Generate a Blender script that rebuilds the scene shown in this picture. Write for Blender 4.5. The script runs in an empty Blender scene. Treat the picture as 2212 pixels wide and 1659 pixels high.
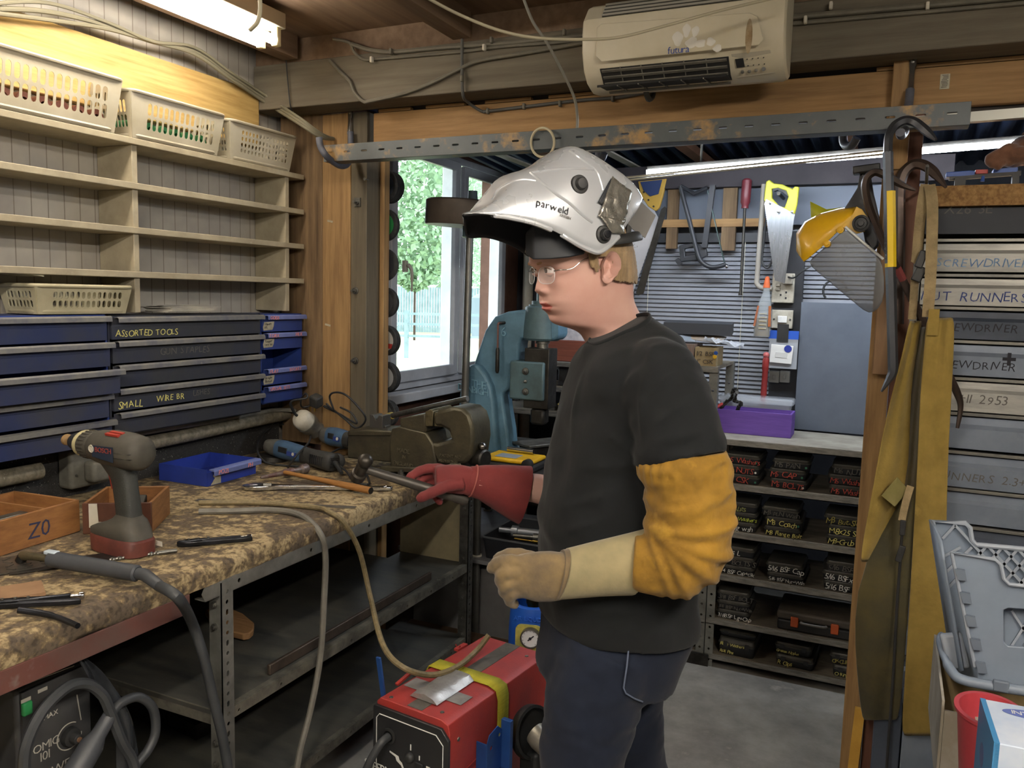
import bpy, bmesh, math, random
from mathutils import Vector as V, Matrix, Euler, noise as mn
from math import sin, cos, pi, radians
rnd = random.Random(7)
SC = bpy.context.scene
COL = SC.collection

# ---------------------------------------------------------------- camera
CAM = V((0, 0, 1.62))
FPX, CX, CY = 1774.8, 1106.0, 829.5            # focal length and centre in pixels of the 2212 x 1659 frame
yaw, pit, rol = 0.431456984, -0.107938398, 0.0252116346
cf = V((-sin(yaw)*cos(pit), cos(yaw)*cos(pit), sin(pit)))
_r = V((cos(yaw), sin(yaw), 0)); _u = _r.cross(cf)
cr = cos(rol)*_r + sin(rol)*_u
cu_ = -sin(rol)*_r + cos(rol)*_u
cd = bpy.data.cameras.new('camera'); cd.sensor_width = 36; cd.lens = FPX/2212*36; cd.clip_start = .05
cam = bpy.data.objects.new('camera', cd); COL.objects.link(cam)
m = Matrix((cr, cu_, -cf)).transposed().to_4x4(); m.translation = CAM
cam.matrix_world = m
SC.camera = cam
def ray(x, y): return cr*((x-CX)/FPX) - cu_*((y-CY)/FPX) + cf
def P(x, y, ax, v):                             # point where the sight line through a pixel meets the plane axis = v
    d = ray(x, y); i = 'xyz'.index(ax); return CAM + d*((v-CAM[i])/d[i])
def PP(x, y, p0, n):
    d = ray(x, y); return CAM + d*((V(p0)-CAM).dot(n)/d.dot(n))
def PX(v): d = v-CAM; z = d.dot(cf); return CX+FPX*d.dot(cr)/z, CY-FPX*d.dot(cu_)/z
def D(x, y, dep): return CAM + ray(x, y)*dep

# ---------------------------------------------------------------- sky, exposure
w = bpy.data.worlds.new('world'); SC.world = w; w.use_nodes = True
bg = w.node_tree.nodes['Background']; bg.inputs[0].default_value = (.80, .90, 1, 1); bg.inputs[1].default_value = 3.0
SC.view_settings.view_transform = 'Standard'; SC.view_settings.look = 'None'
SC.view_settings.gamma = 1; SC.view_settings.use_curve_mapping = False
SC.view_settings.exposure = 0.95
SC.cycles.use_denoising = True
SC.cycles.max_bounces = 7
SC.cycles.sample_clamp_indirect = 6
SC.cycles.caustics_reflective = False; SC.cycles.caustics_refractive = False
TUBE, TUBE_COL = 30.0, (1, .94, .85)
STRIP, STRIP_COL = 66.0, (.84, .91, 1)

# ---------------------------------------------------------------- materials
def lin(c):
    if isinstance(c, str):
        c = tuple(int(c[i:i+2], 16) for i in (0, 2, 4))
    return tuple((x/255/12.92 if x/255 <= .04045 else ((x/255+.055)/1.055)**2.4) for x in c) + (1,)
MATS = {}
def mat(name, col, rough=.6, metal=0., col2=None, scale=8., amt=.5, bump=0., bscale=60., stretch=None, det=5., emit=0., alpha=1., trans=0., spec=.5, lo=.35, hi=.65, ior=1.45, coat=0, sheen=0, col3=None):
    if name in MATS: return MATS[name]
    M = bpy.data.materials.new(name); M.use_nodes = True
    nt = M.node_tree; b = nt.nodes['Principled BSDF']; N = nt.nodes.new; L = nt.links.new
    b.inputs['Base Color'].default_value = lin(col); b.inputs['Roughness'].default_value = rough
    b.inputs['Metallic'].default_value = metal; b.inputs['Specular IOR Level'].default_value = spec
    b.inputs['Alpha'].default_value = alpha; b.inputs['Transmission Weight'].default_value = trans
    b.inputs['IOR'].default_value = ior; b.inputs['Coat Weight'].default_value = coat
    b.inputs['Sheen Weight'].default_value = sheen
    if emit:
        b.inputs['Emission Color'].default_value = lin(col); b.inputs['Emission Strength'].default_value = emit
    if col2 or bump:
        tc = N('ShaderNodeTexCoord'); mp = N('ShaderNodeMapping'); L(tc.outputs['Object'], mp.inputs[0])
        if stretch: mp.inputs['Scale'].default_value = stretch
    if col2:
        n = N('ShaderNodeTexNoise'); n.inputs['Scale'].default_value = scale; n.inputs['Detail'].default_value = det
        n.inputs['Roughness'].default_value = .65; L(mp.outputs[0], n.inputs[0])
        cr_ = N('ShaderNodeValToRGB'); e = cr_.color_ramp.elements
        e[0].position = lo; e[0].color = lin(col); e[1].position = hi; e[1].color = lin(col2)
        if col3:
            k = cr_.color_ramp.elements.new(min(hi+.12, .99)); k.color = lin(col3)
        L(n.outputs[0], cr_.inputs[0]); L(cr_.outputs[0], b.inputs['Base Color'])
        mr = N('ShaderNodeMapRange'); mr.inputs[3].default_value = max(.05, rough-.12); mr.inputs[4].default_value = min(1, rough+.12)
        L(n.outputs[0], mr.inputs[0]); L(mr.outputs[0], b.inputs['Roughness'])
    if bump:
        n2 = N('ShaderNodeTexNoise'); n2.inputs['Scale'].default_value = bscale; n2.inputs['Detail'].default_value = 4
        L(mp.outputs[0], n2.inputs[0]); bp = N('ShaderNodeBump'); bp.inputs['Strength'].default_value = bump
        bp.inputs['Distance'].default_value = .004
        L(n2.outputs[0], bp.inputs['Height']); L(bp.outputs[0], b.inputs['Normal'])
    MATS[name] = M; return M
def wood(name, c1, c2, axis, scale=3., rough=.7, bump=.25):
    st = {'x': (1, 14, 14), 'y': (14, 1, 14), 'z': (14, 14, 1)}[axis]
    return mat(name, c1, rough, 0, c2, scale, bump=bump, bscale=scale*2.2, stretch=st, det=7, lo=.3, hi=.72)

# ---------------------------------------------------------------- mesh helpers
class MB:
    """collects shapes and links them as ONE mesh object"""
    def __init__(s, M=None): s.v = []; s.f = []; s.mi = []; s.M = M; s.cur = 0
    def add(s, vs, fs):
        k = len(s.v)
        s.v += [(s.M @ V(p)) if s.M else V(p) for p in vs]
        s.f += [tuple(i+k for i in f) for f in fs]; s.mi += [s.cur]*len(fs); return s
    def box(s, lo, hi):
        (a, b, c), (d, e, f) = lo, hi
        a, d = min(a, d), max(a, d); b, e = min(b, e), max(b, e); c, f = min(c, f), max(c, f)
        return s.hexa([(a,b,c),(d,b,c),(d,e,c),(a,e,c),(a,b,f),(d,b,f),(d,e,f),(a,e,f)])
    def cbox(s, c, size): c = V(c); h = V(size)/2; return s.box(c-h, c+h)
    def hexa(s, p): return s.add(p, [(3,2,1,0),(4,5,6,7),(0,1,5,4),(1,2,6,5),(2,3,7,6),(3,0,4,7)])
    def obox(s, c, ax, size):                     # box with its own axes
        c = V(c); a, b, d = [V(q).normalized()*(k/2) for q, k in zip(ax, size)]
        return s.hexa([c-a-b-d, c+a-b-d, c+a+b-d, c-a+b-d, c-a-b+d, c+a-b+d, c+a+b+d, c-a+b+d])
    def bar(s, p0, p1, wd, th, up=(0, 0, 1)):     # rectangular bar between two points
        p0, p1 = V(p0), V(p1); t = (p1-p0); n = t.normalized(); sd = n.cross(V(up)).normalized(); u = sd.cross(n)
        return s.obox((p0+p1)/2, (n, sd, u), (t.length, wd, th))
    def loft(s, rings, caps=True, closed=True, loop=False):
        n = len(rings[0]); vs = [p for r in rings for p in r]; fs = []
        R = len(rings)
        for i in range(R if loop else R-1):
            a = i*n; b = ((i+1) % R)*n
            for j in range(n if closed else n-1):
                k = (j+1) % n; fs.append((a+j, a+k, b+k, b+j))
        if caps and closed and not loop:
            fs.append(tuple(range(n-1, -1, -1))); fs.append(tuple((R-1)*n+j for j in range(n)))
        return s.add(vs, fs)
    def tube(s, pts, r, n=10, caps=True, loop=False, flat=1., up=None):
        pts = [V(p) for p in pts]; R = r if isinstance(r, (list, tuple)) else [r]*len(pts)
        rings = []; u = None
        for i, p in enumerate(pts):
            a = pts[i-1] if (i or loop) else p; b = pts[(i+1) % len(pts)] if (i < len(pts)-1 or loop) else p
            t = (b-a).normalized()
            if u is None:
                u = V(up) if up else (V((0, 0, 1)) if abs(t.z) < .9 else V((1, 0, 0)))
            u = (u - t*u.dot(t)).normalized(); v = t.cross(u)
            rings.append([p + u*(cos(q)*R[i]*flat) + v*(sin(q)*R[i]) for q in [2*pi*j/n for j in range(n)]])
        return s.loft(rings, caps, True, loop)
    def cyl(s, p0, p1, r0, r1=None, n=20): return s.tube([p0, p1], [r0, r0 if r1 is None else r1], n)
    def lathe(s, o, ax, prof, n=24, caps=True):   # prof: (distance along axis, radius)
        o = V(o); ax = V(ax).normalized(); u = ax.orthogonal().normalized(); v = ax.cross(u)
        return s.loft([[o+ax*t+(u*cos(q)+v*sin(q))*max(r, 1e-5) for q in [2*pi*j/n for j in range(n)]] for t, r in prof], caps)
    def ring(s, c, ax, R, r, n=32, k=8, a0=0, a1=2*pi, u=None):
        ax = V(ax).normalized(); u = V(u) if u else ax.orthogonal().normalized(); v = ax.cross(u); full = abs(a1-a0-2*pi) < 1e-6
        pts = [V(c)+(u*cos(a)+v*sin(a))*R for a in [a0+(a1-a0)*i/(n if full else n-1) for i in range(n)]]
        return s.tube(pts, r, k, loop=full)
    def sph(s, c, r, n=16, m=10):
        c = V(c); r = (r, r, r) if not isinstance(r, (tuple, list)) else r
        return s.loft([[c+V((cos(2*pi*j/n)*sin(a)*r[0], sin(2*pi*j/n)*sin(a)*r[1], -cos(a)*r[2])) for j in range(n)] for a in [max(1e-3, min(pi-1e-3, pi*i/m)) for i in range(m+1)]])
    def plate(s, outer, o, u, v, d, holes=()):    # flat polygon (with holes) given in u, v and extruded by d along u x v
        o, u, v = V(o), V(u), V(v); w = u.cross(v).normalized()*d
        bm = bmesh.new(); loops = []
        for lp in [outer]+list(holes):
            vs = [bm.verts.new((x, y, 0)) for x, y in lp]; loops.append(vs)
            for i in range(len(vs)): bm.edges.new((vs[i], vs[(i+1) % len(vs)]))
        bmesh.ops.triangle_fill(bm, use_beauty=True, use_dissolve=False, edges=bm.edges[:])
        bm.verts.index_update(); n = len(bm.verts)
        bm.normal_update()
        co = [q.co.copy() for q in bm.verts]
        tri = [[q.index for q in f.verts] if f.normal.z > 0 else [q.index for q in f.verts][::-1] for f in bm.faces]
        idx = [[q.index for q in lp] for lp in loops]; bm.free()
        vs = [o+u*c.x+v*c.y for c in co]; vs += [p+w for p in vs]
        fs = [tuple(t[::-1]) for t in tri] + [tuple(i+n for i in t) for t in tri]
        for k, lp in enumerate(idx):
            ar = sum(co[lp[i]].x*co[lp[(i+1) % len(lp)]].y - co[lp[(i+1) % len(lp)]].x*co[lp[i]].y for i in range(len(lp)))
            if (ar > 0) != (k == 0): lp = lp[::-1]
            for i in range(len(lp)):
                a, b = lp[i], lp[(i+1) % len(lp)]; fs.append((a, b, b+n, a+n))
        return s.add(vs, fs)
    def glyphs(s, body, o, u, v, size, jit=0., seed=1, align='l', sp=1., depth=.0004):
        R = random.Random(seed+len(body)); o, u, v = V(o), V(u).normalized(), V(v).normalized(); x = 0; out = []
        w = u.cross(v).normalized()
        for ch in body:
            if ch == ' ': x += .42*sp; continue
            vs, fs, wd = GLYPH[ch]
            a = R.uniform(-1, 1)*jit*.16; sc = 1+R.uniform(-1, 1)*jit*.13; dy = R.uniform(-1, 1)*jit*.07; sh = .12*jit
            out.append((x, [((p[0]*cos(a)-p[1]*sin(a)+p[1]*sh)*sc, (p[0]*sin(a)+p[1]*cos(a))*sc+dy, p[2]) for p in vs], fs)); x += (wd+.07)*sp
        off = {'l': 0, 'c': -x/2, 'r': -x}[align]
        for x0, vs, fs in out:
            s.add([o+u*((p[0]+x0+off)*size)+v*(p[1]*size)+w*(p[2]*depth) for p in vs], fs)
        return s
    def build(s, name, mt, parent=None, bevel=0, seg=2, sub=0, solid=0, sharp=38, smooth=True, remesh=0, off=-1, wid=None, moff=0):
        me = bpy.data.meshes.new(name); mats = mt if isinstance(mt, (list, tuple)) else [mt]
        o = bpy.data.objects.new(name, me); COL.objects.link(o)
        if parent is not None:
            inv = WM(parent).inverted(); vs = [inv @ p for p in s.v]; o.parent = parent
        else:
            xs = [p.x for p in s.v]; ys = [p.y for p in s.v]; z = min(p.z for p in s.v)
            c = V(((min(xs)+max(xs))/2, (min(ys)+max(ys))/2, z)); vs = [p-c for p in s.v]; o.location = c
        me.from_pydata(vs, [], s.f)
        for q in mats: me.materials.append(q)
        if any(s.mi): me.polygons.foreach_set('material_index', s.mi)
        if smooth:
            me.polygons.foreach_set('use_smooth', [True]*len(me.polygons))
            if not (sub or remesh): me.set_sharp_from_angle(angle=radians(sharp))
        if solid:
            q = o.modifiers.new('solid', 'SOLIDIFY'); q.thickness = solid; q.offset = off; q.material_offset = moff; q.material_offset_rim = moff
        if bevel:
            q = o.modifiers.new('bevel', 'BEVEL'); q.width = bevel; q.segments = seg; q.limit_method = 'ANGLE'; q.angle_limit = radians(40); q.harden_normals = False
        if remesh:
            q = o.modifiers.new('remesh', 'REMESH'); q.mode = 'VOXEL'; q.voxel_size = remesh; q.use_smooth_shade = True
            q = o.modifiers.new('smooth', 'SMOOTH'); q.iterations = 4; q.factor = .5
        if sub:
            q = o.modifiers.new('sub', 'SUBSURF'); q.levels = q.render_levels = sub
        return o
def WM(o):
    M = Matrix.LocRotScale(o.location, o.rotation_euler, o.scale)
    return (WM(o.parent) @ M) if o.parent else M
# ---- letters: one mesh per character, made once, then set one by one (hand lettering wobbles)
GLYPH = {}
def _glyphs(chars):
    obs = []
    for ch in chars:
        c = bpy.data.curves.new('g', 'FONT'); c.body = ch; c.size = 1; c.resolution_u = 2; c.extrude = 1; c.offset = -.006
        o = bpy.data.objects.new('g', c); COL.objects.link(o); obs.append(o)
    dg = bpy.context.evaluated_depsgraph_get()
    for ch, o in zip(chars, obs):
        me = o.evaluated_get(dg).to_mesh()
        vs = [tuple(q.co) for q in me.vertices]; x0 = min(q[0] for q in vs); x1 = max(q[0] for q in vs)
        GLYPH[ch] = ([(q[0]-x0, q[1], q[2]) for q in vs], [tuple(p.vertices) for p in me.polygons], x1-x0)
        o.evaluated_get(dg).to_mesh_clear()
    for o in obs: c = o.data; bpy.data.objects.remove(o); bpy.data.curves.remove(c)
_glyphs('ABCDEFGHIJKLMNOPQRSTUVWXYZabcdefghijklmnopqrstuvwxyz0123456789/+-.,"&')
def sm(pts, k=6, loop=False):                     # smooth curve through points
    pts = [V(p) for p in pts]; n = len(pts); out = []
    for i in range(n if loop else n-1):
        a = pts[(i-1) % n] if (loop or i) else pts[0]; b = pts[i]; c = pts[(i+1) % n]; d = pts[(i+2) % n] if (loop or i < n-2) else c
        for j in range(k):
            t = j/k
            out.append(.5*((2*b)+(c-a)*t+(2*a-5*b+4*c-d)*t*t+(3*b-a-3*c+d)*t**3))
    if not loop: out.append(pts[-1])
    return out
def rrect(x0, y0, x1, y1, r, k=4):
    out = []
    for cx, cy, a in ((x1-r, y0+r, -pi/2), (x1-r, y1-r, 0), (x0+r, y1-r, pi/2), (x0+r, y0+r, pi)):
        out += [(cx+r*cos(a+pi/2*i/k), cy+r*sin(a+pi/2*i/k)) for i in range(k+1)]
    return out
def circ(x, y, r, n=12): return [(x+r*cos(2*pi*i/n), y+r*sin(2*pi*i/n)) for i in range(n)]
def Z(a=0, loc=(0, 0, 0)): return Matrix.Translation(V(loc)) @ Matrix.Rotation(a, 4, 'Z')
def fr(o, x, y=None, z=None):                     # frame matrix from an origin and axes
    x = V(x).normalized()
    if z is None: y = V(y); z = x.cross(y).normalized(); y = z.cross(x).normalized()
    else: z = V(z); y = z.cross(x).normalized(); z = x.cross(y).normalized()
    M = Matrix((x, y, z)).transposed().to_4x4(); M.translation = V(o); return M
def tag(o, label, cat, group=None):
    o['label'] = label; o['category'] = cat
    if group: o['group'] = group
    return o
def thing(name, label, cat, loc=(0, 0, 0), group=None, rot=None):
    o = bpy.data.objects.new(name, None); COL.objects.link(o); o.location = V(loc); o.empty_display_size = .05
    if rot: o.rotation_euler = rot
    return tag(o, label, cat, group)
def struct(o): o['kind'] = 'structure'; return o
def stuff(o): o['kind'] = 'stuff'; return o
def cable(name, pts, r, mt, label, cat='cable', group=None, k=7, n=8):
    return tag(MB().tube(sm(pts, k), r, n).build(name, mt), label, cat, group)

# ---------------------------------------------------------------- palette
STEEL = mat('worn_steel', '8b8a84', .38, .85, '5e5c56', 14, bump=.08)
DSTEEL = mat('dark_steel', '4a4844', .45, .8, '2f2d2a', 10, bump=.15)
CHROME = mat('chrome', 'd8d8d8', .14, 1, 'b5b5b5', 10)
GALV = mat('galvanised', '8f8f88', .45, .6, '6d6c66', 9, bump=.05)
BLACKP = mat('black_plastic', '1d1e1f', .5, 0, '2a2a2a', 20, bump=.1, bscale=200)
DGREYP = mat('dark_grey_plastic', '3b3b38', .6, 0, '2c2b29', 12, bump=.12, bscale=250)
RUBBER = mat('black_rubber', '202122', .55, 0, '2c2d2e', 12)
GREYC = mat('grey_cable', '77756c', .6, 0, '8a867a', 20)
WHITEP = mat('white_plastic', 'd5d0c2', .45, 0, 'bdb6a2', 6)
YELLOWP = mat('yellow_paint', 'e3b620', .45, 0, 'c79a16', 8)
WOODX = wood('pine_along_x', 'a88354', '7d5f3c', 'x')
WOODY = wood('pine_along_y', 'c2a468', '97773f', 'y')
WOODZ = wood('pine_along_z', 'a68455', '75593a', 'z')
WOODD = wood('dark_pine_along_z', '7d6547', '4d3b28', 'z')
BLUEP = mat('drawer_blue_paint', '2a3f86', .45, .1, '2f4178', 7, bump=.06)
PINK = mat('pink_paint_marker', 'e08878', .7)
CHALKY = mat('yellow_paint_marker', 'd8cf7a', .8)
CHALKW = mat('white_paint_marker', 'd6d6d0', .8)
CHALKR = mat('red_paint_marker', 'a8473c', .8)
FADED = mat('faded_marker', '5c5a55', .8)
INK = mat('black_ink', '26262c', .8)
CARD = mat('cardboard', '9c8a68', .85, 0, '84724f', 8)
RED = mat('red_paint', 'b23a30', .45, 0, '9a3734', 6, bump=.12, bscale=220)
BLUEB = mat('bright_blue_metal', '2a57a8', .4, .3, '24498c', 6)
# ================================================================ setting
XW = -2.48                                        # inner face of the long wall with shelves
FLOORM = mat('concrete_floor', '8d8a83', .75, 0, '706d67', 5, bump=.25, bscale=40, col3='9a958b')
WALLM = bpy.data.materials.new('white_boarding'); WALLM.use_nodes = True
def _boarding(M, c1, c2, step, axis):
    nt = M.node_tree; b = nt.nodes['Principled BSDF']; N = nt.nodes.new; L = nt.links.new
    tc = N('ShaderNodeTexCoord'); sp = N('ShaderNodeSeparateXYZ'); L(tc.outputs['Object'], sp.inputs[0])
    mu = N('ShaderNodeMath'); mu.operation = 'MULTIPLY'; mu.inputs[1].default_value = 1/step; L(sp.outputs[axis], mu.inputs[0])
    fc = N('ShaderNodeMath'); fc.operation = 'FRACT'; L(mu.outputs[0], fc.inputs[0])
    ls = N('ShaderNodeMath'); ls.operation = 'LESS_THAN'; ls.inputs[1].default_value = .06; L(fc.outputs[0], ls.inputs[0])
    n = N('ShaderNodeTexNoise'); n.inputs['Scale'].default_value = 6; n.inputs['Detail'].default_value = 6; L(tc.outputs['Object'], n.inputs[0])
    cr_ = N('ShaderNodeValToRGB'); cr_.color_ramp.elements[0].color = lin(c1); cr_.color_ramp.elements[1].color = lin(c2)
    cr_.color_ramp.elements[0].position = .35; cr_.color_ramp.elements[1].position = .7; L(n.outputs[0], cr_.inputs[0])
    mx = N('ShaderNodeMix'); mx.data_type = 'RGBA'; mx.inputs[7].default_value = lin('7f786b'); L(ls.outputs[0], mx.inputs[0]); L(cr_.outputs[0], mx.inputs[6])
    L(mx.outputs[2], b.inputs['Base Color']); b.inputs['Roughness'].default_value = .6
    iv = N('ShaderNodeMath'); iv.operation = 'SUBTRACT'; iv.inputs[0].default_value = 1; L(ls.outputs[0], iv.inputs[1])
    bp = N('ShaderNodeBump'); bp.inputs['Strength'].default_value = .8; bp.inputs['Distance'].default_value = .004; L(iv.outputs[0], bp.inputs['Height']); L(bp.outputs[0], b.inputs['Normal'])
_boarding(WALLM, 'b0aa9d', '98928a', .057, 1)
struct(MB().box((-3.0, -2.2, -.1), (2.4, 5.3, 0)).build('floor', FLOORM))
# long wall: front bay, window bay with an opening
WY0, WY1, WZ0, WZ1 = 3.50, 4.98, 1.10, 2.41
XF = -2.35                                        # face of the wall in the window bay
struct(MB().box((XW-.12, -2.2, 0), (XW, 2.95, 2.75)).build('wall_left', WALLM))
GREYW = mat('grey_wall_paint', '6f6e6a', .8, 0, '5d5b57', 5)
b = MB(); b.box((XF-.2, 2.95, 0), (XF, 5.15, WZ0)); b.box((XF-.2, 2.95, WZ1), (XF, 5.15, 2.75)); b.box((XF-.2, 2.95, WZ0), (XF, WY0, WZ1)); b.box((XF-.2, WY1, WZ0), (XF, 5.15, WZ1))
struct(b.build('wall_left.001', mat('brown_boards', '6b4a3a', .7, 0, '54382b', 5)))
struct(MB().box((-2.55, 5.15, 0), (2.4, 5.27, 2.75)).build('wall_back', mat('dark_back_wall', '3d3f45', .8, 0, '32343a', 4)))
struct(MB().box((2.28, -2.2, 0), (2.4, 5.15, 2.75)).build('wall_right', GREYW))
struct(MB().box((-2.6, -2.32, 0), (2.4, -2.2, 2.75)).build('wall_front', GREYW))
CEILM = wood('ceiling_boards', '7d6650', '5f4b38', 'y', 1.6)
struct(MB().box((-2.6, -2.32, 2.62), (2.4, 2.9, 2.72)).build('ceiling', CEILM))
# roof over the back bay: dark corrugated sheet
RB = mat('dark_corrugated_sheet', '4c5c80', .5, .0, '3d4b6c', 4)
nn = 110; prof = [(-2.6+5.0*i/nn, 2.50+.012*sin(i*pi)) for i in range(nn+1)]
pr = []
for i in range(nn*2+1): x = -2.6+5.0*i/(nn*2); pr.append((x, 2.52+.012*(1 if (i//2) % 2 else -1)))
b = MB(); b.loft([[(x, 2.9, z) for x, z in pr], [(x, 5.15, z-.12) for x, z in pr]], caps=False, closed=False)
struct(b.build('ceiling.001', RB, solid=.01))
for xx in (-1.75, -1.0, -.25, .5): struct(MB().box((xx-.03, 2.95, 2.36), (xx+.03, 5.15, 2.40)).build('trim_rafter', mat('brown_rafter', '6b4a36', .7, 0, '503524', 4)))
for xx in (-1.95, -1.38): struct(MB().box((xx-.025, 2.95, 2.352), (xx+.025, 5.15, 2.36)).build('trim_batten', WHITEP))
# joists of the front bay
for xx in (-2.25, P(980, 85, 'z', 2.53).x+.03, -.45, .4, 1.3): struct(MB().box((xx-.035, -2.2, 2.53), (xx+.035, 2.70, 2.62)).build('trim_joist', CEILM))
# big dark cross beam, its brown packing board, the timber under it
BEAM = wood('grey_brown_beam', '6e6656', '554e42', 'x', 2.2, .75)
struct(MB().box((-2.46, 2.72, 2.350), (2.2, 2.86, 2.527)).build('trim_beam', BEAM, bevel=.004))
struct(MB().box((-2.46, 2.735, 2.527), (2.2, 2.86, 2.62)).build('trim_packing', CEILM))
struct(MB().box((-1.96, 2.855, 2.215), (2.2, 2.884, 2.335)).build('trim_timber', WOODX, bevel=.003))
struct(MB().box((-1.96, 2.885, 2.20), (2.2, 2.91, 2.52)).build('trim_back_batten', mat('dark_batten', '2e2824', .8)))
for a, bb in ((-1.94, -1.79), (-1.72, -1.55), (-1.46, -1.27), (-1.2, -.9), (-.82, -.4), (-.1, .5)): struct(MB().box((a, 2.862, 2.338), (bb, 2.884, 2.349)).build('trim_shim', WOODX))
# wall plate timber along the top of the shelves
struct(MB().box((XW, -.5, 2.20), (XW+.05, 2.72, 2.425)).build('trim_wall_plate', WOODY, bevel=.004))
# brown corner post in the wall behind the tall post
struct(MB().box((-2.44, 2.86, .95), (-2.22, 2.99, 2.42)).build('trim_corner_post', WOODD, bevel=.003))

# ---------------------------------------------------------------- window with frame, sashes, handle
PVC = mat('white_pvc_frame', 'd6d8dc', .4, 0, 'c2c4c8', 5)
GLASS = mat('window_glass', 'ffffff', .02, 0, trans=1, ior=1.02, spec=.3)
win = bpy.data.objects.new('window_1', None); COL.objects.link(win); win.location = (XF-.03, 3.9, WZ0); struct(win)
b = MB(); x0, x1 = XF-.10, XF-.01
def rail(b, y0, y1, z0, z1, xa=x0, xb=x1): b.box((xa, y0, z0), (xb, y1, z1))
rail(b, WY0, WY0+.07, WZ0, WZ1); rail(b, WY1-.07, WY1, WZ0, WZ1); rail(b, WY0+.07, WY1-.07, WZ0, WZ0+.055); rail(b, WY0+.07, WY1-.07, WZ1-.045, WZ1)
ym = P(990, 600, 'x', XF).y
rail(b, ym-.035, ym+.035, WZ0+.05, WZ1-.04)
b.build('window_frame', PVC, win, bevel=.006)
ys = [(P(840, 600, 'x', XF).y, ym-.02), (ym+.03, WY1-.06)]
for i, (a, c) in enumerate(ys):
    b = MB(); w_ = .055 if i == 0 else .05
    zt = WZ1-.035; zb = WZ0+.045
    if i == 1: zt = WZ1-.05
    b.plate([(a, zb), (c, zb), (c, zt), (a, zt)], (XF-.012, 0, 0), (0, 1, 0), (0, 0, 1), .03, [[(a+w_, zb+.06), (c-w_, zb+.06), (c-w_, zt-.05), (a+w_, zt-.05)]])
    sash = b.build('window_sash', PVC, win, bevel=.005)
    MB().box((XF-.02, a+w_-.005, zb+.055), (XF-.014, c-w_+.005, zt-.045)).build('pane', GLASS, sash)
b = MB(); hy = P(865, 590, 'x', XF).y; hz = P(865, 575, 'x', XF).z
b.cbox((XF+.028, hy, hz), (.02, .03, .06)); b.tube(sm([(XF+.045, hy, hz+.01), (XF+.06, hy+.012, hz-.02), (XF+.058, hy+.02, hz-.08), (XF+.056, hy+.022, hz-.13)]), [.011]*6+[.009]*6+[.006]*7, 8)
b.build('window_handle', WHITEP, win, bevel=.003)
MB().box((XF-.06, WY0-.05, WZ0-.05), (XF+.09, WY1+.05, WZ0)).build('window_sill', PVC, win, bevel=.006)

p = P(1141, 600, 'y', 5.05); tag(MB().cyl((p.x, 5.05, 0), (p.x, 5.05, 2.35), .035).build('drain_pipe', WHITEP), 'white vertical pipe in the back corner beside the window', 'pipe')
# ---------------------------------------------------------------- outside: yard, fence, water tank, trees
struct(MB().box((-40, -20, -.35), (-2.75, 40, -.3)).build('ground', mat('pale_dry_yard', 'b8b598', .95, 0, '8fa06a', .35)))
def tree(x, y, r, h, label, col, seed):
    R = random.Random(seed); t = thing('tree', label, 'tree', (x, y, -.3), 'trees beyond the yard')
    MB().cyl((x, y, -.3), (x, y, 2.2), .05, .04, 8).build('trunk', mat('bark', '3c3026', .9), t)
    b = MB()
    for i in range(9000):
        a = R.uniform(0, 2*pi); q = R.uniform(-1, 1); k = (R.random()**.45)
        c = V((x+cos(a)*r*k*math.sqrt(1-q*q), y+sin(a)*r*k*math.sqrt(1-q*q), 1.75+(h-1.5)*.5+q*(h-1.5)*.5))
        d = V((R.uniform(-1, 1), R.uniform(-1, 1), R.uniform(-1, 1))).normalized(); e = d.orthogonal().normalized(); s_ = R.uniform(.035, .085)*h/6
        b.add([c-d*s_, c+e*s_*.5, c+d*s_, c-e*s_*.5], [(0, 1, 2, 3)])
    stuff(b.build('foliage', col, t, smooth=False))
LEAF1 = mat('leaf_green', '8ea884', .8, 0, '6f8f6a', 2); LEAF2 = mat('leaf_pale', '9db394', .8, 0, '7f9d7c', 2)
for i, (px, dep, r, h, lab, c) in enumerate([(896, 33, 2.6, 16, 'tall green tree seen through the first window pane', LEAF1), (975, 46, 3.0, 11, 'green tree behind the window mullion beyond the paddock', LEAF2), (1068, 52, 3.4, 9, 'pale bushy tree seen through the second window pane above the water tank', LEAF2)]):
    p = D(px, 640, dep); tree(p.x, p.y, r, h, lab, c, i)
FENCE = mat('weathered_fence', '84989a', .85, 0, '6f8486', 3)
a = D(780, 640, 40); c = D(1120, 640, 40); u = (c-a).normalized(); a -= u*2; c += u*3; b = MB()
n = 100
for i in range(n):
    p = a.lerp(c, i/(n-1)); p.z = -.3; b.obox(p+V((0, 0, 1.1)), (u, (0, 0, 1), u.cross(V((0, 0, 1)))), ((c-a).length/n*.93, 2.2, .03))
tag(b.build('board_fence', FENCE), 'pale grey board fence across the far yard outside the window', 'fence')
a = D(820, 640, 24); c = D(1130, 640, 24); u = (c-a).normalized(); a -= u; c += u*2
t = thing('paddock_rail', 'low post and rail fence in front of the board fence', 'fence', (a.x, a.y, -.3))
b = MB()
for z in (.35, .7, 1.0): b.bar((a.x, a.y, z), (c.x, c.y, z), .04, .07)
b.build('rail', FENCE, t)
for i in range(5):
    p = a.lerp(c, i/4); MB().box((p.x-.05, p.y-.05, -.3), (p.x+.05, p.y+.05, 1.1)).build('post', FENCE, t)
p = D(1040, 605, 37); tag(MB().lathe((p.x, p.y, -.3), (0, 0, 1), [(0, .4), (1.75, .42), (1.85, .3), (1.95, .1)], 20).build('water_tank', mat('tank_grey', '7d8c96', .6)), 'grey round water tank outside the second window pane', 'tank')

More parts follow.
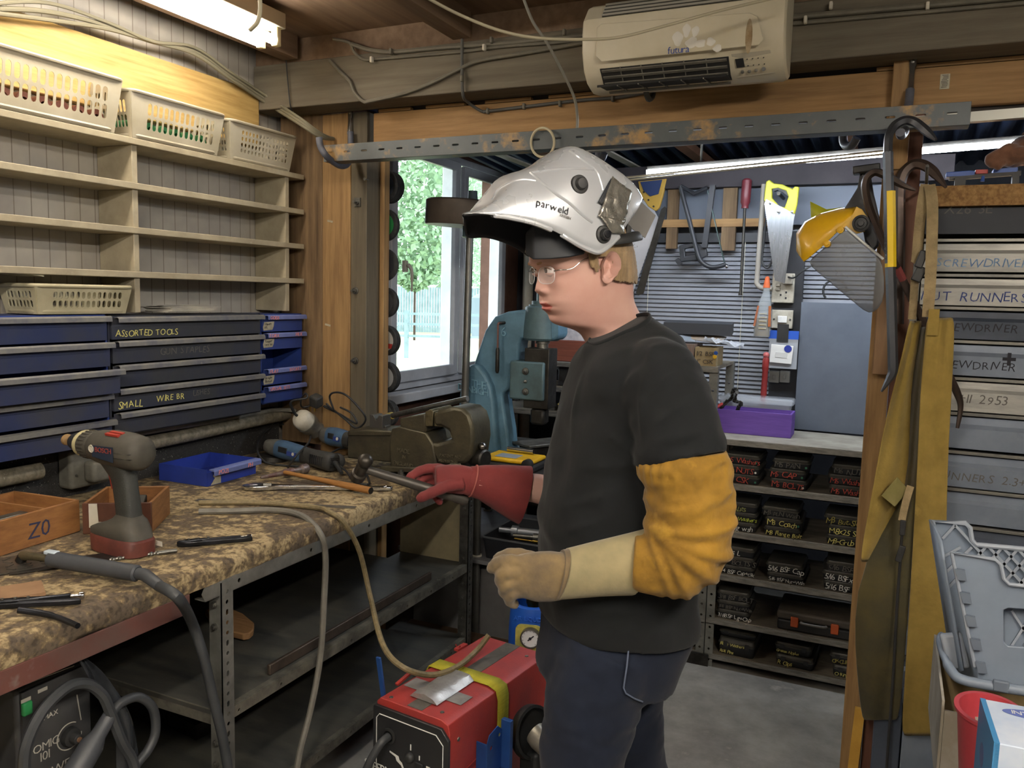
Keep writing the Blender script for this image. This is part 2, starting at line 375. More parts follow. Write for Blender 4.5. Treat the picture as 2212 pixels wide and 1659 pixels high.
# ---------------------------------------------------------------- lamps
def fitting(x, y0, y1, z, label, s=1.0):
    t = thing('fluorescent_fitting', label, 'light', (x, (y0+y1)/2, z+.10))
    b = MB(); b.box((x-.055, y0-.02, z+.045), (x+.055, y1+.03, z+.10)); b.build('housing', mat('cream_fitting', 'd9d0b8', .5), t, bevel=.004)
    for k in (-1, 1):
        xx = x+k*.035
        MB().cyl((xx, y0+.03, z), (xx, y1-.012, z), .0165, n=16).build('tube', mat('lit_tube_%d' % (s*10), [int(255*(c**(1/2.2))) for c in TUBE_COL], .4, emit=TUBE*s), t)
        for yy in (y0+.01, y1): MB().box((xx-.014, yy-.012, z-.02), (xx+.014, yy+.012, z+.05)).build('lamp_holder', mat('cream_holder', 'c9b88e', .5), t, bevel=.004)
    return t
fitting(-2.10, .70, 2.40, 2.50, 'twin tube fluorescent fitting glowing above the plastic baskets by the long wall', .62)
fitting(-.35, -1.6, .1, 2.50, 'twin tube fluorescent fitting on the ceiling over the middle of the workshop', 3.0)  # unseen fill lamp, added to light the person from the camera side
fitting(.95, -.6, 1.1, 2.50, 'twin tube fluorescent fitting on the ceiling towards the drawer cabinets', 2.6)  # second added fill lamp, also out of view
a = P(1398, 373, 'y', 3.45); c = P(2212, 308, 'y', 3.45); c = a+(c-a)*1.35
t = thing('led_strip_light', 'long thin white strip light glowing under the dark roof of the back bay', 'light', (a+c)/2+V((0, 0, .03)))
u = (c-a).normalized()
b = MB(); b.bar(a+V((0, .012, .018)), c+V((0, .012, .018)), .032, .014); b.build('channel', DSTEEL, t)
MB().bar(a, c, .024, .02).build('diffuser', mat('lit_strip', [int(255*(q**(1/2.2))) for q in STRIP_COL], .4, emit=STRIP), t)
for k in (.12, .5, .9):
    p = a.lerp(c, k); MB().bar(p+V((0, .02, .03)), (p.x, p.y+.02, 2.47), .02, .006, (1, 0, 0)).build('hanger', GALV, t)
# ================================================================ shelf unit on the long wall
SX = -2.30                                        # plane of the shelf fronts and drawer fronts
CREAM = mat('cream_shelf_paint', 'aca289', .6, 0, '948a74', 7, bump=.06, col3='bab099')
GREYS = mat('shelf_side_paint', '8f8a7c', .7, 0, '7b776b', 6)
zs = [P(0, y, 'x', SX).z for y in (234, 347.5, 460.5, 573.4)]
SY1 = P(657, 500, 'x', SX).y; ZD = 1.524          # end of the shelves, top of the drawers
yd = [P(x, 500, 'x', SX).y for x in (294, 622)]
t = thing('pigeonhole_shelf', 'cream painted open shelf unit with dividers fixed to the boarded wall above the drawers', 'shelf', (SX-.08, 1.9, ZD))
for i, z in enumerate(zs):
    b = MB(); b.box((XW+.004, .6, z-.021), (SX, SY1, z)); b.build('shelf_board', CREAM, t, bevel=.002)
for y in yd+[1.16]:
    zz = [ZD+.004]+sorted(zs)
    for k in range(4): MB().box((XW+.004, y, zz[k]+(.001 if k == 0 else 0)), (SX-.012, y+.022, zz[k+1]-.021)).build('divider', CREAM, t, bevel=.002)
# ---------------------------------------------------------------- baskets
BASK = mat('frosted_white_plastic', 'b9b19c', .35, 0, 'a8a08a', 5, alpha=.86)
def basket(name, label, y0, y1, z, h, xf, xb, cols, rows, flare=.02, slot=(.68, .84), mt=BASK, group='white plastic baskets'):
    t = thing(name, label, 'basket', ((xf+xb)/2, (y0+y1)/2, z), group)
    b = MB(); c = V(((xf+xb)/2, (y0+y1)/2, 0)); th = .002
    def side(p0, p1, q0, q1, nc):                 # bottom edge p0-p1, top edge q0-q1: a plate with rounded slots
        u = (V(p1)-V(p0)); L = u.length; u.normalize(); v = (V(q0)-V(p0)+V(q1)-V(p1)); v -= u*v.dot(u); H = v.length/2; v.normalize()
        e = (V(q0)-V(p0)).dot(u); f_ = (V(q1)-V(p1)).dot(u)
        hs = []
        zb, zt = H*.2, H*.84; rh = (zt-zb)/rows; x0, x1 = L*.13, L*.94; cw = (x1-x0)/nc
        for i in range(nc):
            for j in range(rows):
                cx = x0+cw*(i+.5); cz = zb+rh*(j+.5); rw, hh = cw*slot[0]/2, rh*slot[1]/2
                hs.append(rrect(cx-rw, cz-hh, cx+rw, cz+hh, min(rw, hh)*.95, 2))
        b.plate([(0, 0), (L, 0), (L+f_, H), (e, H)], p0, u, v, th, hs)
    a = [V((xf-flare, y0+flare, z)), V((xf-flare, y1-flare, z)), V((xb+flare, y1-flare, z)), V((xb+flare, y0+flare, z))]
    q = [V((xf, y0, z+h)), V((xf, y1, z+h)), V((xb, y1, z+h)), V((xb, y0, z+h))]
    nc2 = max(3, int(cols*.6))
    side(a[0], a[1], q[0], q[1], cols); side(a[3], a[0], q[3], q[0], nc2); side(a[2], a[3], q[2], q[3], cols); side(a[1], a[2], q[1], q[2], nc2)
    b.add([p+V((0, 0, .001)) for p in a]+[p+V((0, 0, .003)) for p in a], [(3, 2, 1, 0), (4, 5, 6, 7)])
    b.build('basket_wall', mt, t)
    rp = rrect(xb-.006, y0-.006, xf+.006, y1+.006, .03)
    MB().tube([(x, y, z+h) for x, y in rp], .006, 8, loop=True).build('rim', mt, t)
    MB().tube([(x, y, z+.008) for x, y in rrect(xb+flare, y0+flare, xf-flare, y1-flare, .025)], .007, 8, loop=True).build('base_rim', mt, t)
    return t
zt = zs[0]+.002
basket('plastic_basket', 'largest frosted plastic basket on the top shelf, holding brown rolls', 1.44, P(258, 230, 'x', SX).y, zt, .165, SX+.015, SX-.165, 14, 2)
basket('plastic_basket', 'frosted white plastic basket with green rolls, between two other baskets on the top shelf', P(270, 230, 'x', SX).y+.01, P(478, 280, 'x', SX).y, zt, .145, SX+.015, SX-.165, 13, 2)
basket('plastic_basket', 'frosted plastic basket without rolls, next to the corner post on the top shelf', P(488, 280, 'x', SX).y+.015, P(637, 320, 'x', SX).y, zt, .14, SX+.005, SX-.165, 14, 4, slot=(.6, .7))
for y0, y1, lab, col, n in ((1.48, 1.90, 'brown roll lying in the first plastic basket on the top shelf', mat('brown_roll', '7a4a3c', .7, 0, '5f382e', 8), 7), (1.99, 2.33, 'green roll lying in the middle plastic basket on the top shelf', mat('green_roll', '2f7a4c', .6, 0, '2a6440', 8), 6)):
    for i in range(n):
        y = y0+(y1-y0)*(i+.5)/n
        b = MB(); R = (y1-y0)/n*.42; b.lathe((SX-.12, y, zt+.03+R*.5), (1, 0, 0), [(0, R*.4), (0, R), (.09, R), (.09, R*.4), (.02, R*.4)], 18)
        tag(b.build('tape_roll', col), lab, 'roll', lab.split(' lying')[0]+'s in a basket')
basket('plastic_tray', 'cream plastic tray basket on the drawers under the shelves', P(72, 640, 'x', SX).y, P(279, 640, 'x', SX).y, ZD+.004, .085, SX+.012, SX-.16, 13, 2, flare=.015, slot=(.66, .8), mt=mat('cream_plastic', 'bdb597', .5, 0, 'a59d80', 6))
a = P(35, 593, 'x', SX-.03); c = P(78, 612, 'x', SX-.01)
tag(MB().obox((a+c)/2+V((-.06, 0, .02)), ((0, 1, -.12), (1, 0, 0), (0, .12, 1)), (.10, .14, .012)).build('cream_panel', mat('cream_plastic', 'bdb597')), 'cream plastic lid lying slanted over the rim of the tray basket', 'lid')
b = MB(); ca = P(395, 668, 'x', SX-.05)
for i in range(9): b.obox((SX-.055+rnd.uniform(-.006, .012), ca.y+rnd.uniform(-.02, .02), ZD+.006+.003*i), ((cos(.2*i), sin(.2*i)*.3, 0), (0, 0, 1), (0, 1, 0)), (.11, .0022, .20))
tag(b.build('paper_pad', mat('grubby_paper', 'b7b2a4', .8, 0, '96928a', 8)), 'small fanned pile of grubby cards lying on the drawers below the shelves', 'cards')
# ---------------------------------------------------------------- drawer cabinets
DFRONT = mat('grubby_drawer_front', '37383c', .6, .1, '2b3044', 5, bump=.08, lo=.45, hi=.75)
DBLUE = mat('grubby_blue_front', '252f55', .55, .1, '3a3c46', 4, bump=.06, lo=.38, hi=.68)
LIPM = mat('grubby_lip', '7c7a72', .5, .3, '5d5e66', 12, bump=.1, col3='a09c8c')
LIPP = mat('violet_grey_lip', '6c77a8', .55, .1, '5a6596', 10)
def cabinet(label, y0, y1, ztop, zbot, n, mf, skip=(), pulled=None, x=SX, back=XW+.01, lipm=LIPM, texts={}, name='drawer_cabinet', tag_=()):
    t = thing(name, label, 'drawer cabinet', ((x+back)/2, (y0+y1)/2, zbot))
    th = .006; b = MB(); xx = x-.012
    b.box((back, y0, zbot), (xx, y0+th, ztop)); b.box((back, y1-th, zbot), (xx, y1, ztop)); b.box((back, y0, ztop-th), (xx, y1, ztop)); b.box((back, y0, zbot), (xx, y1, zbot+th)); b.box((back, y0, zbot), (back+th, y1, ztop))
    b.build('carcass', BLUEP if mf is DBLUE or y1-y0 < .4 else DFRONT, t)
    h = (ztop-zbot-.004)/n
    for i in range(n):
        z1 = ztop-.003-h*i; z0 = z1-h+.004
        if i in skip: continue
        dx = pulled.get(i, 0) if pulled else 0
        a0, a1 = y0+th+.002, y1-th-.002; xf = x-.002+dx
        d = MB(); d.box((xf-.004, a0, z0), (xf, a1, z1-.004)); d.box((back+.012+dx, a0, z0), (xf-.004, a0+.003, z1-.016)); d.box((back+.012+dx, a1-.003, z0), (xf-.004, a1, z1-.016)); d.box((back+.012+dx, a0, z0), (xf-.004, a1, z0+.003))
        d.box((xf, a0+.008, z1-.034), (xf+.0016, a1-.008, z1-.032))
        dr = d.build('drawer', mf, t, bevel=.001)
        l = MB(); g = .02 if y1-y0 > .4 else .008; yl0 = a0+g*.4; yl1 = a1+.004
        l.loft([[(xf-.004, y, z1-.003), (xf+.016, y, z1), (xf+.023, y, z1-.005), (xf+.024, y, z1-.019), (xf+.021, y, z1-.019), (xf+.020, y, z1-.006), (xf+.014, y, z1-.004), (xf-.004, y, z1-.006)] for y in (yl0, yl1)])
        l.build('lip', lipm, dr, bevel=.001)
        for tx in texts.get(i, ()):
            body, py, dz, size, mm, onlip = tx[:6]
            o = V((xf+(.0245 if onlip else .0006), py, z1+dz))
            MB().glyphs(body, o, (0, 1, 0), (0, 0, 1), size, .8, 3, 'l', 1.05).build('lettering', mm, dr, smooth=False)
    return t
yA = P(236, 700, 'x', SX).y; yB = P(566, 700, 'x', SX).y; yC = P(656, 700, 'x', SX).y
cabinet('dirty blue drawer cabinet with one drawer pulled out, under the cream tray basket', 1.02, yA, ZD, 1.102, 5, DBLUE, pulled={2: .055, 1: .012, 4: .012})
py = lambda x: P(x, 720, 'x', SX).y
cabinet('grubby grey drawer cabinet lettered assorted tools, between the two blue drawer cabinets', yA+.004, yB, ZD-.004, 1.122, 5, DFRONT, texts={0: [('ASSORTED TOOLS', py(250), -.066, .030, CHALKY, 0)], 1: [('GUN STAPLES', py(345), -.056, .036, FADED, 0)], 3: [('SMALL', py(252), -.068, .034, CHALKY, 0), ('WIRE BR', py(335), -.062, .032, CHALKY, 0), ('USHES', py(415), -.056, .030, FADED, 0)]})
sm_c = cabinet('narrow bright blue drawer cabinet with red lettered lips and a missing drawer', yB+.004, yC, ZD-.006, 1.15, 5, BLUEP, skip=(2,), lipm=LIPP, texts={0: [('ODDS', py(575), -.017, .020, PINK, 1)], 1: [('TORX', py(572), -.017, .022, PINK, 1), ('HEX', py(630), -.017, .022, PINK, 1)], 3: [('FLAT', py(574), -.017, .022, PINK, 1), ('SOCKET', py(616), -.017, .020, PINK, 1)], 4: [('SPECIAL SETS', py(574), -.017, .020, PINK, 1)]})
LAB = mat('torn_paper_label', 'b5ad95', .85, 0, '8d866f', 14)
for i, (yy, tx) in enumerate(((-.03, ('Univers', 'EIC')), (-.10, ('Tamper', 'torx bit')), (-.25, ('Straight', 'Slotted')))):
    y0 = py(569); z = ZD-.006+yy; h = .036
    p = MB().plate([(0, 0), (.052, .002), (.06, .016), (.064, h), (.005, h-.002), (-.003, .014)], (SX+.0003, y0, z-h), (0, 1, 0), (0, 0, 1), .0006).build('paper_label', LAB, sm_c)
    for k, q in enumerate(tx): MB().glyphs(q, (SX+.0012, y0+.006, z-.014-.014*k), (0, 1, 0), (0, 0, 1), .014, .9, i+k).build('handwriting', INK, p, smooth=False)
# the drawers' support batten and the conduits below them
SPECK = mat('paint_splashed_pipe', '8a8270', .7, 0, '5e5848', 40, bump=.2, col3='c9c2ae')
struct(MB().box((XW, .5, .80), (-2.44, 2.84, 1.10)).build('trim_back_board', mat('black_speckled_board', '2c2b2a', .8, 0, '1f1e1d', 120, det=3, col3='8d8a84', lo=.4, hi=.62)))
a0 = P(325, 955, 'x', -2.41); a1 = P(690, 904, 'x', -2.41)
tag(MB().tube(sm([V((-2.41, 2.0, 1.055)), V((-2.41, 2.3, 1.058)), V((-2.41, 2.6, 1.066)), V((-2.41, 2.855, 1.07))], 6), .026, 14).build('conduit_pipe', SPECK), 'paint splashed conduit pipe running under the drawers behind the blue box', 'pipe')
tag(MB().cyl((-2.41, 1.0, 1.03), (-2.41, 1.69, 1.032), .027).build('conduit_pipe', SPECK), 'paint splashed conduit pipe entering the grey junction box behind the drill', 'pipe')
cable('grey_cable', [(-2.425, 1.9, 1.09), (-2.40, 2.15, 1.098), (-2.41, 2.5, 1.092), (-2.40, 2.75, 1.10), (-2.36, 2.855, 1.09)], .009, GREYC, 'thin grey cable lying on top of the conduit pipe under the drawers')
jb = P(185, 1000, 'x', -2.40); t = thing('junction_box', 'dusty grey junction box with a plug in it on the back board behind the drill', 'socket', (-2.43, jb.y, .96))
JB = mat('dusty_grey_plastic', '6d6a60', .7, 0, '55534b', 14, bump=.1)
MB().box((-2.44, jb.y-.075, .955), (-2.375, jb.y+.075, 1.085)).build('box', JB, t, bevel=.012, seg=3)
MB().box((-2.375, jb.y-.03, .975), (-2.325, jb.y+.05, 1.045)).build('plug', JB, t, bevel=.012, seg=3)
b = MB(); b.cyl((-2.376, jb.y-.055, 1.0), (-2.372, jb.y-.055, 1.0), .004); b.build('screw', STEEL, t)
# ================================================================ workbench
BZ, BX = .92, -1.53
BY1 = P(1010, 1250, 'x', BX).y+.045; YN_ = 2.855; XN_ = -1.87   # the top is notched round the built up post
ZS1 = P(691, 1416, 'x', BX).z; ZS2 = P(792, 1566, 'x', BX).z+.032
def B(x, y, z=BZ): return P(x, y, 'z', z)
BTOP = mat('chipped_bench_top', '51473a', .8, 0, 'a08b62', 15, bump=.8, bscale=60, lo=.45, hi=.52, det=13, col3='b8a377')
def _flakes(M):                                   # flaked cream paint over oily dark wood, two sizes of patch
    nt = M.node_tree; b = nt.nodes['Principled BSDF']; N = nt.nodes.new; L = nt.links.new
    tc = N('ShaderNodeTexCoord'); n1 = N('ShaderNodeTexNoise'); n1.inputs['Scale'].default_value = 34; n1.inputs['Detail'].default_value = 10; n1.inputs['Roughness'].default_value = .6
    n2 = N('ShaderNodeTexNoise'); n2.inputs['Scale'].default_value = 3.2; n2.inputs['Detail'].default_value = 3; n3 = N('ShaderNodeTexNoise'); n3.inputs['Scale'].default_value = 90; n3.inputs['Detail'].default_value = 6
    for n in (n1, n2, n3): L(tc.outputs['Object'], n.inputs[0])
    a = N('ShaderNodeMath'); a.operation = 'MULTIPLY_ADD'; a.inputs[1].default_value = .75; L(n2.outputs[0], a.inputs[0]); L(n1.outputs[0], a.inputs[2])
    r = N('ShaderNodeValToRGB'); e = r.color_ramp.elements; e[0].position = .78; e[0].color = lin('54483a'); e[1].position = 1.0; e[1].color = lin('a08e6b')
    for p_, c_ in ((.85, '66573f'), (.905, '7c6a4e'), (.915, '8f7d5a')): k = r.color_ramp.elements.new(p_); k.color = lin(c_)
    L(a.outputs[0], r.inputs[0]); mx = N('ShaderNodeMix'); mx.data_type = 'RGBA'; mx.blend_type = 'MULTIPLY'; mx.inputs[0].default_value = .55; L(r.outputs[0], mx.inputs[6])
    r3 = N('ShaderNodeValToRGB'); r3.color_ramp.elements[0].position = .36; r3.color_ramp.elements[0].color = lin('6b5d4c'); r3.color_ramp.elements[1].position = .52; L(n3.outputs[0], r3.inputs[0]); L(r3.outputs[0], mx.inputs[7]); L(mx.outputs[2], b.inputs['Base Color'])
_flakes(BTOP)
t = thing('workbench', 'long steel framed workbench with a chipped, paint flaked thick wooden top along the shelf wall', 'workbench', (-1.93, 1.5, 0))
b = MB(); n = 120; R = random.Random(3); prof = []
rows = []
for i in range(n+1):
    y = .2+(BY1-.2)*i/n; w = lambda s: (mn.noise(V((y*9, s*3.1, 0)))+.5*mn.noise(V((y*31, s*7, 3))))*.006
    xb = -2.44 if y < YN_ else XN_
    rows.append([(xb, y, .865), (BX-.004+w(1), y, .865), (BX+w(2), y, .878), (BX+w(3)*1.2, y, .90), (BX-.006+w(4), y, .914), (BX-.018+w(5), y, BZ), (-1.8, y, BZ), (xb, y, BZ)])
b.loft(rows); b.build('bench_top', BTOP, t, sharp=60)
yl = P(480, 1450, 'x', BX).y; yr = P(1010, 1250, 'x', BX).y
def slotted(b, y, z0, z1, s=1, wid=.042, x=BX):           # angle with round and long holes
    L = z1-z0; n = int(L/.028)
    hs = [(circ(wid*.5, .02+.028*i, .0055, 10) if i % 3 else rrect(wid*.5-.005, .012+.028*i, wid*.5+.005, .03+.028*i-.002, .0049, 3)) for i in range(n)]
    b.plate([(0, 0), (wid, 0), (wid, L), (0, L)], (x-.0025, y, z0), (0, 1, 0), (0, 0, 1), .0025, hs)
    b.box((x-wid, y, z0), (x, y+.0025, z1))
for y in (yl, yr, .35):
    b = MB(); slotted(b, y, 0, .86); lg = b.build('leg', GALV if y != yr else STEEL, t)
    for z in (.80, .74, .53, .42, .36, .27, .2): MB().lathe((BX-.022, y, z), (0, -1, 0), [(0, .009), (.006, .009), (.006, .006), (.012, .006)], 8).build('bolt', STEEL, lg)
for y in (yl, 2.80): MB().box((-2.38, y, 0), (-2.34, y+.04, .86)).build('leg', DSTEEL, t)
RAILR = mat('rust_red_rail', '5f514b', .55, .4, '6b443d', 5, bump=.1, col3='85827a')
y405 = P(410, 1320, 'x', BX).y
MB().box((BX-.004, .2, .818), (BX+.001, y405, .866)).build('rail', RAILR, t, bevel=.001)
b = MB(); hs = [circ(.12+.3*i, .02, .006) for i in range(5)]
b.plate([(0, .0), (BY1-yl+.05, 0), (BY1-yl+.05, .040), (0, .040), (-.01, .022)], (BX-.007, yl-.05, .826), (0, 1, 0), (0, 0, 1), .003, hs); b.box((BX-.04, yl-.05, .826), (BX-.004, BY1, .829))
b.build('rail', GALV, t)
SHELFM = mat('oily_shelf', '3c3d3b', .5, .2, '55534b', 4, bump=.1, stretch=(1, 4, 1))
SLIP = mat('scratched_lip', '7d796c', .5, .4, '4a4842', 12, bump=.1, col3='a39d8a')
for z, nm in ((ZS1, 'shelf'), (ZS2, 'shelf')):
    MB().box((-2.38, yl+.003, z-.012), (BX-.012, YN_-.005, z)).box((XN_, YN_-.005, z-.012), (BX-.012, BY1-.02, z)).build(nm, SHELFM, t)
    b = MB(); L = BY1-yl-.01
    b.plate([(0, -.032), (L, -.032), (L, 0), (0, 0)], (BX-.008, yl+.004, z+.002), (0, 1, 0), (0, 0, 1), .004, [circ(.06+k*.17, -.02, .005, 8) for k in range(8)]); b.box((BX-.026, yl+.004, z), (BX-.008, BY1-.01, z+.003)); b.box((-2.38, yl+.0035, z-.04), (BX-.026, yl+.007, z+.002))
    b.build('shelf_lip', SLIP, t)
MB().box((XN_, BY1-.03, ZS1+.002), (BX-.05, BY1-.022, .862)).build('end_panel', mat('dingy_cream_panel', '8d8264', .75, 0, '6e6650', 4), t)
MB().box((-2.39, yl, 0), (-2.382, YN_, .84)).build('back_panel', mat('dark_back_panel', '353533', .8, 0, '2b2b2a', 4), t)
# things on the lower shelves
a = P(503, 1360, 'z', ZS1+.002); c = P(577, 1408, 'z', ZS1+.002); u = (c-a).normalized(); v = V((-u.y, u.x, 0))
b = MB(); pts = [(-.16, -.02), (-.1, -.035), (0, -.045), (.06, -.04), (.11, -.02), (.115, .0), (.10, .02), (.05, .05), (-.05, .06), (-.16, .045)]
b.plate(pts, a+V((0, 0, .004)), u, v, .022); tag(b.build('wooden_paddle', wood('paddle_wood', 'a07a52', '86633f', 'x', 4), bevel=.004), 'blunt ended brown wooden paddle lying on the upper bench shelf behind the leg', 'paddle')
a = P(580, 1455, 'x', BX-.045); c = P(930, 1240, 'x', BX-.045); a.z = c.z = ZS1+.018
tag(MB().bar(a, c, .012, .032).build('steel_bar', mat('brown_flat_bar', '5d5147', .5, .6, '453d36', 8, bump=.1), bevel=.003), 'brown flat steel bar lying along the front of the upper bench shelf', 'bar')
a = P(380, 1545, 'z', ZS2+.026); tag(MB().bar(a, P(440, 1575, 'z', ZS2+.026), .06, .05).build('angle_offcut', DSTEEL), 'dark angle steel offcut on the lower bench shelf behind the slotted leg', 'offcut')

# ================================================================ things on the bench top
WOODT = mat('varnished_tray_wood', '94673c', .5, 0, '7a5230', 7, bump=.1, stretch=(2, 2, 9), col3='a27a4c')
WOODT2 = mat('dark_varnished_front', '5f3a28', .5, 0, '4a2c20', 8)
def tray(name, label, p0, p1, p2, h, th=.009, front=WOODT, group=None):   # corner p0, along p1, depth towards p2 (on the bench)
    u = (p1-p0); u.z = 0; L = u.length; u.normalize(); v = V((-u.y, u.x, 0)); w = p2-p0; W = abs(w.dot(v)); v = v if w.dot(v) > 0 else -v
    t = thing(name, label, 'tray', p0+u*L/2+v*W/2, group); z = V((0, 0, 1)); q = V((p0.x, p0.y, BZ+.001))
    def wall(o, d, l, m_, nm):
        s_ = z.cross(d); o2 = o; MB().obox(o2+d*l/2+z*h/2, (d, s_, z), (l, th, h)).build(nm, m_, t, bevel=.0015)
    wall(q+v*th/2, u, L, front, 'front'); wall(q+v*(W-th/2), u, L, WOODT, 'side')
    wall(q+u*th/2+v*th, v, W-2*th, WOODT, 'side'); wall(q+u*(L-th/2)+v*th, v, W-2*th, WOODT, 'side')
    MB().obox(q+u*L/2+v*W/2+z*.004, (u, v, z), (L-.004, W-.004, .006)).build('base', WOODT, t)
    return t, u, v, q
p1 = B(173.6, 1148); p0 = B(-60, 1222); p2 = p1+(B(118, 1120)-p1)*1.0
t, u, v, q = tray('wooden_tray', 'open wooden tray marked with two pen characters on its long side', p1, p0, p1+V((-.26, .12, 0)), .092)
L = (p0-p1).length
MB().glyphs('Z0', q+u*(L*.52)-v*.0007+V((0, 0, .022)), -u, (0, 0, 1), .062, .6).build('pen_mark', mat('blue_pen', '2b2f4a', .7), t, smooth=False)
for f_, d in ((.28, .20),): MB().obox(q+u*(L*f_)+v*.14+V((0, 0, .045)), (v, u, (0, 0, 1)), (d*1.2, .008, .08)).build('partition', WOODT, t)
for k, (f_, g) in enumerate(((.42, .1), (.55, .16), (.62, .08))):
    c = q+u*(L*f_)+v*g+V((0, 0, .06)); tag(MB().obox(c, (u+v*.4*k, v-u*.4*k, V((0, 0, 1))), (.09, .035, .02)).build('metal_part', STEEL, bevel=.004), ('shiny bracket lying in the pen marked wooden tray', 'flat steel piece sticking up in the pen marked wooden tray', 'small steel block in the pen marked wooden tray')[k], 'part')
pa, pb, pc = B(179, 1155), B(328, 1152), B(428.5, 1109)
t, u, v, q = tray('wooden_tray', 'open wooden tray with dark front and white label holder, behind the drill', pa, pb, pc, .088, front=WOODT2)
L = (pb-pa).length
b = MB(); o = q+u*L*.1-v*.002
b.plate([(0, .02), (0, .088), (.022, .088), (.025, .036), (L*.62, .032), (L*.62, .022), (.03, .022), (.02, .018)], o, u, (0, 0, 1), .002); b.build('label_holder', WHITEP, t)
tag(MB().obox(q+u*L*.62+v*.09+V((0, 0, .05)), (u, v*.8+V((0, 0, .4)), V((0, 0, 1))), (.05, .09, .022)).build('metal_part', DSTEEL, bevel=.003), 'dark clip lying in the wooden tray behind the drill', 'part')
# blue drawer set down on the bench
c0, c1, c2 = B(447.5, 1052), B(552, 1023), B(360, 1033)
u = (c1-c0).normalized(); v = V((-u.y, u.x, 0)); L = (c1-c0).length; W = (c2-c0).dot(v); h = .060
BB = mat('clean_blue_paint', '2c3f9a', .4, .1, '26377f', 4)
t = thing('parts_bin', 'bright blue metal drawer lettered in pink, set down on the bench', 'drawer', c0+u*L/2+v*W/2)
q = V((c0.x, c0.y, BZ+.001)); b = MB(); z = V((0, 0, 1)); f3 = .003
b.obox(q+u*L/2+z*h/2-z*.006, (u, v, z), (L, f3, h-.012)); b.obox(q+u*L/2+v*W+z*h/2, (u, v, z), (L, f3, h)); b.obox(q+v*W/2+z*h/2, (u, v, z), (f3, W, h)); b.obox(q+u*L+v*W/2+z*h/2, (u, v, z), (f3, W, h)); b.obox(q+u*L/2+v*W/2+z*.002, (u, v, z), (L, W, .003))
b.build('body', BB, t)
MB().loft([[q+u*s+k for k in (z*h, z*h-v*.02, z*(h-.006)-v*.026, z*(h-.022)-v*.026, z*(h-.021)-v*.023, z*(h-.008)-v*.022, z*(h-.004))] for s in (.01, L+.004)]).build('lip', LIPP, t, bevel=.001)
for tx, s in (('POZI', .03), ('PH', L*.72)): MB().glyphs(tx, q+u*s-v*.0265+z*(h-.021), u, z, .023, .7).build('lettering', PINK, t, smooth=False)
MB().plate([(0, 0), (.05, 0), (.05, .03), (.055, .042), (.02, .043), (.012, .03), (.02, .022)], q+u*.015-v*.0022+z*.002, u, z, .0005).build('paper_label', LAB, t)
# ---------------------------------------------------------------- cordless drill
org = V((-1.80, 1.492, BZ+.001)); xd = V((-1, .10, 0)).normalized(); M = fr(org, xd, None, (0, 0, 1)) @ Matrix.Diagonal((1.17, 1.12, 1, 1))
t = thing('cordless_drill', 'dusty dark grey cordless drill standing on its red battery on the bench', 'drill', org)
DG = mat('dusty_drill_body', '4a463d', .65, 0, '39362f', 9, bump=.06)
DGR = mat('rubber_grip', '33342f', .6, 0, '2a2a27', 9, bump=.3, bscale=300)
def sq(z, xa, xb, w, k=20, e=.6, tilt=0):         # rounded rectangle ring in x, y at height z
    out = []
    for i in range(k):
        a = 2*pi*i/k; c, s_ = cos(a), sin(a)
        out.append(((xa+xb)/2+(xb-xa)/2*math.copysign(abs(c)**e, c), w*math.copysign(abs(s_)**e, s_), z+tilt*c))
    return out
MB(M).loft([sq(0, -.07, .085, .041), sq(.004, -.075, .09, .044), sq(.040, -.075, .092, .044), sq(.046, -.07, .088, .041)]).build('battery', mat('dusty_red_battery', '6b352c', .5, 0, '4f2a24', 12), t)
b = MB(M); b.box((-.072, -.0455, .015), (-.05, -.0445, .028)); b.build('charge_mark', WHITEP, t)
MB(M).loft([sq(.046, -.072, .095, .040), sq(.06, -.066, .09, .043), sq(.075, -.058, .07, .040, tilt=-.006), sq(.085, -.055, .045, .034, tilt=-.008), sq(.095, -.05, .02, .026, tilt=-.004), sq(.105, -.046, .008, .022)]).build('foot', DG, t, sharp=50)
MB(M).loft([sq(.10, -.048, .010, .022), sq(.13, -.044, .013, .0215), sq(.17, -.038, .020, .021), sq(.20, -.034, .028, .022), sq(.225, -.03, .05, .026), sq(.235, -.03, .06, .028)]).build('grip', DGR, t, sharp=50)
ax = lambda x, r, rz=None, k=24, zc=.272: [(x, r*cos(2*pi*i/k), zc+(rz or r)*sin(2*pi*i/k)) for i in range(k)]
MB(M).loft([ax(-.082, .012), ax(-.078, .03, .033), ax(-.064, .04, .045), ax(-.03, .044, .049), ax(.03, .044, .049), ax(.07, .040, .044), ax(.085, .036, .04)]).build('motor_housing', DG, t, sharp=50)
for zc in (.262, .275): MB(M).loft([ax(-.075, .036, .001, zc=zc), ax(-.045, .0435, .001, zc=zc), ax(-.02, .0447, .001, zc=zc)]).build('seam', BLACKP, t)
b = MB(M); b.loft([ax(.085, .037), ax(.09, .0385), ax(.122, .036), ax(.126, .034)])
for i in range(24):
    a = 2*pi*i/24; b.obox((.105, .0375*cos(a), .272+.0375*sin(a)), ((1, 0, 0), (0, cos(a), sin(a)), (0, -sin(a), cos(a))), (.026, .003, .004))
b.build('torque_collar', DG, t)
MB(M).loft([ax(.126, .0335), ax(.13, .036), ax(.136, .036), ax(.138, .033)]).build('collar_ring', mat('yellowed_ring', 'a39a74', .6), t)
MB(M).loft([ax(.138, .031), ax(.15, .03), ax(.175, .022), ax(.182, .014), ax(.184, .006)]).build('chuck', BLACKP, t)
b = MB(M); b.loft([ax(.18, .005), ax(.205, .005)]); b.build('arbor', STEEL, t)
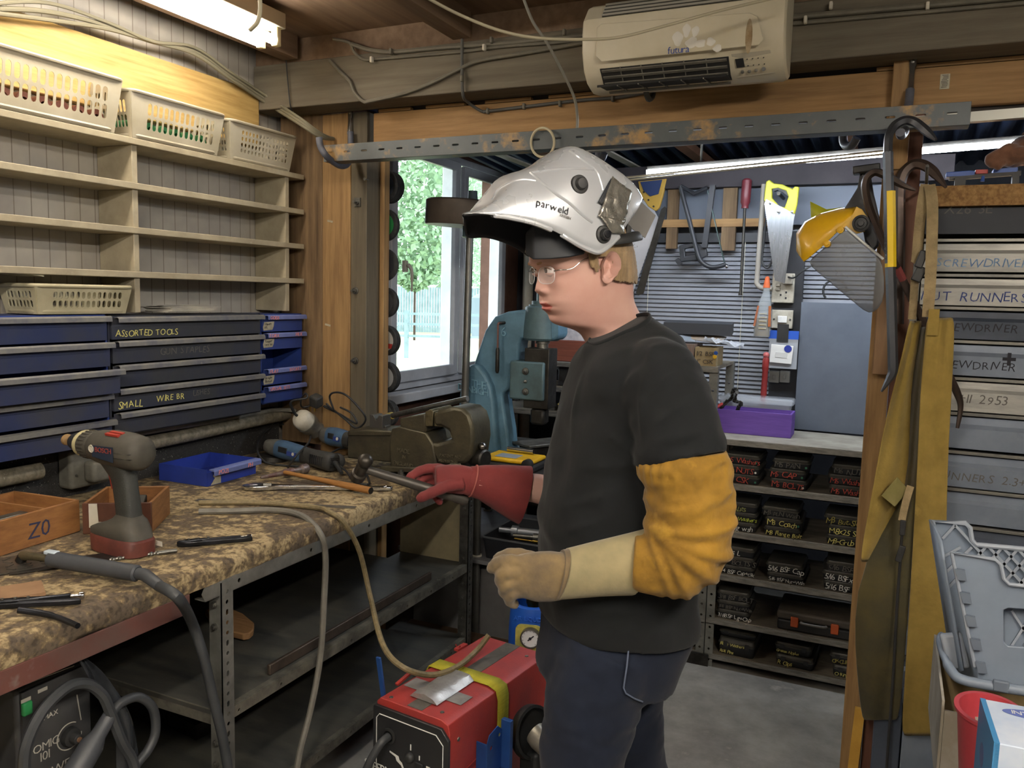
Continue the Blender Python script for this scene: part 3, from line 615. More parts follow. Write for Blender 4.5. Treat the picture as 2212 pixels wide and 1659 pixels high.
b = MB(M); b.loft([ax(.200, .008), ax(.203, .015), ax(.210, .0155), ax(.214, .010), ax(.214, .003)]); b.build('polishing_wheel', mat('brown_wheel', '8d7048', .6), t)
b = MB(M); b.loft([sq(.165, .022, .036, .008, 10), sq(.19, .026, .043, .008, 10), sq(.21, .030, .050, .009, 10), sq(.222, .03, .062, .012, 10)]); b.build('trigger', mat('red_trigger', '9c3226', .5), t)
b = MB(M); b.hexa([(-.03, .0445, .250), (.045, .0445, .256), (.045, .0445, .286), (-.03, .0445, .29), (-.03, .0452, .250), (.045, .0452, .256), (.045, .0452, .286), (-.03, .0452, .29)]); b.build('badge_plate', mat('dark_blue_badge', '1f2a3a', .5), t)
MB(M).glyphs('BOSCH', (.033, .0455, .270), (-1, 0, .03), (0, 0, 1), .019, 0).build('lettering', mat('faded_red_letters', '8f3a2c', .6), t, smooth=False)
b = MB(M); b.ring((.048, .0445, .276), (0, 1, 0), .009, .0014, 20, 6); b.box((.047, .044, .269), (.049, .0458, .283)); b.box((.042, .044, .271), (.044, .0458, .281)); b.box((.052, .044, .271), (.054, .0458, .281)); b.build('emblem', WHITEP, t)
b = MB(M)
for k in range(2): b.obox((-.001-.0*k, .012+.012*k, .3185-.003*k), ((1, 0, 0), (0, 1, -.25), (0, .25, 1)), (.045, .008, .006))
b.build('direction_mark', mat('red_trigger', '9c3226', .5), t)
# ---------------------------------------------------------------- welding torch with its cable over the bench edge
a = B(108, 1207, .957); c = B(298, 1239, .953); d = (c-a).normalized()
t = thing('welding_torch', 'dark grey welding torch with a thick cable hanging over the bench front', 'welding torch', (a+c)/2-V((0, 0, .03)))
TORCH = mat('torch_grey', '3f4145', .5, 0, '35373a', 10, bump=.05, bscale=200)
MB().tube([a, a+d*.004, c-d*.004, c], [.016, .0195, .0195, .016], 20).build('handle', TORCH, t)
e = B(345, 1266, .945); MB().tube([c-d*.005, c+d*.02, e, e+d*.006], [.014, .0145, .0125, .010], 16).build('strain_relief', TORCH, t)
pts = [e, B(385, 1292, .935), P(415, 1345, 'x', BX+.025), P(440, 1420, 'x', BX+.03), P(462, 1515, 'x', BX+.035), P(480, 1590, 'x', BX+.04), P(494, 1670, 'x', BX+.04), P(505, 1760, 'x', BX+.05)]
MB().tube(sm(pts, 8), .0125, 14).build('cable', mat('black_cable', '2d2f31', .5, 0, '37393b', 12), t)
f1 = B(80, 1203, .955); f2 = B(50, 1200, .945)
MB().tube([a+d*.012, f1, f2], [.009, .009, .012], 12).build('neck', mat('brass_neck', '8a8062', .4, .8, '6a6350', 20), t)
MB().tube([f2, B(44, 1212, .93)], [.012, .013], 12).build('nozzle', DSTEEL, t)
b = MB(); b.obox(a+d*.006+V((0, 0, .016)), (d, V((-d.y, d.x, 0)), V((0, 0, 1))), (.035, .018, .01)); b.build('trigger', mat('pale_trigger', 'b4c0c8', .35), t, bevel=.003)
# ---------------------------------------------------------------- pliers, bits, plates
def locking_pliers(name, label, pa, pb, gap, jaw=.05, z=BZ):
    u = (pb-pa); L = u.length; u.normalize(); v = V((-u.y, u.x, 0)); t = thing(name, label, 'pliers', (pa+pb)/2)
    zz = V((0, 0, z+.004)); q = V((pa.x, pa.y, 0))+zz
    b = MB(); b.plate([(0, -.002), (.02, -.014), (.055, -.018), (.075, -.008), (L*.97, -.006-gap), (L, -.016-gap), (L*.9, -.018-gap), (.07, -.022), (.03, -.022), (.0, -.012)], q, u, v, .014); b.build('lower_handle', mat('black_oxide', '27282a', .35, .8, '34353a', 20), t, bevel=.003)
    b = MB(); b.plate([(0, .002), (.02, .013), (.05, .016), (.08, .010), (L*.85, .006+gap), (L*.85, -.004+gap), (.07, 0), (.03, -.002)], q+V((0, 0, .001)), u, v, .012); b.build('upper_handle', mat('black_oxide', '27282a', .35), t, bevel=.003)
    b = MB(); s0 = q+u*(L*.80)+v*(.001+gap)+V((0, 0, .007)); b.tube([s0, s0+u*L*.13], .004, 10); b.lathe(s0+u*L*.13, u, [(0, .005), (.002, .0075), (.010, .0075), (.012, .006)], 14); b.build('adjusting_screw', CHROME, t)
    b = MB()
    for s_ in (.03, .055, .08): b.cyl(q+u*s_+v*.003+V((0, 0, .013)), q+u*s_+v*.003+V((0, 0, .0165)), .0035, n=10)
    b.build('rivet', STEEL, t)
    b = MB(); b.bar(q+u*L*.33+V((0, 0, .007))-v*.004, q+u*L*.62+v*(gap)+V((0, 0, .007)), .008, .008); b.build('toggle_link', STEEL, t); return t
locking_pliers('locking_pliers', 'closed black locking pliers lying on the bench beyond the drill bit', B(382, 1182), B(545, 1168), .004)
OPENP = locking_pliers('locking_pliers', 'open locking pliers lying near the bench edge in front of the torch', B(-30, 1316), B(182, 1300), .012)
a = B(40, 1318, BZ+.02); MB().tube(sm([a, B(90, 1325, BZ+.014), B(130, 1336, BZ+.010), B(168, 1352, BZ+.008)]), [.007]*10+[.006]*9, 10).build('curved_handle', mat('black_oxide', '27282a', .35), OPENP)
a, c = B(236, 1209, BZ+.006), B(382, 1189, BZ+.006); u = (c-a).normalized(); s_ = u.cross(V((0, 0, 1))); L = (c-a).length
t = thing('drill_bit', 'long twist drill bit lying in front of the cordless drill', 'drill bit', (a+c)/2-V((0, 0, .006)))
rings = []
for i in range(50):
    k = i/49*.72; ang = k*34; r1, r2 = .0056, .0032
    rings.append([a+u*(L*k)+(s_*cos(ang+q_)+V((0, 0, 1))*sin(ang+q_))*(r1 if abs(cos(q_)) > .6 else r2) for q_ in [2*pi*j/12 for j in range(12)]])
MB().loft(rings).build('flute', STEEL, t); MB().cyl(a+u*L*.72, c, .0055).build('shank', STEEL, t)
tag(MB().obox(B(150, 1214, BZ+.004), (u, s_, V((0, 0, 1))), (.26, .07, .003)).build('steel_plate', DSTEEL), 'dark offcut plate lying under the welding torch handle', 'plate')
b = MB(); c0 = B(20, 1222, BZ+.002); u2 = V((.45, .89, 0)); v2 = V((-.89, .45, 0))
b.obox(c0+V((0, 0, .002)), (u2, v2, V((0, 0, 1))), (.20, .13, .004))
for i in range(5):
    for j in range(4): b.obox(c0+u2*(-.075+.037*i)+v2*(-.045+.03*j)+V((0, 0, .0045)), (u2+v2*(1 if (i+j) % 2 else -1), v2-u2*(1 if (i+j) % 2 else -1), V((0, 0, 1))), (.022, .006, .002))
tag(b.build('checker_plate', mat('checker_steel', '77736a', .4, .8, '55524b', 12)), 'small square of raised pattern checker plate under the torch nozzle', 'plate')
tag(MB().obox(B(5, 1287, BZ+.008), ((.5, .86, 0), (-.86, .5, 0), (0, 0, 1)), (.16, .09, .015)).build('wood_offcut', mat('brown_offcut', '8f6f50', .8, 0, '7b5d42', 8)), 'brown wooden offcut beside the open locking pliers', 'offcut')
tag(MB().bar(B(425, 1080, BZ+.002), B(768, 1096, BZ+.002), .022, .0025).build('steel_strip', mat('grey_strip', '83807a', .4, .7, '6d6a64', 10)), 'thin grey steel strip lying flat in front of the spanner', 'strip')
for k, (lab, pts, mt, r) in enumerate((('brown sheathed welding lead draped over the bench edge and down to the red welder', [B(430, 1086, BZ+.008), B(560, 1086, BZ+.009), B(680, 1096, BZ+.009), B(712, 1106, BZ+.012), P(742, 1128, 'x', BX+.012), P(776, 1190, 'x', BX+.02), P(800, 1290, 'x', BX+.06), P(826, 1390, 'x', -1.28), P(868, 1440, 'x', -1.17), P(930, 1458, 'z', .548), P(985, 1442, 'z', .551), P(1030, 1405, 'z', .56), P(1056, 1372, 'z', .60)], mat('brown_braided_hose', '857654', .6, 0, '6b5f45', 60), .0085),
        ('grey hose draped over the bench edge and hanging straight to the floor', [B(430, 1105, BZ+.009), B(500, 1104, BZ+.009), B(590, 1102, BZ+.009), B(650, 1113, BZ+.009), P(690, 1150, 'x', BX+.012), P(703, 1200, 'x', BX+.02), P(700, 1300, 'x', BX+.022), P(692, 1420, 'x', BX+.022), P(672, 1530, 'x', BX+.022), P(645, 1640, 'x', BX+.025), P(630, 1760, 'x', BX+.03)], mat('grey_hose', '6e6b62', .55, 0, '5f5c54', 20), .0095))):
    cable('cable_lead' if k == 0 else 'air_hose', pts, r, mt, lab)
# adjustable spanner
a, c = B(524, 1052, BZ+.008), B(846, 1056, BZ+.008); u = (c-a).normalized(); v = V((-u.y, u.x, 0)); L = (c-a).length; q = V((a.x, a.y, BZ+.002))
t = thing('adjustable_spanner', 'large chrome adjustable spanner lying under the wooden hammer handle', 'spanner', (a+c)/2)
b = MB(); b.plate([(0, -.012), (.02, -.03), (.06, -.034), (.10, -.024), (.13, -.012), (L*.6, -.009), (L*.92, -.013), (L, -.008), (L+.004, 0), (L, .008), (L*.92, .013), (L*.6, .009), (.13, .012), (.105, .02), (.07, .018), (.05, .0), (.03, -.004), (.012, .004)], q, u, v, .015, [circ(L*.955, 0, .006, 14)]); b.build('body', CHROME, t, bevel=.003)
b = MB(); b.plate([(-.002, .006), (.02, .022), (.05, .033), (.075, .024), (.06, .004), (.034, .0)], q+V((0, 0, .001)), u, v, .013); b.build('jaw', CHROME, t, bevel=.002)
b = MB(); w0 = q+u*.086+v*.004+V((0, 0, .013)); b.lathe(w0-u*.014, u, sum([[(i*.004, .0075), (i*.004+.0025, .0075), (i*.004+.0026, .006), (i*.004+.0039, .006)] for i in range(7)], []), 16); b.build('worm_screw', STEEL, t)
# hammer with wooden handle
a, c = B(615, 1020, BZ+.028), B(801, 1060, BZ+.022); d = (c-a).normalized()
t = thing('hammer', 'small hammer with a worn wooden handle lying across the chrome spanner', 'hammer', (a+c)/2)
MB().tube([a, a.lerp(c, .15), a.lerp(c, .5), a.lerp(c, .85), c-d*.002, c], [.008, .009, .0115, .0145, .0145, .012], 14, flat=.85).build('handle', wood('ash_handle', 'a5743c', '7d5327', 'x', 5), t)
MB().cyl(c, c+d*.0012, .0118).build('handle_end', DSTEEL, t)
h0, h1 = B(563, 1032, BZ+.018), B(664, 1011, BZ+.022); hd = (h1-h0).normalized(); L = (h1-h0).length
b = MB(); b.lathe(h0, hd, [(0, .004), (.01, .006), (L*.45, .010), (L*.5, .014), (L*.68, .014), (L*.7, .010), (L*.84, .010), (L*.87, .018), (L*.98, .019), (L, .016)], 20); b.build('head', mat('red_brown_head', '6b3a34', .4, .6, '8b8580', 14), t)
# ================================================================ posts carrying the cross timbers
def pxX(x, Y, y=600): return P(x, y, 'y', Y).x
GPOST = wood('grey_stained_post', '6a604d', '4d463a', 'z', 2.4)
t = thing('timber_post', 'tall built up post of pale and grey planks with bolts at the bench end', 'post', (-2.05, 2.92, 0))
MB().box((pxX(692, 2.865), 2.865, 0), (pxX(756, 2.865), 2.95, 2.349)).build('pale_plank', WOODZ, t, bevel=.003)
MB().box((pxX(756, 2.872)+.001, 2.872, 0), (pxX(791, 2.872), 2.99, 2.349)).build('grey_plank', GPOST, t, bevel=.003)
MB().box((pxX(791, 2.872)+.002, 2.965, 0), (pxX(829, 2.965), 3.005, 2.2)).build('thin_batten', WOODZ, t, bevel=.002)
for px, py, pl in ((773, 437, 1), (768, 628, 0), (768, 779, 0)):
    c = P(px, py, 'y', 2.872); b = MB()
    if pl: b.cbox(c+V((0, -.003, 0)), (.032, .005, .036))
    b.lathe(c, (0, -1, 0), [(0, .015), (.003, .015), (.004, .011), (.012, .011), (.012, .006), (.028, .006)], 12); b.build('bolt', STEEL, t)
c = P(797, 389, 'y', 2.868); b = MB(); b.cyl(c, c+V((0, -.03, 0)), .0018); b.cyl(c+V((0, -.03, 0)), c+V((0, -.032, 0)), .006); b.build('nail', STEEL, t)
for px, py in ((713, 478), (708, 702)): MB().obox(P(px, py, 'y', 2.864), ((1, 0, -.2), (0, 1, 0), (.2, 0, 1)), (.028, .002, .008)).build('torn_paper_scrap', LAB, t)
MB().box((pxX(780, 3.115), 3.10, 0), (pxX(824, 3.115), 3.12, 2.2)).build('rear_board', WOODD, t)
# discs hanging on nails behind the post
DISC = mat('cutting_disc', '3a3b3c', .85, 0, '2b2c2d', 60, bump=.3, bscale=300)
FACES = [('blue_disc_face', '39414f'), ('green_disc_face', '2e8a4a'), ('dark_disc_face', '34353a'), ('grey_disc_face', '47484a'), ('white_disc_face', 'c9c6be'), ('pale_disc_face', 'aeb0b0'), ('mid_grey_disc_face', '5a5b59')]
labs = ['top stack of blue grey discs hanging behind the post, above the green one', 'grinding disc with a green face hanging behind the post', 'plain dark disc hanging behind the post under the green faced disc', 'pair of dark discs hanging behind the post level with the window handle bottom', 'discs with a white and red face hanging behind the post', 'three rimmed discs with a white centre hanging behind the post above the lowest', 'lowest stack of grey discs hanging behind the post just above the bench']
for i, (y0, y1) in enumerate(((367, 437), (451, 521), (536, 608), (620, 687), (702, 770), (781, 850), (863, 925))):
    c = P(829, (y0+y1)/2, 'y', 3.03); r = (y1-y0)/1775*3.47/2; n = (5, 2, 1, 2, 3, 3, 3)[i]
    t = thing('grinding_disc', labs[i], 'disc', c-V((0, 0, r)), 'discs hung behind the post')
    for k in range(n):
        MB().lathe(c+V((0, .012*(n-k), 0)), (0, -1, 0), [(0, .012), (0, r*.95), (.002, r), (.008, r), (.010, r*.95), (.010, .012)], 32).build('disc', DISC, t, sharp=30)
    MB().lathe(c+V((0, .002, 0)), (0, -1, 0), [(0, .012), (0, r*.72), (.001, r*.72), (.001, .012)], 28).build('face_label', mat(FACES[i][0], FACES[i][1], .6, 0), t)
    if i == 4: MB().plate([(-.7*r, -.5*r), (.6*r, -.5*r), (.68*r, -.2*r), (-.68*r, -.1*r)], c-V((0, .0002, 0)), (1, 0, 0), (0, 0, 1), .0006).build('red_band', mat('red_label', 'b3342c', .6), t)
    MB().cyl(c+V((0, .08, 0)), c+V((0, -.012, 0)), .004).build('nail', STEEL, t)
# right post with block, and hooks that carry the slotted bar
YR = 2.87
xl, xr = pxX(1890, YR, 700), pxX(1945, YR, 700)
t = thing('timber_post', 'tall yellow pine post between the back shelves and the drawer cabinet, hung with pry bars', 'post', ((xl+xr)/2, YR+.05, 0))
z0 = P(1945, 600, 'y', YR)
MB().box((P(1868, 900, 'y', YR).x, YR, 0), (.0, YR+.035, 2.21)).build('plank', WOODZ, t, bevel=.002)
MB().box((.001, YR+.005, 0), (.045, YR+.09, 2.21)).build('dark_plank', wood('red_brown_plank', '6a4433', '4f3327', 'z'), t, bevel=.002)
MB().box((-.052, 2.815, 2.03), (.006, 2.853, P(1965, 113, 'y', 2.815).z)).build('block', WOODZ, t, bevel=.003)
MB().box((-.05, 2.815, 1.4), (.0, 2.869, 2.029)).build('packing_block', wood('stained_block', '7a5c3c', '4f3a28', 'z'), t, bevel=.003)
def hook(lab, px, ytop, ybot, Y, pts):
    a, c = P(px, ytop, 'y', Y), P(px-1, ybot, 'y', Y)
    t = thing('storage_hook', lab, 'hook', c); L = a.z-c.z
    b = MB(); b.loft([[(c.x-w, Y-.001, z), (c.x+w, Y-.001, z), (c.x+w*.7, Y-.004-d, z), (c.x-w*.7, Y-.004-d, z)] for z, w, d in ((a.z, .007, 0), (a.z-.006, .0125, .001), (a.z-L*.25, .0125, .002), (a.z-L*.5, .009, .004), (a.z-L*.8, .0095, .008), (c.z, .011, .012))]); b.build('flattened_end', CHROME, t, bevel=.001)
    b = MB(); b.lathe((c.x, Y-.004, a.z-L*.22), (0, -1, 0), [(0, .006), (.003, .005), (.004, .002)], 12); b.build('screw', STEEL, t)
    MB().tube(sm(pts, 8), .0125, 14).build('rubber_sleeve', mat('blue_grey_rubber', '5d606b', .5, 0, '52545c', 20), t)
hook('grey sleeved hook on the tall built up post, holding the slotted steel bar', 758, 231, 292, 2.863, [P(757, 285, 'y', 2.846), P(757, 320, 'y', 2.835), P(752, 352, 'y', 2.79), P(735, 358, 'y', 2.70), P(708, 340, 'y', 2.58), P(693, 318, 'y', 2.555), P(689, 297, 'y', 2.55)])
hook('chrome ended grey sleeved hook on the pine post, holding slotted bar and pry bar', 1968, 116, 198, 2.815, [P(1966, 195, 'y', 2.80), P(1963, 225, 'y', 2.77), P(1957, 262, 'y', 2.68), P(1953, 285, 'y', 2.60), P(1947, 292, 'y', 2.56), P(1945, 286, 'y', 2.54)])
# slotted steel bar (angle)
SB = mat('painted_slotted_bar', '454a4c', .5, .2, '4f5455', 9, bump=.05, col3='96784e', lo=.3, hi=.54, det=8)
A, C_ = P(700, 314, 'y', 2.615), P(2099, 219, 'y', 2.615); L = C_.x-A.x; h = .062
hs = []
n = 28
for i in range(n): x = .03+(L-.075)*i/(n-1); hs.append(rrect(x-.013, -.032, x+.013, -.026, .0029, 3))
b = MB(); zz = (C_.z-A.z)/L; u = V((1, 0, zz)).normalized()
b.plate([(0, -h), (L, -h), (L, 0), (0, 0)], A, u, (0, 0, 1), .003, hs); b.bar(A+V((0, .032, -h+.0015)), A+u*L+V((0, .032, -h+.0015)), .060, .003)
tag(b.build('slotted_bar', SB, bevel=.0008), 'long scratched grey slotted steel bar lying in the two wall hooks under the timber', 'bar')
a, c = P(1250, 322, 'y', 2.80), P(2212, 245, 'y', 2.80); tag(MB().bar(a, c+(c-a)*.1, .03, .028).build('aluminium_rail', mat('pale_rail', '9a9a92', .4, .5)), 'pale aluminium rail lying behind the slotted bar', 'rail')
a, c = P(1330, 372, 'y', 2.95), P(2150, 282, 'y', 2.95)
b = MB(); 
for px, py in ((1295, 318), (1822, 285)):
    p = P(px, py, 'y', 2.93); tag(MB().tube(sm([p+V((0, -.018, .03)), p+V((0, -.008, .01)), p+V((.005, -.02, -.04)), p+V((.03, -.06, -.055)), p+V((.045, -.075, -.035))], 5), .013, 12).build('storage_hook', mat('blue_grey_rubber', '5d606b')), 'grey sleeved hook behind the slotted bar '+('just over the raised welding helmet' if px < 1500 else 'near the pine post'), 'hook')
a, c = P(1330, 385, 'y', 3.40), P(1560, 358, 'y', 3.40)
for dz in (0, -.012): tag(MB().tube([a+V((-.05, 0, dz-.004)), c+V((.6, 0, dz+.03))], .004, 6).build('white_cable', WHITEP), ('upper' if dz == 0 else 'lower')+' of two thin white wires running below the strip light', 'cable')
# ---------------------------------------------------------------- heater
yh = 2.56; H0, H1 = P(1258, 60, 'y', yh).x, P(1698, 60, 'y', yh).x
zt, zb = P(1480, 0, 'y', yh).z+.035, P(1480, 166, 'y', yh).z
HM = mat('yellowed_white_casing', 'd2cab4', .35, 0, 'c2b89c', 3, col3='ddd7c7'); HG = mat('heater_grille', '7b776b', .6, 0, '65625a', 20)
t = thing('wall_heater', 'grubby white air heater on the dark cross beam, a wire sagging across it', 'heater', ((H0+H1)/2, 2.65, zb))
Hh = zt-zb; pr = [(0, 0), (.05, -.005), (.10, .01), (.145, .05), (.165, .10), (.17, .16), (.165, Hh-.06), (.12, Hh-.005), (0, Hh)]
pr = [(2.718-d, zb+z) for d, z in pr]
b = MB(); rings = []
for s, k in ((0, .90), (.006, .965), (.02, 1), (H1-H0-.02, 1), (H1-H0-.006, .965), (H1-H0, .90)):
    cy_, cz_ = 2.65, zb+Hh/2
    rings.append([(H0+s, min(2.718, cy_+(y-cy_)*k), cz_+(z-cz_)*k) for y, z in pr])
b.loft(rings); b.build('casing', HM, t, bevel=.006, seg=3, sharp=30)
yf = 2.718-.1712
def onf(px, py, off=0): return P(px, py, 'y', yf-off)
def patch(name, px, mt, th=.003, off=0, bevel=0):
    q = [onf(x, y, off) for x, y in px]; b = MB(); k = len(q); b.add(q+[p+V((0, -th, 0)) for p in q], [tuple(range(k-1, -1, -1)), tuple(range(k, 2*k))]+[(i, (i+1) % k, (i+1) % k+k, i+k) for i in range(k)]); return b.build(name, mt, t, bevel=bevel)
patch('front_panel', [(1290, 60), (1300, 52), (1620, 28), (1637, 36), (1650, 86), (1640, 98), (1300, 134), (1288, 122)], HM, .004, bevel=.003)
zg = zb+.055
g0, g1 = P(1290, 155, 'y', yf).x, P(1570, 130, 'y', yf).x
def slope(z, w=.002):                              # point on the casing's lower front
    pts = pr
    for (ya, za), (yb_, zb_) in zip(pts, pts[1:]):
        if za <= z <= zb_ and zb_ > za: return ya+(yb_-ya)*(z-za)/(zb_-za)-w
    return pts[4][0]-w
b = MB(); zc = P(1430, 131, 'y', yf).z; za = zc-.062
b.loft([[(x, slope(za+(zc-za)*k/10, .0015), za+(zc-za)*k/10) for k in range(11)] for x in (g0, g1)], caps=False, closed=False)
gr = b.build('air_outlet', mat('dark_slot', '1f1e1c', .8), t, solid=.002, off=0)
for k in range(4):
    z = za+(zc-za)*(k+.5)/4; b = MB(); b.obox(((g0+g1)/2, slope(z)-.004, z), ((1, 0, 0), (0, 1, -.5), (0, .5, 1)), (g1-g0-.012, .009, .004)); b.build('louvre', HG, gr)
for k in range(1, 6):
    x = g0+(g1-g0)*k/6; MB().tube([(x, slope(za+(zc-za)*j/8, .004), za+(zc-za)*j/8) for j in range(9)], .002, 6).build('louvre_stay', HG, gr)
x0, x1 = P(1300, 30, 'y', yf).x, H1-.03; z0, z1 = zt-.058, zt-.004
def slope2(z): return yf+.012+(z-(zt-.06))/.055*.042
b = MB(); b.hexa([(x0, slope2(z0)-.012, z0), (x1, slope2(z0)-.012, z0), (x1, slope2(z0)+.02, z0), (x0, slope2(z0)+.02, z0), (x0, slope2(z1)-.012, z1), (x1, slope2(z1)-.012, z1), (x1, slope2(z1)+.02, z1), (x0, slope2(z1)+.02, z1)])
gr = b.build('air_intake', mat('grey_slot', '4b4a44', .8), t)
for k in range(4):
    z = z0+(z1-z0)*(k+.5)/4; MB().box((x0, slope2(z)-.017, z-.004), (x1, slope2(z)-.01, z+.002)).build('louvre', mat('pale_louvre', '9a968a', .5), gr)
cp = [P(x, y, 'y', yf-.001) for x, y in ((1577, 113), (1662, 104), (1667, 142), (1580, 152))]
def onl(p): return V((p.x, slope(min(p.z, pr[5][1]), .003), p.z))
q = [onl(p) for p in cp]; b = MB(); b.add(q+[p+V((0, -.002, 0)) for p in q], [(3, 2, 1, 0), (4, 5, 6, 7), (0, 1, 5, 4), (1, 2, 6, 5), (2, 3, 7, 6), (3, 0, 4, 7)]); cpn = b.build('control_panel', mat('panel_beige', 'b8b19d', .5), t)
def dot(px, py, r, mt, nm):
    p = onl(P(px, py, 'y', yf)); MB().lathe(p+V((0, .001, 0)), (0, -1, -.35), [(0, r), (.004, r), (.0045, r*.7)], 12).build(nm, mt, cpn)
p = [onl(P(x, y, 'y', yf)) for x, y in ((1584, 122), (1602, 120), (1603, 135), (1585, 137))]; b = MB(); b.add([s+V((0, -.0025, 0)) for s in p]+[s+V((0, -.0035, 0)) for s in p], [(3, 2, 1, 0), (4, 5, 6, 7), (0, 1, 5, 4), (1, 2, 6, 5), (2, 3, 7, 6), (3, 0, 4, 7)]); b.build('display', BLACKP, cpn)
for px, py in ((1596, 143), (1611, 142), (1626, 140)): dot(px, py, .005, STEEL, 'button')
dot(1643, 137, .006, mat('button_grey', '6b6a66', .5), 'button')
for i in range(4):
    for j in range(2): dot(1610+12*i, 121+11*j-1.2*i, .0016, INK, 'pilot_light')
p = onf(1442, 117, .0045); MB().glyphs('futura', p, (1, 0, 0), (0, 0, 1), .030, 0, sp=.92).build('lettering', mat('blue_logo', '2f4a9a', .5), t, smooth=False)
c = onf(1311, 122, .0015); b = MB(); b.ring(c, (0, 1, 0), .0105, .0012, 24, 6); b.bar(c+V((-.007, 0, .007)), c+V((.007, 0, -.007)), .0018, .001, (0, 1, 0)); b.build('prohibition_mark', INK, t)
b = MB(); R = random.Random(4)
for px, py, rx, rz in ((1464, 84, .016, .02), (1483, 66, .012, .018), (1502, 68, .011, .016), (1494, 92, .018, .015), (1513, 94, .016, .013), (1535, 90, .013, .012), (1550, 104, .013, .010)):
    q = onf(px, py, .0042); b.loft([[q+V((rx*s*cos(a)*(1+.2*sin(3*a+px)), -d, rz*s*sin(a)*(1+.15*cos(2*a+py)))) for a in [2*pi*i/16 for i in range(16)]] for s, d in ((1, 0), (.7, .0015), (.2, .002))])
b.build('torn_sticker_residue', mat('residue_white', 'dad6ca', .6), t)
b = MB(); q = onf(1619, 55, .0042); b.loft([[q+V((rx*cos(a), -.0004*k, rz*sin(a)-.03)) for a in [2*pi*i/16 for i in range(16)]] for k, (rx, rz) in enumerate(((.010, .05), (.009, .048)))]); b.build('rust_stain', mat('brown_stain', '8a7250', .8, 0, 'a8977a', 30), t)
# paper label and stain on the timber
q = P(2041, 176, 'y', 2.853); t2 = thing('paper_label', 'small white printed paper label stuck on the timber right of the chrome hook'.replace('right of', 'next to'), 'label', q)
MB().cbox(q, (.026, .001, .044)).build('paper', mat('old_paper', 'c2bda8', .8, 0, 'aba58e', 40), t2)
for k in range(9): MB().cbox(q+V((rnd.uniform(-.002, .002), -.0008, .018-.0043*k)), (.018+rnd.uniform(-.004, .002), .0006, .0014)).build('print_line', INK, t2)
# ---------------------------------------------------------------- cables along the beam and ceiling
GC2 = mat('painted_grey_cable', '6f6a5c', .6, 0, '5f5b50', 12)
def bc(pts, Y=2.712): return [P(x, y, 'y', Y) for x, y in pts]
cable('grey_cable', bc([(760, 95), (800, 108), (850, 112), (950, 103), (1100, 92), (1260, 76), (1700, 38), (2300, -15)]), .0085, GC2, 'upper painted grey cable clipped along the top of the cross beam')
cable('grey_cable', bc([(720, 84), (755, 92), (765, 112), (785, 128), (815, 127), (900, 120), (1000, 111), (1090, 100), (1250, 88), (1700, 52), (2300, -2)]), .006, GC2, 'second painted grey cable on the cross beam, dipping under a white clip')
cable('grey_cable', bc([(712, 130), (735, 155), (755, 175), (765, 200), (785, 219), (800, 218), (870, 202), (930, 180), (1000, 145), (1040, 130), (1130, 115), (1255, 93), (1300, 84)], 2.708), .007, GC2, 'painted grey cable making a low loop on the cross beam before rising to the heater')
cable('grey_cable', [P(998, 40, 'y', 2.70), P(998, 90, 'y', 2.702), P(998, 150, 'y', 2.708), P(1000, 205, 'y', 2.712), P(1012, 222, 'y', 2.80), P(1040, 240, 'y', 2.845), P(1055, 240, 'y', 2.848), P(1130, 231, 'y', 2.848), P(1250, 217, 'y', 2.848), P(1330, 211, 'y', 2.848), P(1390, 200, 'y', 2.845), P(1405, 185, 'y', 2.80), P(1408, 175, 'y', 2.72)], .006, mat('dark_grey_cable', '4f4e4a', .6), 'dark grey cable coming down the beam and running along the timber to the heater')
cable('power_cable', [P(1395, 178, 'y', 2.69), P(1396, 200, 'y', 2.70), P(1402, 214, 'y', 2.73), P(1410, 205, 'y', 2.78), P(1411, 180, 'y', 2.80)], .010, mat('dark_grey_cable', '4f4e4a'), 'short thick cable loop hanging under the heater')
CLIP = WHITEP
for i, (x, y, Y, mt) in enumerate([(803, 129, 2.70, CLIP), (1046, 103, 2.70, CLIP), (1740, 43, 2.70, CLIP), (1795, 12, 2.70, CLIP), (2004, 13, 2.70, CLIP), (845, 111, 2.70, GC2), (1062, 87, 2.70, GC2), (1219, 70, 2.70, GC2), (1054, 240, 2.845, GC2), (1132, 230, 2.845, GC2), (1210, 224, 2.845, GC2), (1324, 213, 2.845, GC2), (998, 170, 2.70, GC2)]):
    p = P(x, y, 'y', Y); tag(MB().cbox(p, (.010, .018, .022)).build('cable_clip', mt, bevel=.003), ['white cable clip at the dip of the second cable on the beam', 'white cable clip on the beam above the hanging dark cable', 'white cable clip on the beam just past the heater', 'white cable clip high on the beam past the heater', 'white cable clip high on the beam above the chrome hook', 'grey cable clip on the upper beam cable, first from the shelf wall', 'grey cable clip on the upper beam cable, second from the shelf wall', 'grey cable clip on the upper beam cable beside the heater', 'grey clip on the timber cable, first from the shelf wall', 'grey clip on the timber cable, second from the shelf wall', 'grey clip on the timber cable, third from the shelf wall', 'grey clip on the timber cable close to the heater', 'grey clip on the cable hanging down the face of the beam'][i], 'clip', 'cable clips')
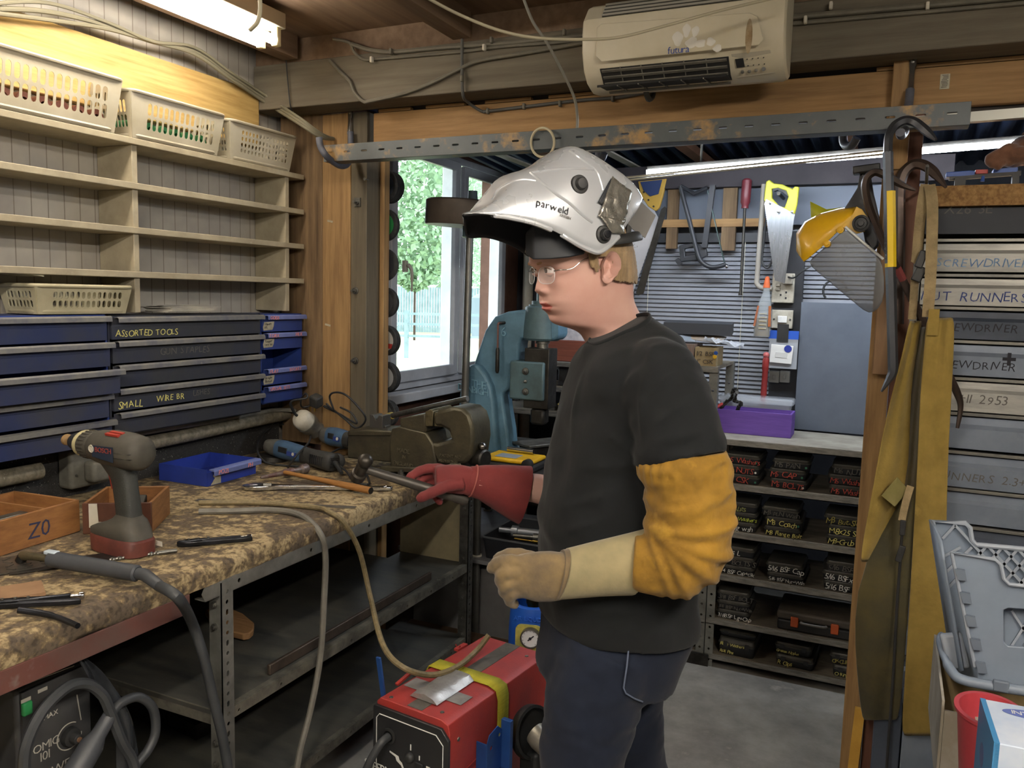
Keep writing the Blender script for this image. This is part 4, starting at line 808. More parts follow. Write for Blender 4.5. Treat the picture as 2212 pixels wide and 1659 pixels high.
# sagging wires in front
cable('white_wire', [D(880, -30, 2.1), D(935, 2, 2.15), D(1000, 35, 2.2), D(1080, 66, 2.2), D(1160, 82, 2.2), D(1260, 85, 2.2), D(1340, 80, 2.2), D(1440, 55, 2.2), D(1560, 22, 2.2), D(1720, -15, 2.2)], .0042, mat('cream_wire', 'a89f84', .6), 'thin pale wire sagging across the front of the heater')
cable('grey_wire', [D(1125, -20, 2.5), D(1150, 45, 2.52), D(1180, 90, 2.55), D(1215, 155, 2.62), D(1240, 210, 2.68), D(1247, 250, 2.72), D(1246, 285, 2.74)], .0048, mat('grey_wire', '7a776c', .6), 'grey wire hanging from the ceiling down to the slotted bar')
c = P(1172, 308, 'y', 2.60); tag(MB().ring(c, (.25, 1, .1), .047, .0045, 40, 8, .5, 6.2, u=(.6, 0, -.8)).build('wire_loop', mat('cream_wire', 'a89f84')), 'loop of pale wire hung over the slotted bar above the helmet', 'wire')
cable('white_wire', [D(560, -20, 1.9), D(562, 20, 1.9), D(556, 48, 1.9), D(540, 65, 1.92)], .005, mat('cream_wire', 'a89f84'), 'short pale wire hanging in front of the lit tubes')
# cable bundle along the wall plate
for k, (dz, dx, r, lab) in enumerate(((0, 0, .008, 'thickest pale grey cable of the bundle running along the shelf wall'), (.022, .012, .006, 'upper thin grey cable of the bundle running along the shelf wall'), (-.02, .004, .007, 'lower grey cable of the bundle along the shelf wall timber'))):
    pts = [P(x, y-dz*350, 'x', -2.40+dx) for x, y in ((-40, 18), (100, 25), (230, 55), (330, 90), (420, 110), (500, 165), (580, 218))]+[P(648, 262-dz*300, 'y', 2.69), P(692, 292-dz*200, 'y', 2.75), P(720, 300, 'y', 2.85)]
    pts[1] += V((0, 0, dz*.7)); pts[3] += V((0, 0, -dz*.5)); cable('grey_cable', pts, r, mat('pale_grey_cable', '77725f', .6), lab, group=None)
cable('thin_cable', [P(618, 130, 'y', 2.70), P(622, 180, 'y', 2.70), P(628, 232, 'y', 2.712), P(640, 250, 'y', 2.80)], .0025, RUBBER, 'thin black cord hanging at the corner of beam and shelf wall')
# ================================================================ vice, grinders, leads at the end of the bench
CAST = mat('oily_cast_iron', '55503f', .45, .5, '3e3a31', 9, bump=.25, bscale=120)
YV = 2.62
def vx(x, y, Y=YV): p = P(x, y, 'y', Y); return (p.x, p.z)
t = thing('bench_vice', 'big oily cast iron bench vice bolted to the end of the bench', 'vice', (-1.66, 2.70, BZ))
def vplate(name, pts, d, Y=YV, mt=CAST, bevel=.006, holes=()):
    b = MB(); b.plate([vx(*p, Y) for p in pts], (0, Y, 0), (1, 0, 0), (0, 0, 1), -d, [[vx(*p, Y) for p in h] for h in holes])
    return b.build(name, mt, t, bevel=bevel)
vplate('slide', [(751, 990), (752, 934), (760, 929), (846, 938), (845, 999)], .13, YV+.01)
vplate('slide_cap', [(749, 941), (751, 930), (790, 928), (850, 931), (850, 941)], .14, YV+.004)
body = vplate('fixed_body', [(843, 1013), (840, 960), (845, 926), (863, 922), (922, 936), (935, 958), (944, 1013)], .165, YV-.015)
vplate('base_flange', [(817, 1019), (822, 1007), (890, 1010), (918, 1010), (918, 1020)], .2, YV-.03, bevel=.004)
vplate('jaw_block', [(864, 929), (863, 904), (919, 893), (921, 934)], .15, YV-.005)
JAW = mat('bright_worn_jaw', '8d8468', .35, .8, '5c543f', 30, bump=.3)
vplate('jaw_plate', [(919, 921), (918, 890), (930, 884), (936, 889), (934, 921)], .15, YV-.008, JAW, .002)
vplate('jaw_plate', [(938, 921), (938, 891), (957, 889), (968, 898), (958, 922)], .15, YV-.008, JAW, .002)
vplate('sliding_jaw', [(940, 922), (936, 900), (945, 886), (975, 879), (1000, 883), (1014, 896), (1021, 920), (1023, 950), (1018, 985), (1004, 1002), (945, 1003), (930, 975), (928, 955), (944, 958), (975, 950), (968, 930), (952, 922)], .15, YV-.012, bevel=.012)
c = P(1010, 985, 'y', YV+.06)
b = MB(); b.lathe(c, (1, -.25, 0), [(0, .045), (.02, .043), (.03, .032), (.05, .032), (.055, .036), (.085, .036), (.09, .030)], 24); b.build('screw_boss', DSTEEL, t)
h = c+V((.07, -.018, 0)); b = MB(); b.cyl(h+V((0, 0, .06)), h-V((0, 0, .10)), .0075); b.sph(h+V((0, 0, .045)), .0165); b.sph(h-V((0, 0, .10)), .0165); b.build('handle', mat('polished_handle', '8c8a86', .25, 1), t)
b = MB(); p = P(866, 1012, 'y', YV-.04); b.lathe((p.x, p.y, BZ+.016), (0, 0, 1), [(0, .017), (.003, .017), (.004, .012), (.014, .012), (.015, .007), (.022, .007)], 6); b.build('bolt', STEEL, t)
for tx, x, y, s in (('MADE', 858, 976, .022), ('IN', 869, 990, .018), ('ENGLAND', 850, 1003, .020)):
    p = P(x, y, 'y', YV-.017); MB().glyphs(tx, p, (1, 0, -.05), (0, 0, 1), s, .2, depth=.002).build('cast_lettering', mat('cast_letters', '6b6553', .5, .5), t, smooth=False)
for tx, x, y, s in (('PATENT NO', 950, 986, .016), ('PROVISIONAL', 948, 997, .014)):
    p = P(x, y, 'y', YV-.014); MB().glyphs(tx, p, (1, 0, 0), (0, 0, 1), s, .2, depth=.002).build('cast_lettering', mat('cast_letters', '6b6553'), t, smooth=False)
# V-block on the slide
p = P(812, 926, 'y', YV+.05); q = P(812, 905, 'y', YV+.05); hgt = (q.z-p.z)
t2 = thing('vee_block', 'small ground steel vee block sitting on the tail of the bench vice', 'block', (p.x, p.y, p.z))
b = MB(); b.plate([(-.03, 0), (.03, 0), (.03, .052), (.012, .052), (0, .03), (-.012, .052), (-.03, .052)], (p.x, p.y, p.z+.001), (1, .0, 0), (0, 0, 1), -.06); b.box((p.x-.038, p.y+.012, p.z+.002), (p.x+.038, p.y+.045, p.z+.012)); b.build('block', mat('ground_steel', '6f6d67', .35, .8), t2, bevel=.001)
# bar clamp behind the vice
a, c = P(846, 898, 'y', 2.98), P(1003, 862, 'y', 2.98); a = P(846, 898, 'y', 2.86)
t = thing('bar_clamp', 'long steel pipe with a yellowed end cap lying behind the bench vice', 'pipe', a)
c2 = P(1010, 861, 'y', 2.80); MB().cyl(a, c2, .011).build('pipe', STEEL, t); MB().lathe(a, (a-c2), [(-.004, .015), (.02, .015), (.024, .010)], 16).build('end_cap', mat('yellow_cap', 'a5944a', .5), t)
# angle grinders
GB = mat('dusty_blue_plastic', '45617f', .55, 0, '364a5f', 9, bump=.05)
def grinder(label, a, c, up, guard=True, r=.033, cord=None, loc=None):
    d = (c-a).normalized(); L = (c-a).length; up = V(up); s_ = d.cross(up).normalized(); up = s_.cross(d)
    t = thing('angle_grinder', label, 'angle grinder', V((a.x, a.y, BZ)))
    def ring(f_, rx, rz, off=0, k=18): return [a+d*(L*f_)+s_*(rx*math.copysign(abs(cos(q))**.75, cos(q)))+up*(rz*math.copysign(abs(sin(q))**.75, sin(q))+off) for q in [2*pi*i/k for i in range(k)]]
    MB().loft([ring(.0, r*.55, r*.5), ring(.02, r*.8, r*.75), ring(.12, r, r*.95), ring(.2, r*.98, r*.98)]).build('gear_head', mat('dusty_alloy', '7d7b74', .5, .5, '5f5d57', 12), t, sharp=50)
    MB().loft([ring(.2, r*1.02, r*1.0), ring(.26, r*1.06, r*1.04), ring(.45, r*.98, r*.98), ring(.58, r*.86, r*.88)]).build('motor_barrel', GB, t, sharp=50)
    MB().loft([ring(.58, r*.87, r*.89), ring(.7, r*.84, r*.88), ring(.93, r*.98, r*1.02), ring(.985, r*.95, r*1.0), ring(1.0, r*.8, r*.85)]).build('rear_housing', DGREYP, t, sharp=50)
    b = MB()
    for k in range(7):
        f_ = .74+.028*k; b.obox(a+d*(L*f_)-s_*(-r*.93)+up*.0, (d, up, s_), (L*.012, r*1.0, .004))
    b.build('side_vent', BLACKP, t); b = MB()
    for k in range(6): b.obox(a+d*(L*1.0)+up*(r*(-.5+.2*k)), (s_, d, up), (r*1.2, .004, .003))
    b.build('rear_vent', BLACKP, t)
    b = MB(); b.obox(a+d*(L*.34)+s_*r*.98+up*.006, (d, up, s_), (L*.13, r*.62, .006)); b.build('switch', BLACKP, t, bevel=.002)
    b = MB(); b.obox(a+d*(L*.47)+s_*r*.95-up*.002, (d, up, s_), (L*.13, r*.5, .004)); b.build('badge', mat('navy_badge', '2f3f7c', .5), t)
    q = a+d*(L*.50)+s_*(r*.95+.0022); MB().lathe(q, s_, [(0, .007), (.0008, .007)], 14).build('emblem', WHITEP, t)
    if guard:
        g = a+d*(L*.10)-up*(r*1.15)
        b = MB(); b.lathe(g, -up, [(-.008, .02), (-.006, .062), (.012, .064), (.012, .060), (-.002, .058)], 32); b.build('guard', DSTEEL, t)
    if cord: MB().tube(sm(cord, 7), .0042, 8).build('cord', RUBBER, t)
    return d, t
a, c = B(578, 962, BZ+.058), B(722, 1000, BZ+.038)
f0 = c+(c-a).normalized()*.01
grinder('dusty blue and black angle grinder lying in front, its cord looped over it', a, c, (0, .1, 1), cord=[f0, B(748, 1018, BZ+.02), B(765, 1040, BZ+.008), B(795, 1046, BZ+.006), B(795, 1032, BZ+.006), B(785, 1010, BZ+.008), B(768, 975, BZ+.04), B(740, 968, BZ+.05), B(712, 980, BZ+.055)], r=.036)
t = [o for o in SC.objects if o.name == 'angle_grinder'][0]
b = MB(); b.tube([c, f0, B(738, 1022, BZ+.016)], [.011, .010, .007], 12); b.build('strain_relief', RUBBER, t)
pts = [B(622, 1010, BZ+.006), B(640, 985, BZ+.06), B(667, 955, BZ+.085), B(668, 935, BZ+.09), B(640, 920, BZ+.10), B(600, 918, BZ+.10), B(565, 940, BZ+.08), B(556, 970, BZ+.05), B(566, 992, BZ+.02), B(590, 1003, BZ+.006), B(650, 1008, BZ+.006)]
cable('flex_cable', pts, .0042, RUBBER, 'black cord looped round the front angle grinder')
a, c = P(698, 938, 'y', 2.81), P(790, 958, 'y', 2.76)
grinder('second blue angle grinder half hidden behind the vice tail', a, c, (.1, .1, 1), guard=False, r=.038)
b = MB(); p = B(728, 995, BZ+.032); b.lathe(p, (.55, -.7, .1), [(0, .02), (.004, .031), (.03, .031), (.034, .024)], 24); t2 = thing('knob', 'round black knob with a small white tag between grinder and vice', 'knob', (p.x, p.y, BZ)); b.build('body', BLACKP, t2); MB().obox(p+V((.55, -.7, .1)).normalized()*.0345, ((.7, .55, 0), (0, 0, 1), (.55, -.7, 0)), (.012, .016, .001)).build('tag', WHITEP, t2)
# white cable hub and plug
p = P(652, 905, 'y', 2.72); t2 = thing('light_fitting', 'round white dome with a black cord plugged in, by the built up post', 'fitting', (p.x, p.y, BZ))
ax_ = V((-.1, -.75, .55)).normalized()
MB().lathe(p, ax_, [(-.03, .042), (-.012, .044), (.004, .042), (.018, .034), (.028, .018), (.031, .006)], 28).build('dome', mat('grubby_white_dome', 'c9c4b4', .4, 0, 'a09a88', 10), t2)
MB().lathe(p-ax_*.03, -ax_, [(0, .046), (.03, .044), (.05, .035), (.07, .04), (BZ*0+.075, .03)], 24).build('base', mat('dusty_alloy', '7d7b74'), t2)
MB().tube(sm([p+ax_*.025, p+ax_*.05, p+ax_*.085+V((.01, 0, .03)), P(662, 860, 'y', 2.68), P(660, 850, 'y', 2.70), P(650, 865, 'y', 2.74), P(655, 880, 'y', 2.77), P(690, 870, 'y', 2.8)], 6), [.006]*12+[.0038]*31, 8).build('cord', RUBBER, t2)
p = P(683, 866, 'y', 2.78); t2 = thing('power_plug', 'grey three pin plug with brass pins on the tangle of cords by the post', 'plug', p-V((0, 0, .03)))
b = MB(); b.obox(p, ((1, -.2, -.2), (.1, 1, .3), (.2, -.3, 1)), (.052, .045, .05)); b.build('body', DGREYP, t2, bevel=.008)
for dx in (-.012, .012): MB().obox(p+V((dx-.01, -.012, -.034)), ((1, 0, 0), (0, 1, 0), (0, 0, 1)), (.005, .004, .02)).build('pin', mat('brass', 'a88f4a', .3, 1), t2)
pts = [P(705, 872, 'y', 2.79), P(720, 885, 'y', 2.78), P(712, 858, 'y', 2.77), P(722, 848, 'y', 2.74), P(745, 852, 'y', 2.72), P(770, 875, 'y', 2.72), P(790, 905, 'y', 2.74), P(770, 925, 'y', 2.76), P(745, 905, 'y', 2.77), P(715, 882, 'y', 2.80), P(700, 878, 'y', 2.80), P(735, 895, 'y', 2.80), P(770, 915, 'y', 2.78), P(760, 893, 'y', 2.78), P(735, 880, 'y', 2.79)]
cable('flex_cable', pts, .0042, RUBBER, 'black cord tangled and arching against the foot of the built up post')

# ================================================================ fly press and its stand
PB = mat('chipped_blue_press', '638aa2', .5, .05, '4d6c7c', 6, bump=.15, bscale=120, col3='7aa9c6')
PD = mat('greasy_blue_press', '567078', .5, .1, '445355', 6, bump=.12)
YP = 3.40
def px_(pts, Y=YP): return [(lambda p: (p.x, p.z))(P(*q, 'y', Y)) for q in pts]
t = thing('fly_press', 'blue cast iron hand fly press in front of the window with raised lettering', 'press', P(1060, 960, 'y', YP+.1))
b = MB(); b.plate(px_([(1000, 980), (1008, 830), (1030, 765), (1048, 712), (1068, 684), (1096, 673), (1136, 668), (1206, 668), (1207, 728), (1198, 736), (1124, 731), (1121, 745), (1119, 785), (1105, 790), (1100, 840), (1085, 850), (1088, 880), (1096, 930), (1100, 980)], YP), (0, YP, 0), (1, 0, 0), (0, 0, 1), -.11); b.build('frame', PB, t, bevel=.014, seg=3)
b = MB(); b.plate(px_([(984, 978), (990, 870), (995, 826), (1004, 797), (1018, 786), (1034, 790), (1048, 808), (1060, 835), (1066, 870), (1070, 930), (1074, 978)], YP-.04), (0, YP-.04, 0), (1, 0, 0), (0, 0, 1), -.19); b.build('rear_leg', PB, t, bevel=.016, seg=3)
MB().box((P(984, 960, 'y', YP-.04).x, YP-.05, .869), (P(1104, 960, 'y', YP).x, YP+.16, .90)).build('foot', PD, t, bevel=.006)
c0, c1 = P(1170, 735, 'y', YP+.05), P(1170, 664, 'y', YP+.05)
r_ = abs(P(1206, 700, 'y', YP+.05).x-P(1134, 700, 'y', YP+.05).x)/2*1.05; L = c1.z-c0.z
MB().lathe(c0, (0, 0, 1), [(0, r_*.9), (.01, r_), (L*.5, r_*.97), (L, r_*.9), (L+.005, r_*.82)], 28).build('screw_housing', PD, t)
s0z = P(1170, 448, 'y', YP+.05).z-c1.z
b = MB(); b.lathe(c1, (0, 0, 1), [(0, .058), (.012, .058), (.013, .045), (.028, .045), (.029, .024), (s0z+.02, .022), (s0z+.03, .026)], 20); b.build('screw', PD, t)
gx = [P(x, 820, 'y', YP-.05).x for x in (1102, 1176)]; gz = [P(1140, y, 'y', YP-.05).z for y in (864, 781)]
MB().box((gx[0], YP-.06, gz[0]), (gx[1], YP+.06, gz[1])).build('guide_block', PD, t, bevel=.008)
MB().box((P(1140, 820, 'y', YP).x, YP-.045, P(1160, 880, 'y', YP).z), (P(1193, 820, 'y', YP).x, YP+.055, P(1170, 752, 'y', YP).z)).build('ram', DSTEEL, t, bevel=.004)
MB().lathe(P(1172, 752, 'y', YP+.02), (0, 0, 1), [(0, .026), (.02, .026), (.021, .033), (.03, .033), (.031, .022), (.06, .022)], 18).build('ram_screw', STEEL, t)
MB().box((P(1152, 880, 'y', YP).x, YP-.04, P(1160, 915, 'y', YP).z), (P(1182, 880, 'y', YP).x, YP+.03, P(1160, 880, 'y', YP).z-.001)).build('tool_holder', DSTEEL, t, bevel=.01, seg=1)
for px, py in ((1135, 802), (1135, 846), (1135, 824)):
    p = P(px, py, 'y', YP-.062); b = MB(); rr = .013 if py != 824 else .006
    b.lathe(p, (0, -1, 0), [(0, rr*1.3), (.004, rr*1.2), (.005, rr*.75), (.012, rr*.75), (.013, rr*.4), (.024, rr*.4)], 10); b.build('bolt', STEEL, t)
LETT = mat('raised_blue_letters', '7fa9bf', .4, .1)
for tx, x, y, s in (('THE', 1019, 835, .05), ('DENBIGH', 1055, 856, .046)):
    p = P(x, y, 'y', YP-.042)
    MB().glyphs(tx, p, (1, 0, -.12), (0, 0, 1), s, 0, align='r' if tx == 'DENBIGH' else 'l', depth=.004, sp=.9).build('raised_lettering', LETT, t, smooth=False)
p = P(1083, 726, 'y', YP-.002); MB().glyphs('6', p, (1, 0, 0), (0, 0, 1), .062, 0, depth=.005).build('raised_lettering', LETT, t, smooth=False)
p = P(1024, 880, 'y', YP-.044); b = MB(); b.tube(sm([p+V((x*.012, 0, z*.012)) for x, z in ((-2, 0), (-1, 1), (0, 0), (1, -1), (2, 0), (1, 1), (0, .2), (-1, -1), (-2, -.3))], 5, True), .0032, 6, loop=True); b.build('raised_knot', LETT, t)
# arm with ring weight and drop handle
s0 = V((c1.x, c1.y, P(1170, 448, 'y', YP+.05).z)); wr = P(1022, 462, 'y', YP+.02)
MB().tube([s0, V((wr.x+.06, YP+.04, s0.z)), V((wr.x, YP+.03, wr.z))], [.022, .02, .022], 14).build('arm', PD, t)
wc = P(1000, 462, 'y', YP-.02); R_ = abs(P(935, 460, 'y', YP).x-wc.x)*1.02; hz = (P(1000, 436, 'y', YP).z-P(1000, 490, 'y', YP).z)
MB().lathe(wc-V((0, 0, hz/2)), (.05, 0, 1), [(0, R_*.45), (0, R_*.98), (.006, R_), (hz-.006, R_), (hz, R_*.96), (hz, .03)], 40).build('ring_weight', mat('brown_iron_weight', '4d443c', .5, .3, '5d534a', 7, bump=.1), t)
q = P(1021, 434, 'y', YP+.02); MB().tube([q-V((0, 0, .06)), q+V((0, 0, .045))], [.027, .021], 16).build('arm_stub', PD, t)
h0, h1 = P(1015, 490, 'y', YP-.03), P(1003, 905, 'y', YP-.10)
b = MB(); b.tube([h0+V((0, 0, .02)), h0-V((0, 0, .045)), h0-V((0, 0, .05))], [.034, .036, .028], 16); b.build('handle_socket', PD, t)
MB().cyl(h0-V((0, 0, .03)), h1, .0175).build('drop_handle', mat('grey_steel_tube', '6a6a66', .4, .6, '55544f', 6), t)
a = P(1078, 698, 'y', YP-.03); b = MB(); b.cyl(P(1093, 697, 'y', YP+.01), a, .007); pk = b.build('peg', DSTEEL, t)
a = P(1076, 700, 'y', YP-.035); c = P(1074, 806, 'y', YP-.035)
t2 = thing('tommy_bar', 'thin wire bound tool with a dark handle hanging from the peg on the fly press', 'tool', c)
MB().tube(sm([a+V((.008, .01, .004)), a, a.lerp(c, .2), a.lerp(c, .5)], 5), .0045, 8).build('shank', mat('red_wire_wrap', '6f4a42', .6), t2); MB().tube([a.lerp(c, .48), a.lerp(c, .52), a.lerp(c, .95), c], [.006, .009, .0095, .006], 12).build('handle', DSTEEL, t2)
# stand
STX0, STX1 = -2.0, -1.1
t = thing('press_stand', 'steel stand with a shelf carrying the fly press beyond the bench end', 'stand', (-1.55, 3.5, 0))
MB().box((STX0, 3.12, .83), (-1.05, 3.95, .868)).build('top', mat('dark_stand_top', '4a4a48', .5, .4, '3a3938', 6), t, bevel=.003)
MB().box((-1.98, 3.10, .452), (-1.05, 3.9, .470)).build('shelf', mat('bare_steel_shelf', '8c8d90', .45, .4, '75757a', 5), t, bevel=.002)
for x, y in ((-1.60, 3.145), (-1.09, 3.14), (-1.09, 3.86), (-1.9, 3.86)):
    q = MB().cyl((x, y, 0), (x, y, .83), .017).build('leg', mat('grey_steel_tube', '6a6a66'), t)
    MB().cyl((x, y, .471), (x, y, .478), .024).build('collar', WHITEP, q)
# foot of the press rests on the stand
# things on the stand: open tool case, steel plate, trays
c = P(1112, 985, 'y', 3.2); t2 = thing('tool_case', 'yellow and black plastic tool case with a clear lid lying below the fly press', 'case', (c.x, 3.26, .869))
MB().box((c.x-.13, 3.125, .869), (c.x+.115, 3.30, .905)).build('base', BLACKP, t2, bevel=.012)
MB().box((c.x-.125, 3.13, .9055), (c.x+.11, 3.295, .925)).build('lid', YELLOWP, t2, bevel=.008)
MB().box((c.x-.07, 3.145, .9255), (c.x+.03, 3.22, .929)).build('clear_window', mat('smoky_clear', '9aa3ad', .2), t2, bevel=.001)
MB().cyl((c.x-.07, 3.28, .938), (c.x+.06, 3.27, .938), .012).build('handle', CHROME, t2); MB().lathe((c.x+.10, 3.125, .915), (0, -1, 0), [(0, .022), (.03, .022), (.032, .015)], 18).build('latch', BLACKP, t2)
a = P(1140, 950, 'y', 3.5); tag(MB().obox((a.x+.07, 3.52, .935), ((.5, .87, 0), (-.87, .5, 0), (0, 0, 1)), (.26, .14, .012)).build('steel_plate', STEEL, bevel=.002), 'thick ground steel plate under the ram of the fly press', 'plate')
tag(MB().obox((a.x+.07, 3.52, .898), ((.5, .87, 0), (-.87, .5, 0), (0, 0, 1)), (.20, .10, .058)).build('steel_block', DSTEEL), 'steel block carrying the ground plate on the press stand', 'block')
def opentray(name, lab, x0, x1, y0, y1, z, h, mt, rim=None):
    t2 = thing(name, lab, 'tray', ((x0+x1)/2, (y0+y1)/2, z)); th = .003; fl = .012
    o = rrect(x0, y0, x1, y1, .02); i_ = rrect(x0+fl, y0+fl, x1-fl, y1-fl, .018)
    b = MB(); b.loft([[(x, y, z) for x, y in i_], [(x, y, z+h) for x, y in o], [(x-(x-(x0+x1)/2)*.02, y-(y-(y0+y1)/2)*.02, z+h) for x, y in o], [(x, y, z+.006) for x, y in i_]]); b.build('body', mt, t2, sharp=50)
    MB().tube([(x, y, z+h) for x, y in o], .005, 6, loop=True).build('rim', rim or mt, t2); return t2
BT = mat('black_tray', '222428', .35, 0, '2b2d31', 8)
opentray('parts_tray', 'black tray with loose bolts on the press stand beside the chest', -1.36, -1.07, 3.40, 3.75, .869, .06, BT)
for k in range(3): tag(MB().lathe((-1.26+.03*k, 3.47+.02*k, .885), (cos(k*2), sin(k*2), .1), [(0, .009), (.007, .009), (.007, .005), (.035, .005)], 6).build('loose_bolt', CHROME), 'loose bright bolt lying in the black parts tray under the fly press', 'bolt', 'bolts in the parts tray')
opentray('parts_tray', 'deep black tray of tools on the lower shelf of the press stand', -1.57, -1.12, 3.13, 3.5, .471, .095, BT, mat('worn_tray_rim', '6f7276', .3, .4))
for k, (a, c, r, lab, mt) in enumerate((((-1.45, 3.2, .572), (-1.16, 3.26, .575), .012, 'thick bright steel rod lying across the deep tool tray', STEEL), ((-1.42, 3.15, .575), (-1.15, 3.165, .572), .006, 'brass tipped probe lying across the deep tool tray', mat('brass', 'a88f4a')), ((-1.54, 3.25, .573), (-1.35, 3.28, .573), .018, 'short pale cylinder in the deep tool tray', mat('pale_alloy', 'a9aeb4', .3, .7)))):
    a, c = V(a), V(c); b = MB(); b.tube([a, a.lerp(c, .3), a.lerp(c, .31), a.lerp(c, .45), a.lerp(c, .46), c], [r*.7, r*.7, r*1.4, r*1.4, r, r], 12); tag(b.build('hand_tool', mt), lab, 'tool')
b = MB(); b.sph((-1.2, 3.17, .56), (.05, .03, .016)); tag(b.build('plastic_bag', mat('bag_white', 'c6c6c8', .25, 0, 'a5a5aa', 30, bump=.6, bscale=60)), 'small crumpled clear bag lying at the front of the deep tool tray', 'bag')
# grey cupboard below, with a timber sill
tag(MB().box((-1.95, 3.19, .06), (-1.36, 3.8, .40)).build('steel_cupboard', mat('grey_cupboard', '6c6b6a', .5, .1, '5c5b5a', 5), bevel=.004), 'low grey steel cupboard standing under the press stand shelf', 'cupboard')
tag(MB().box((-1.9, 3.02, .0), (-1.2, 3.10, .14)).build('timber_baulk', wood('dark_baulk', '5a4532', '3f3022', 'x')), 'dark timber baulk lying on the floor in front of the grey cupboard', 'timber')
# ---------------------------------------------------------------- gas bottle
gc = P(1150, 1360, 'y', 2.52); gz = P(1150, 1316, 'y', 2.45).z
GBL = mat('glossy_blue_cap', '2357b5', .3, 0, '1e4b9e', 5)
t = thing('gas_cylinder', 'small gas cylinder with a bright blue shroud and pressure gauge behind the red welder', 'gas cylinder', (gc.x, 2.52, 0))
MB().lathe((gc.x, 2.52, 0), (0, 0, 1), [(0, .07), (.01, .075), (.33, .075), (.38, .06)], 28).build('bottle', mat('grey_bottle', '55585c', .4, .3), t)
zc = gz-.20
b = MB(); rings = []
for z, r in ((zc, .076), (zc+.03, .082), (zc+.10, .082), (zc+.17, .078), (zc+.195, .070), (zc+.2, .06)): rings.append([(gc.x+r*cos(q), 2.52+r*sin(q), z) for q in [2*pi*i/32 for i in range(32)]])
b.loft(rings, caps=False); b.build('shroud', GBL, t, solid=.006)
nrm = (CAM-V((gc.x, 2.52, gz))); nrm.z = 0; nrm.normalize(); nrm = (nrm+V((-.15, 0, 0))).normalized(); sd = V((-nrm.y, nrm.x, 0))
gp = P(1155, 1370, 'y', 2.47); gp = V((gc.x, 2.52, gp.z))+nrm*.079
b = MB(); M = fr(gp, sd, None, nrm); b.M = M; b.plate(rrect(-.045, -.048, .045, .042, .02), (0, 0, 0), (1, 0, 0), (0, 1, 0), .006); b.build('gauge_recess', mat('yellow_green_label', '8f8f4f', .5, 0, 'c2b65a', 30), t)
b = MB(M); b.lathe((.008, .002, .005), (0, 0, 1), [(0, .034), (.02, .034), (.021, .030), (.016, .029)], 28); g = b.build('gauge', STEEL, t)
b = MB(M); b.lathe((.008, .002, .020), (0, 0, 1), [(0, .029), (.0018, .029)], 28); b.build('dial', mat('dial_white', 'd6d8d8', .4), g)
b = MB(M); b.bar((.0, -.006, .0225), (.02, .012, .0225), .004, .001, (0, 0, 1)); b.lathe((.008, .002, .022), (0, 0, 1), [(0, .005), (.002, .005)], 12)
for k in range(11):
    a_ = radians(225-27*k); b.bar((.008+.024*cos(a_), .002+.024*sin(a_), .022), (.008+.027*cos(a_), .002+.027*sin(a_), .022), .0016, .0008, (0, 0, 1))
b.build('needle', INK, g)
MB(M).glyphs('AIR LIQUIDE', (0, .055, .0045), (1, 0, 0), (0, 1, 0), .020, 0, align='c', depth=.002).build('raised_lettering', mat('raised_blue', '2f63c4', .3), t, smooth=False)
MB().lathe((gc.x, 2.52, gz-.12), (0, 0, 1), [(0, .02), (.10, .018), (.115, .024), (.135, .024), (.14, .018)], 16).build('valve', mat('brass', 'a88f4a'), t)

# ================================================================ red welder
q4 = [P(x, y, 'z', .53) for x, y in ((808, 1508), (966, 1567), (1168, 1408), (1032, 1370))]
o = q4[0]; u = (q4[1]-q4[0]); Wd = u.length; u.normalize(); v = V((-u.y, u.x, 0)); Ln = ((q4[2]-q4[1]).length+(q4[3]-q4[0]).length)/2; ht = .42
M = fr((o.x, o.y, .11), u, v)
W2 = thing('mig_welder', 'red welder with black front, taped top and yellow strap, by the bench', 'welder', (M @ V((Wd/2, Ln/2, -.11))))
RW = mat('dusty_red_casing', 'a83a34', .45, .1, '8e3a3a', 7, bump=.15, bscale=200, col3='b5564c'); ob = MB(M)
ob.loft([[(.0, y, 0), (Wd, y, 0), (Wd, y, ht-.03), (Wd-.006, y, ht-.008), (Wd-.03, y, ht), (.012, y, ht), (0, y, ht-.012)] for y in (.012, Ln)]); ob.build('casing', RW, W2, bevel=.002, sharp=25)
fp = MB(M); fp.plate([(-.004, 0), (Wd+.004, 0), (Wd+.004, ht-.045), (Wd-.02, ht-.018), (.0, ht-.018), (-.004, ht-.022)], (0, .011, 0), (1, 0, 0), (0, 0, 1), .010); FPN = fp.build('front_panel', mat('welder_black_front', '1f2022', .4, 0, '2a2a2b', 6), W2, bevel=.002)
b = MB(M); pts = [(.01, 0), (.01, ht-.05), (.02, ht-.038), (Wd-.035, ht-.038), (Wd-.012, ht-.060), (Wd-.012, 0)]; b.tube([(x, -.0002, z) for x, z in pts], .0014, 6); b.build('white_outline', CHALKW, FPN)
for x, z, r in ((.055, ht-.09, .022),): b = MB(M); b.lathe((x, .0, z), (0, -1, 0), [(0, r), (.004, r), (.005, r*.7), (.0, r*.65)], 24); b.build('cable_inlet', BLACKP, FPN)
b = MB(M); b.lathe((.128, 0, ht-.125), (0, -1, 0), [(0, .014), (.006, .014), (.012, .010), (.014, .006)], 18); b.build('control_knob', BLACKP, FPN)
b = MB(M)
for x, z, h_, w_ in ((.1285, ht-.098, .016, .003), (.158, ht-.118, .012, .003), (.187, ht-.135, .006, .012), (.216, ht-.142, .008, .003)): b.box((x-w_/2, -.0008, z-h_/2), (x+w_/2, .0005, z+h_/2))
b.build('panel_mark', CHALKW, FPN)
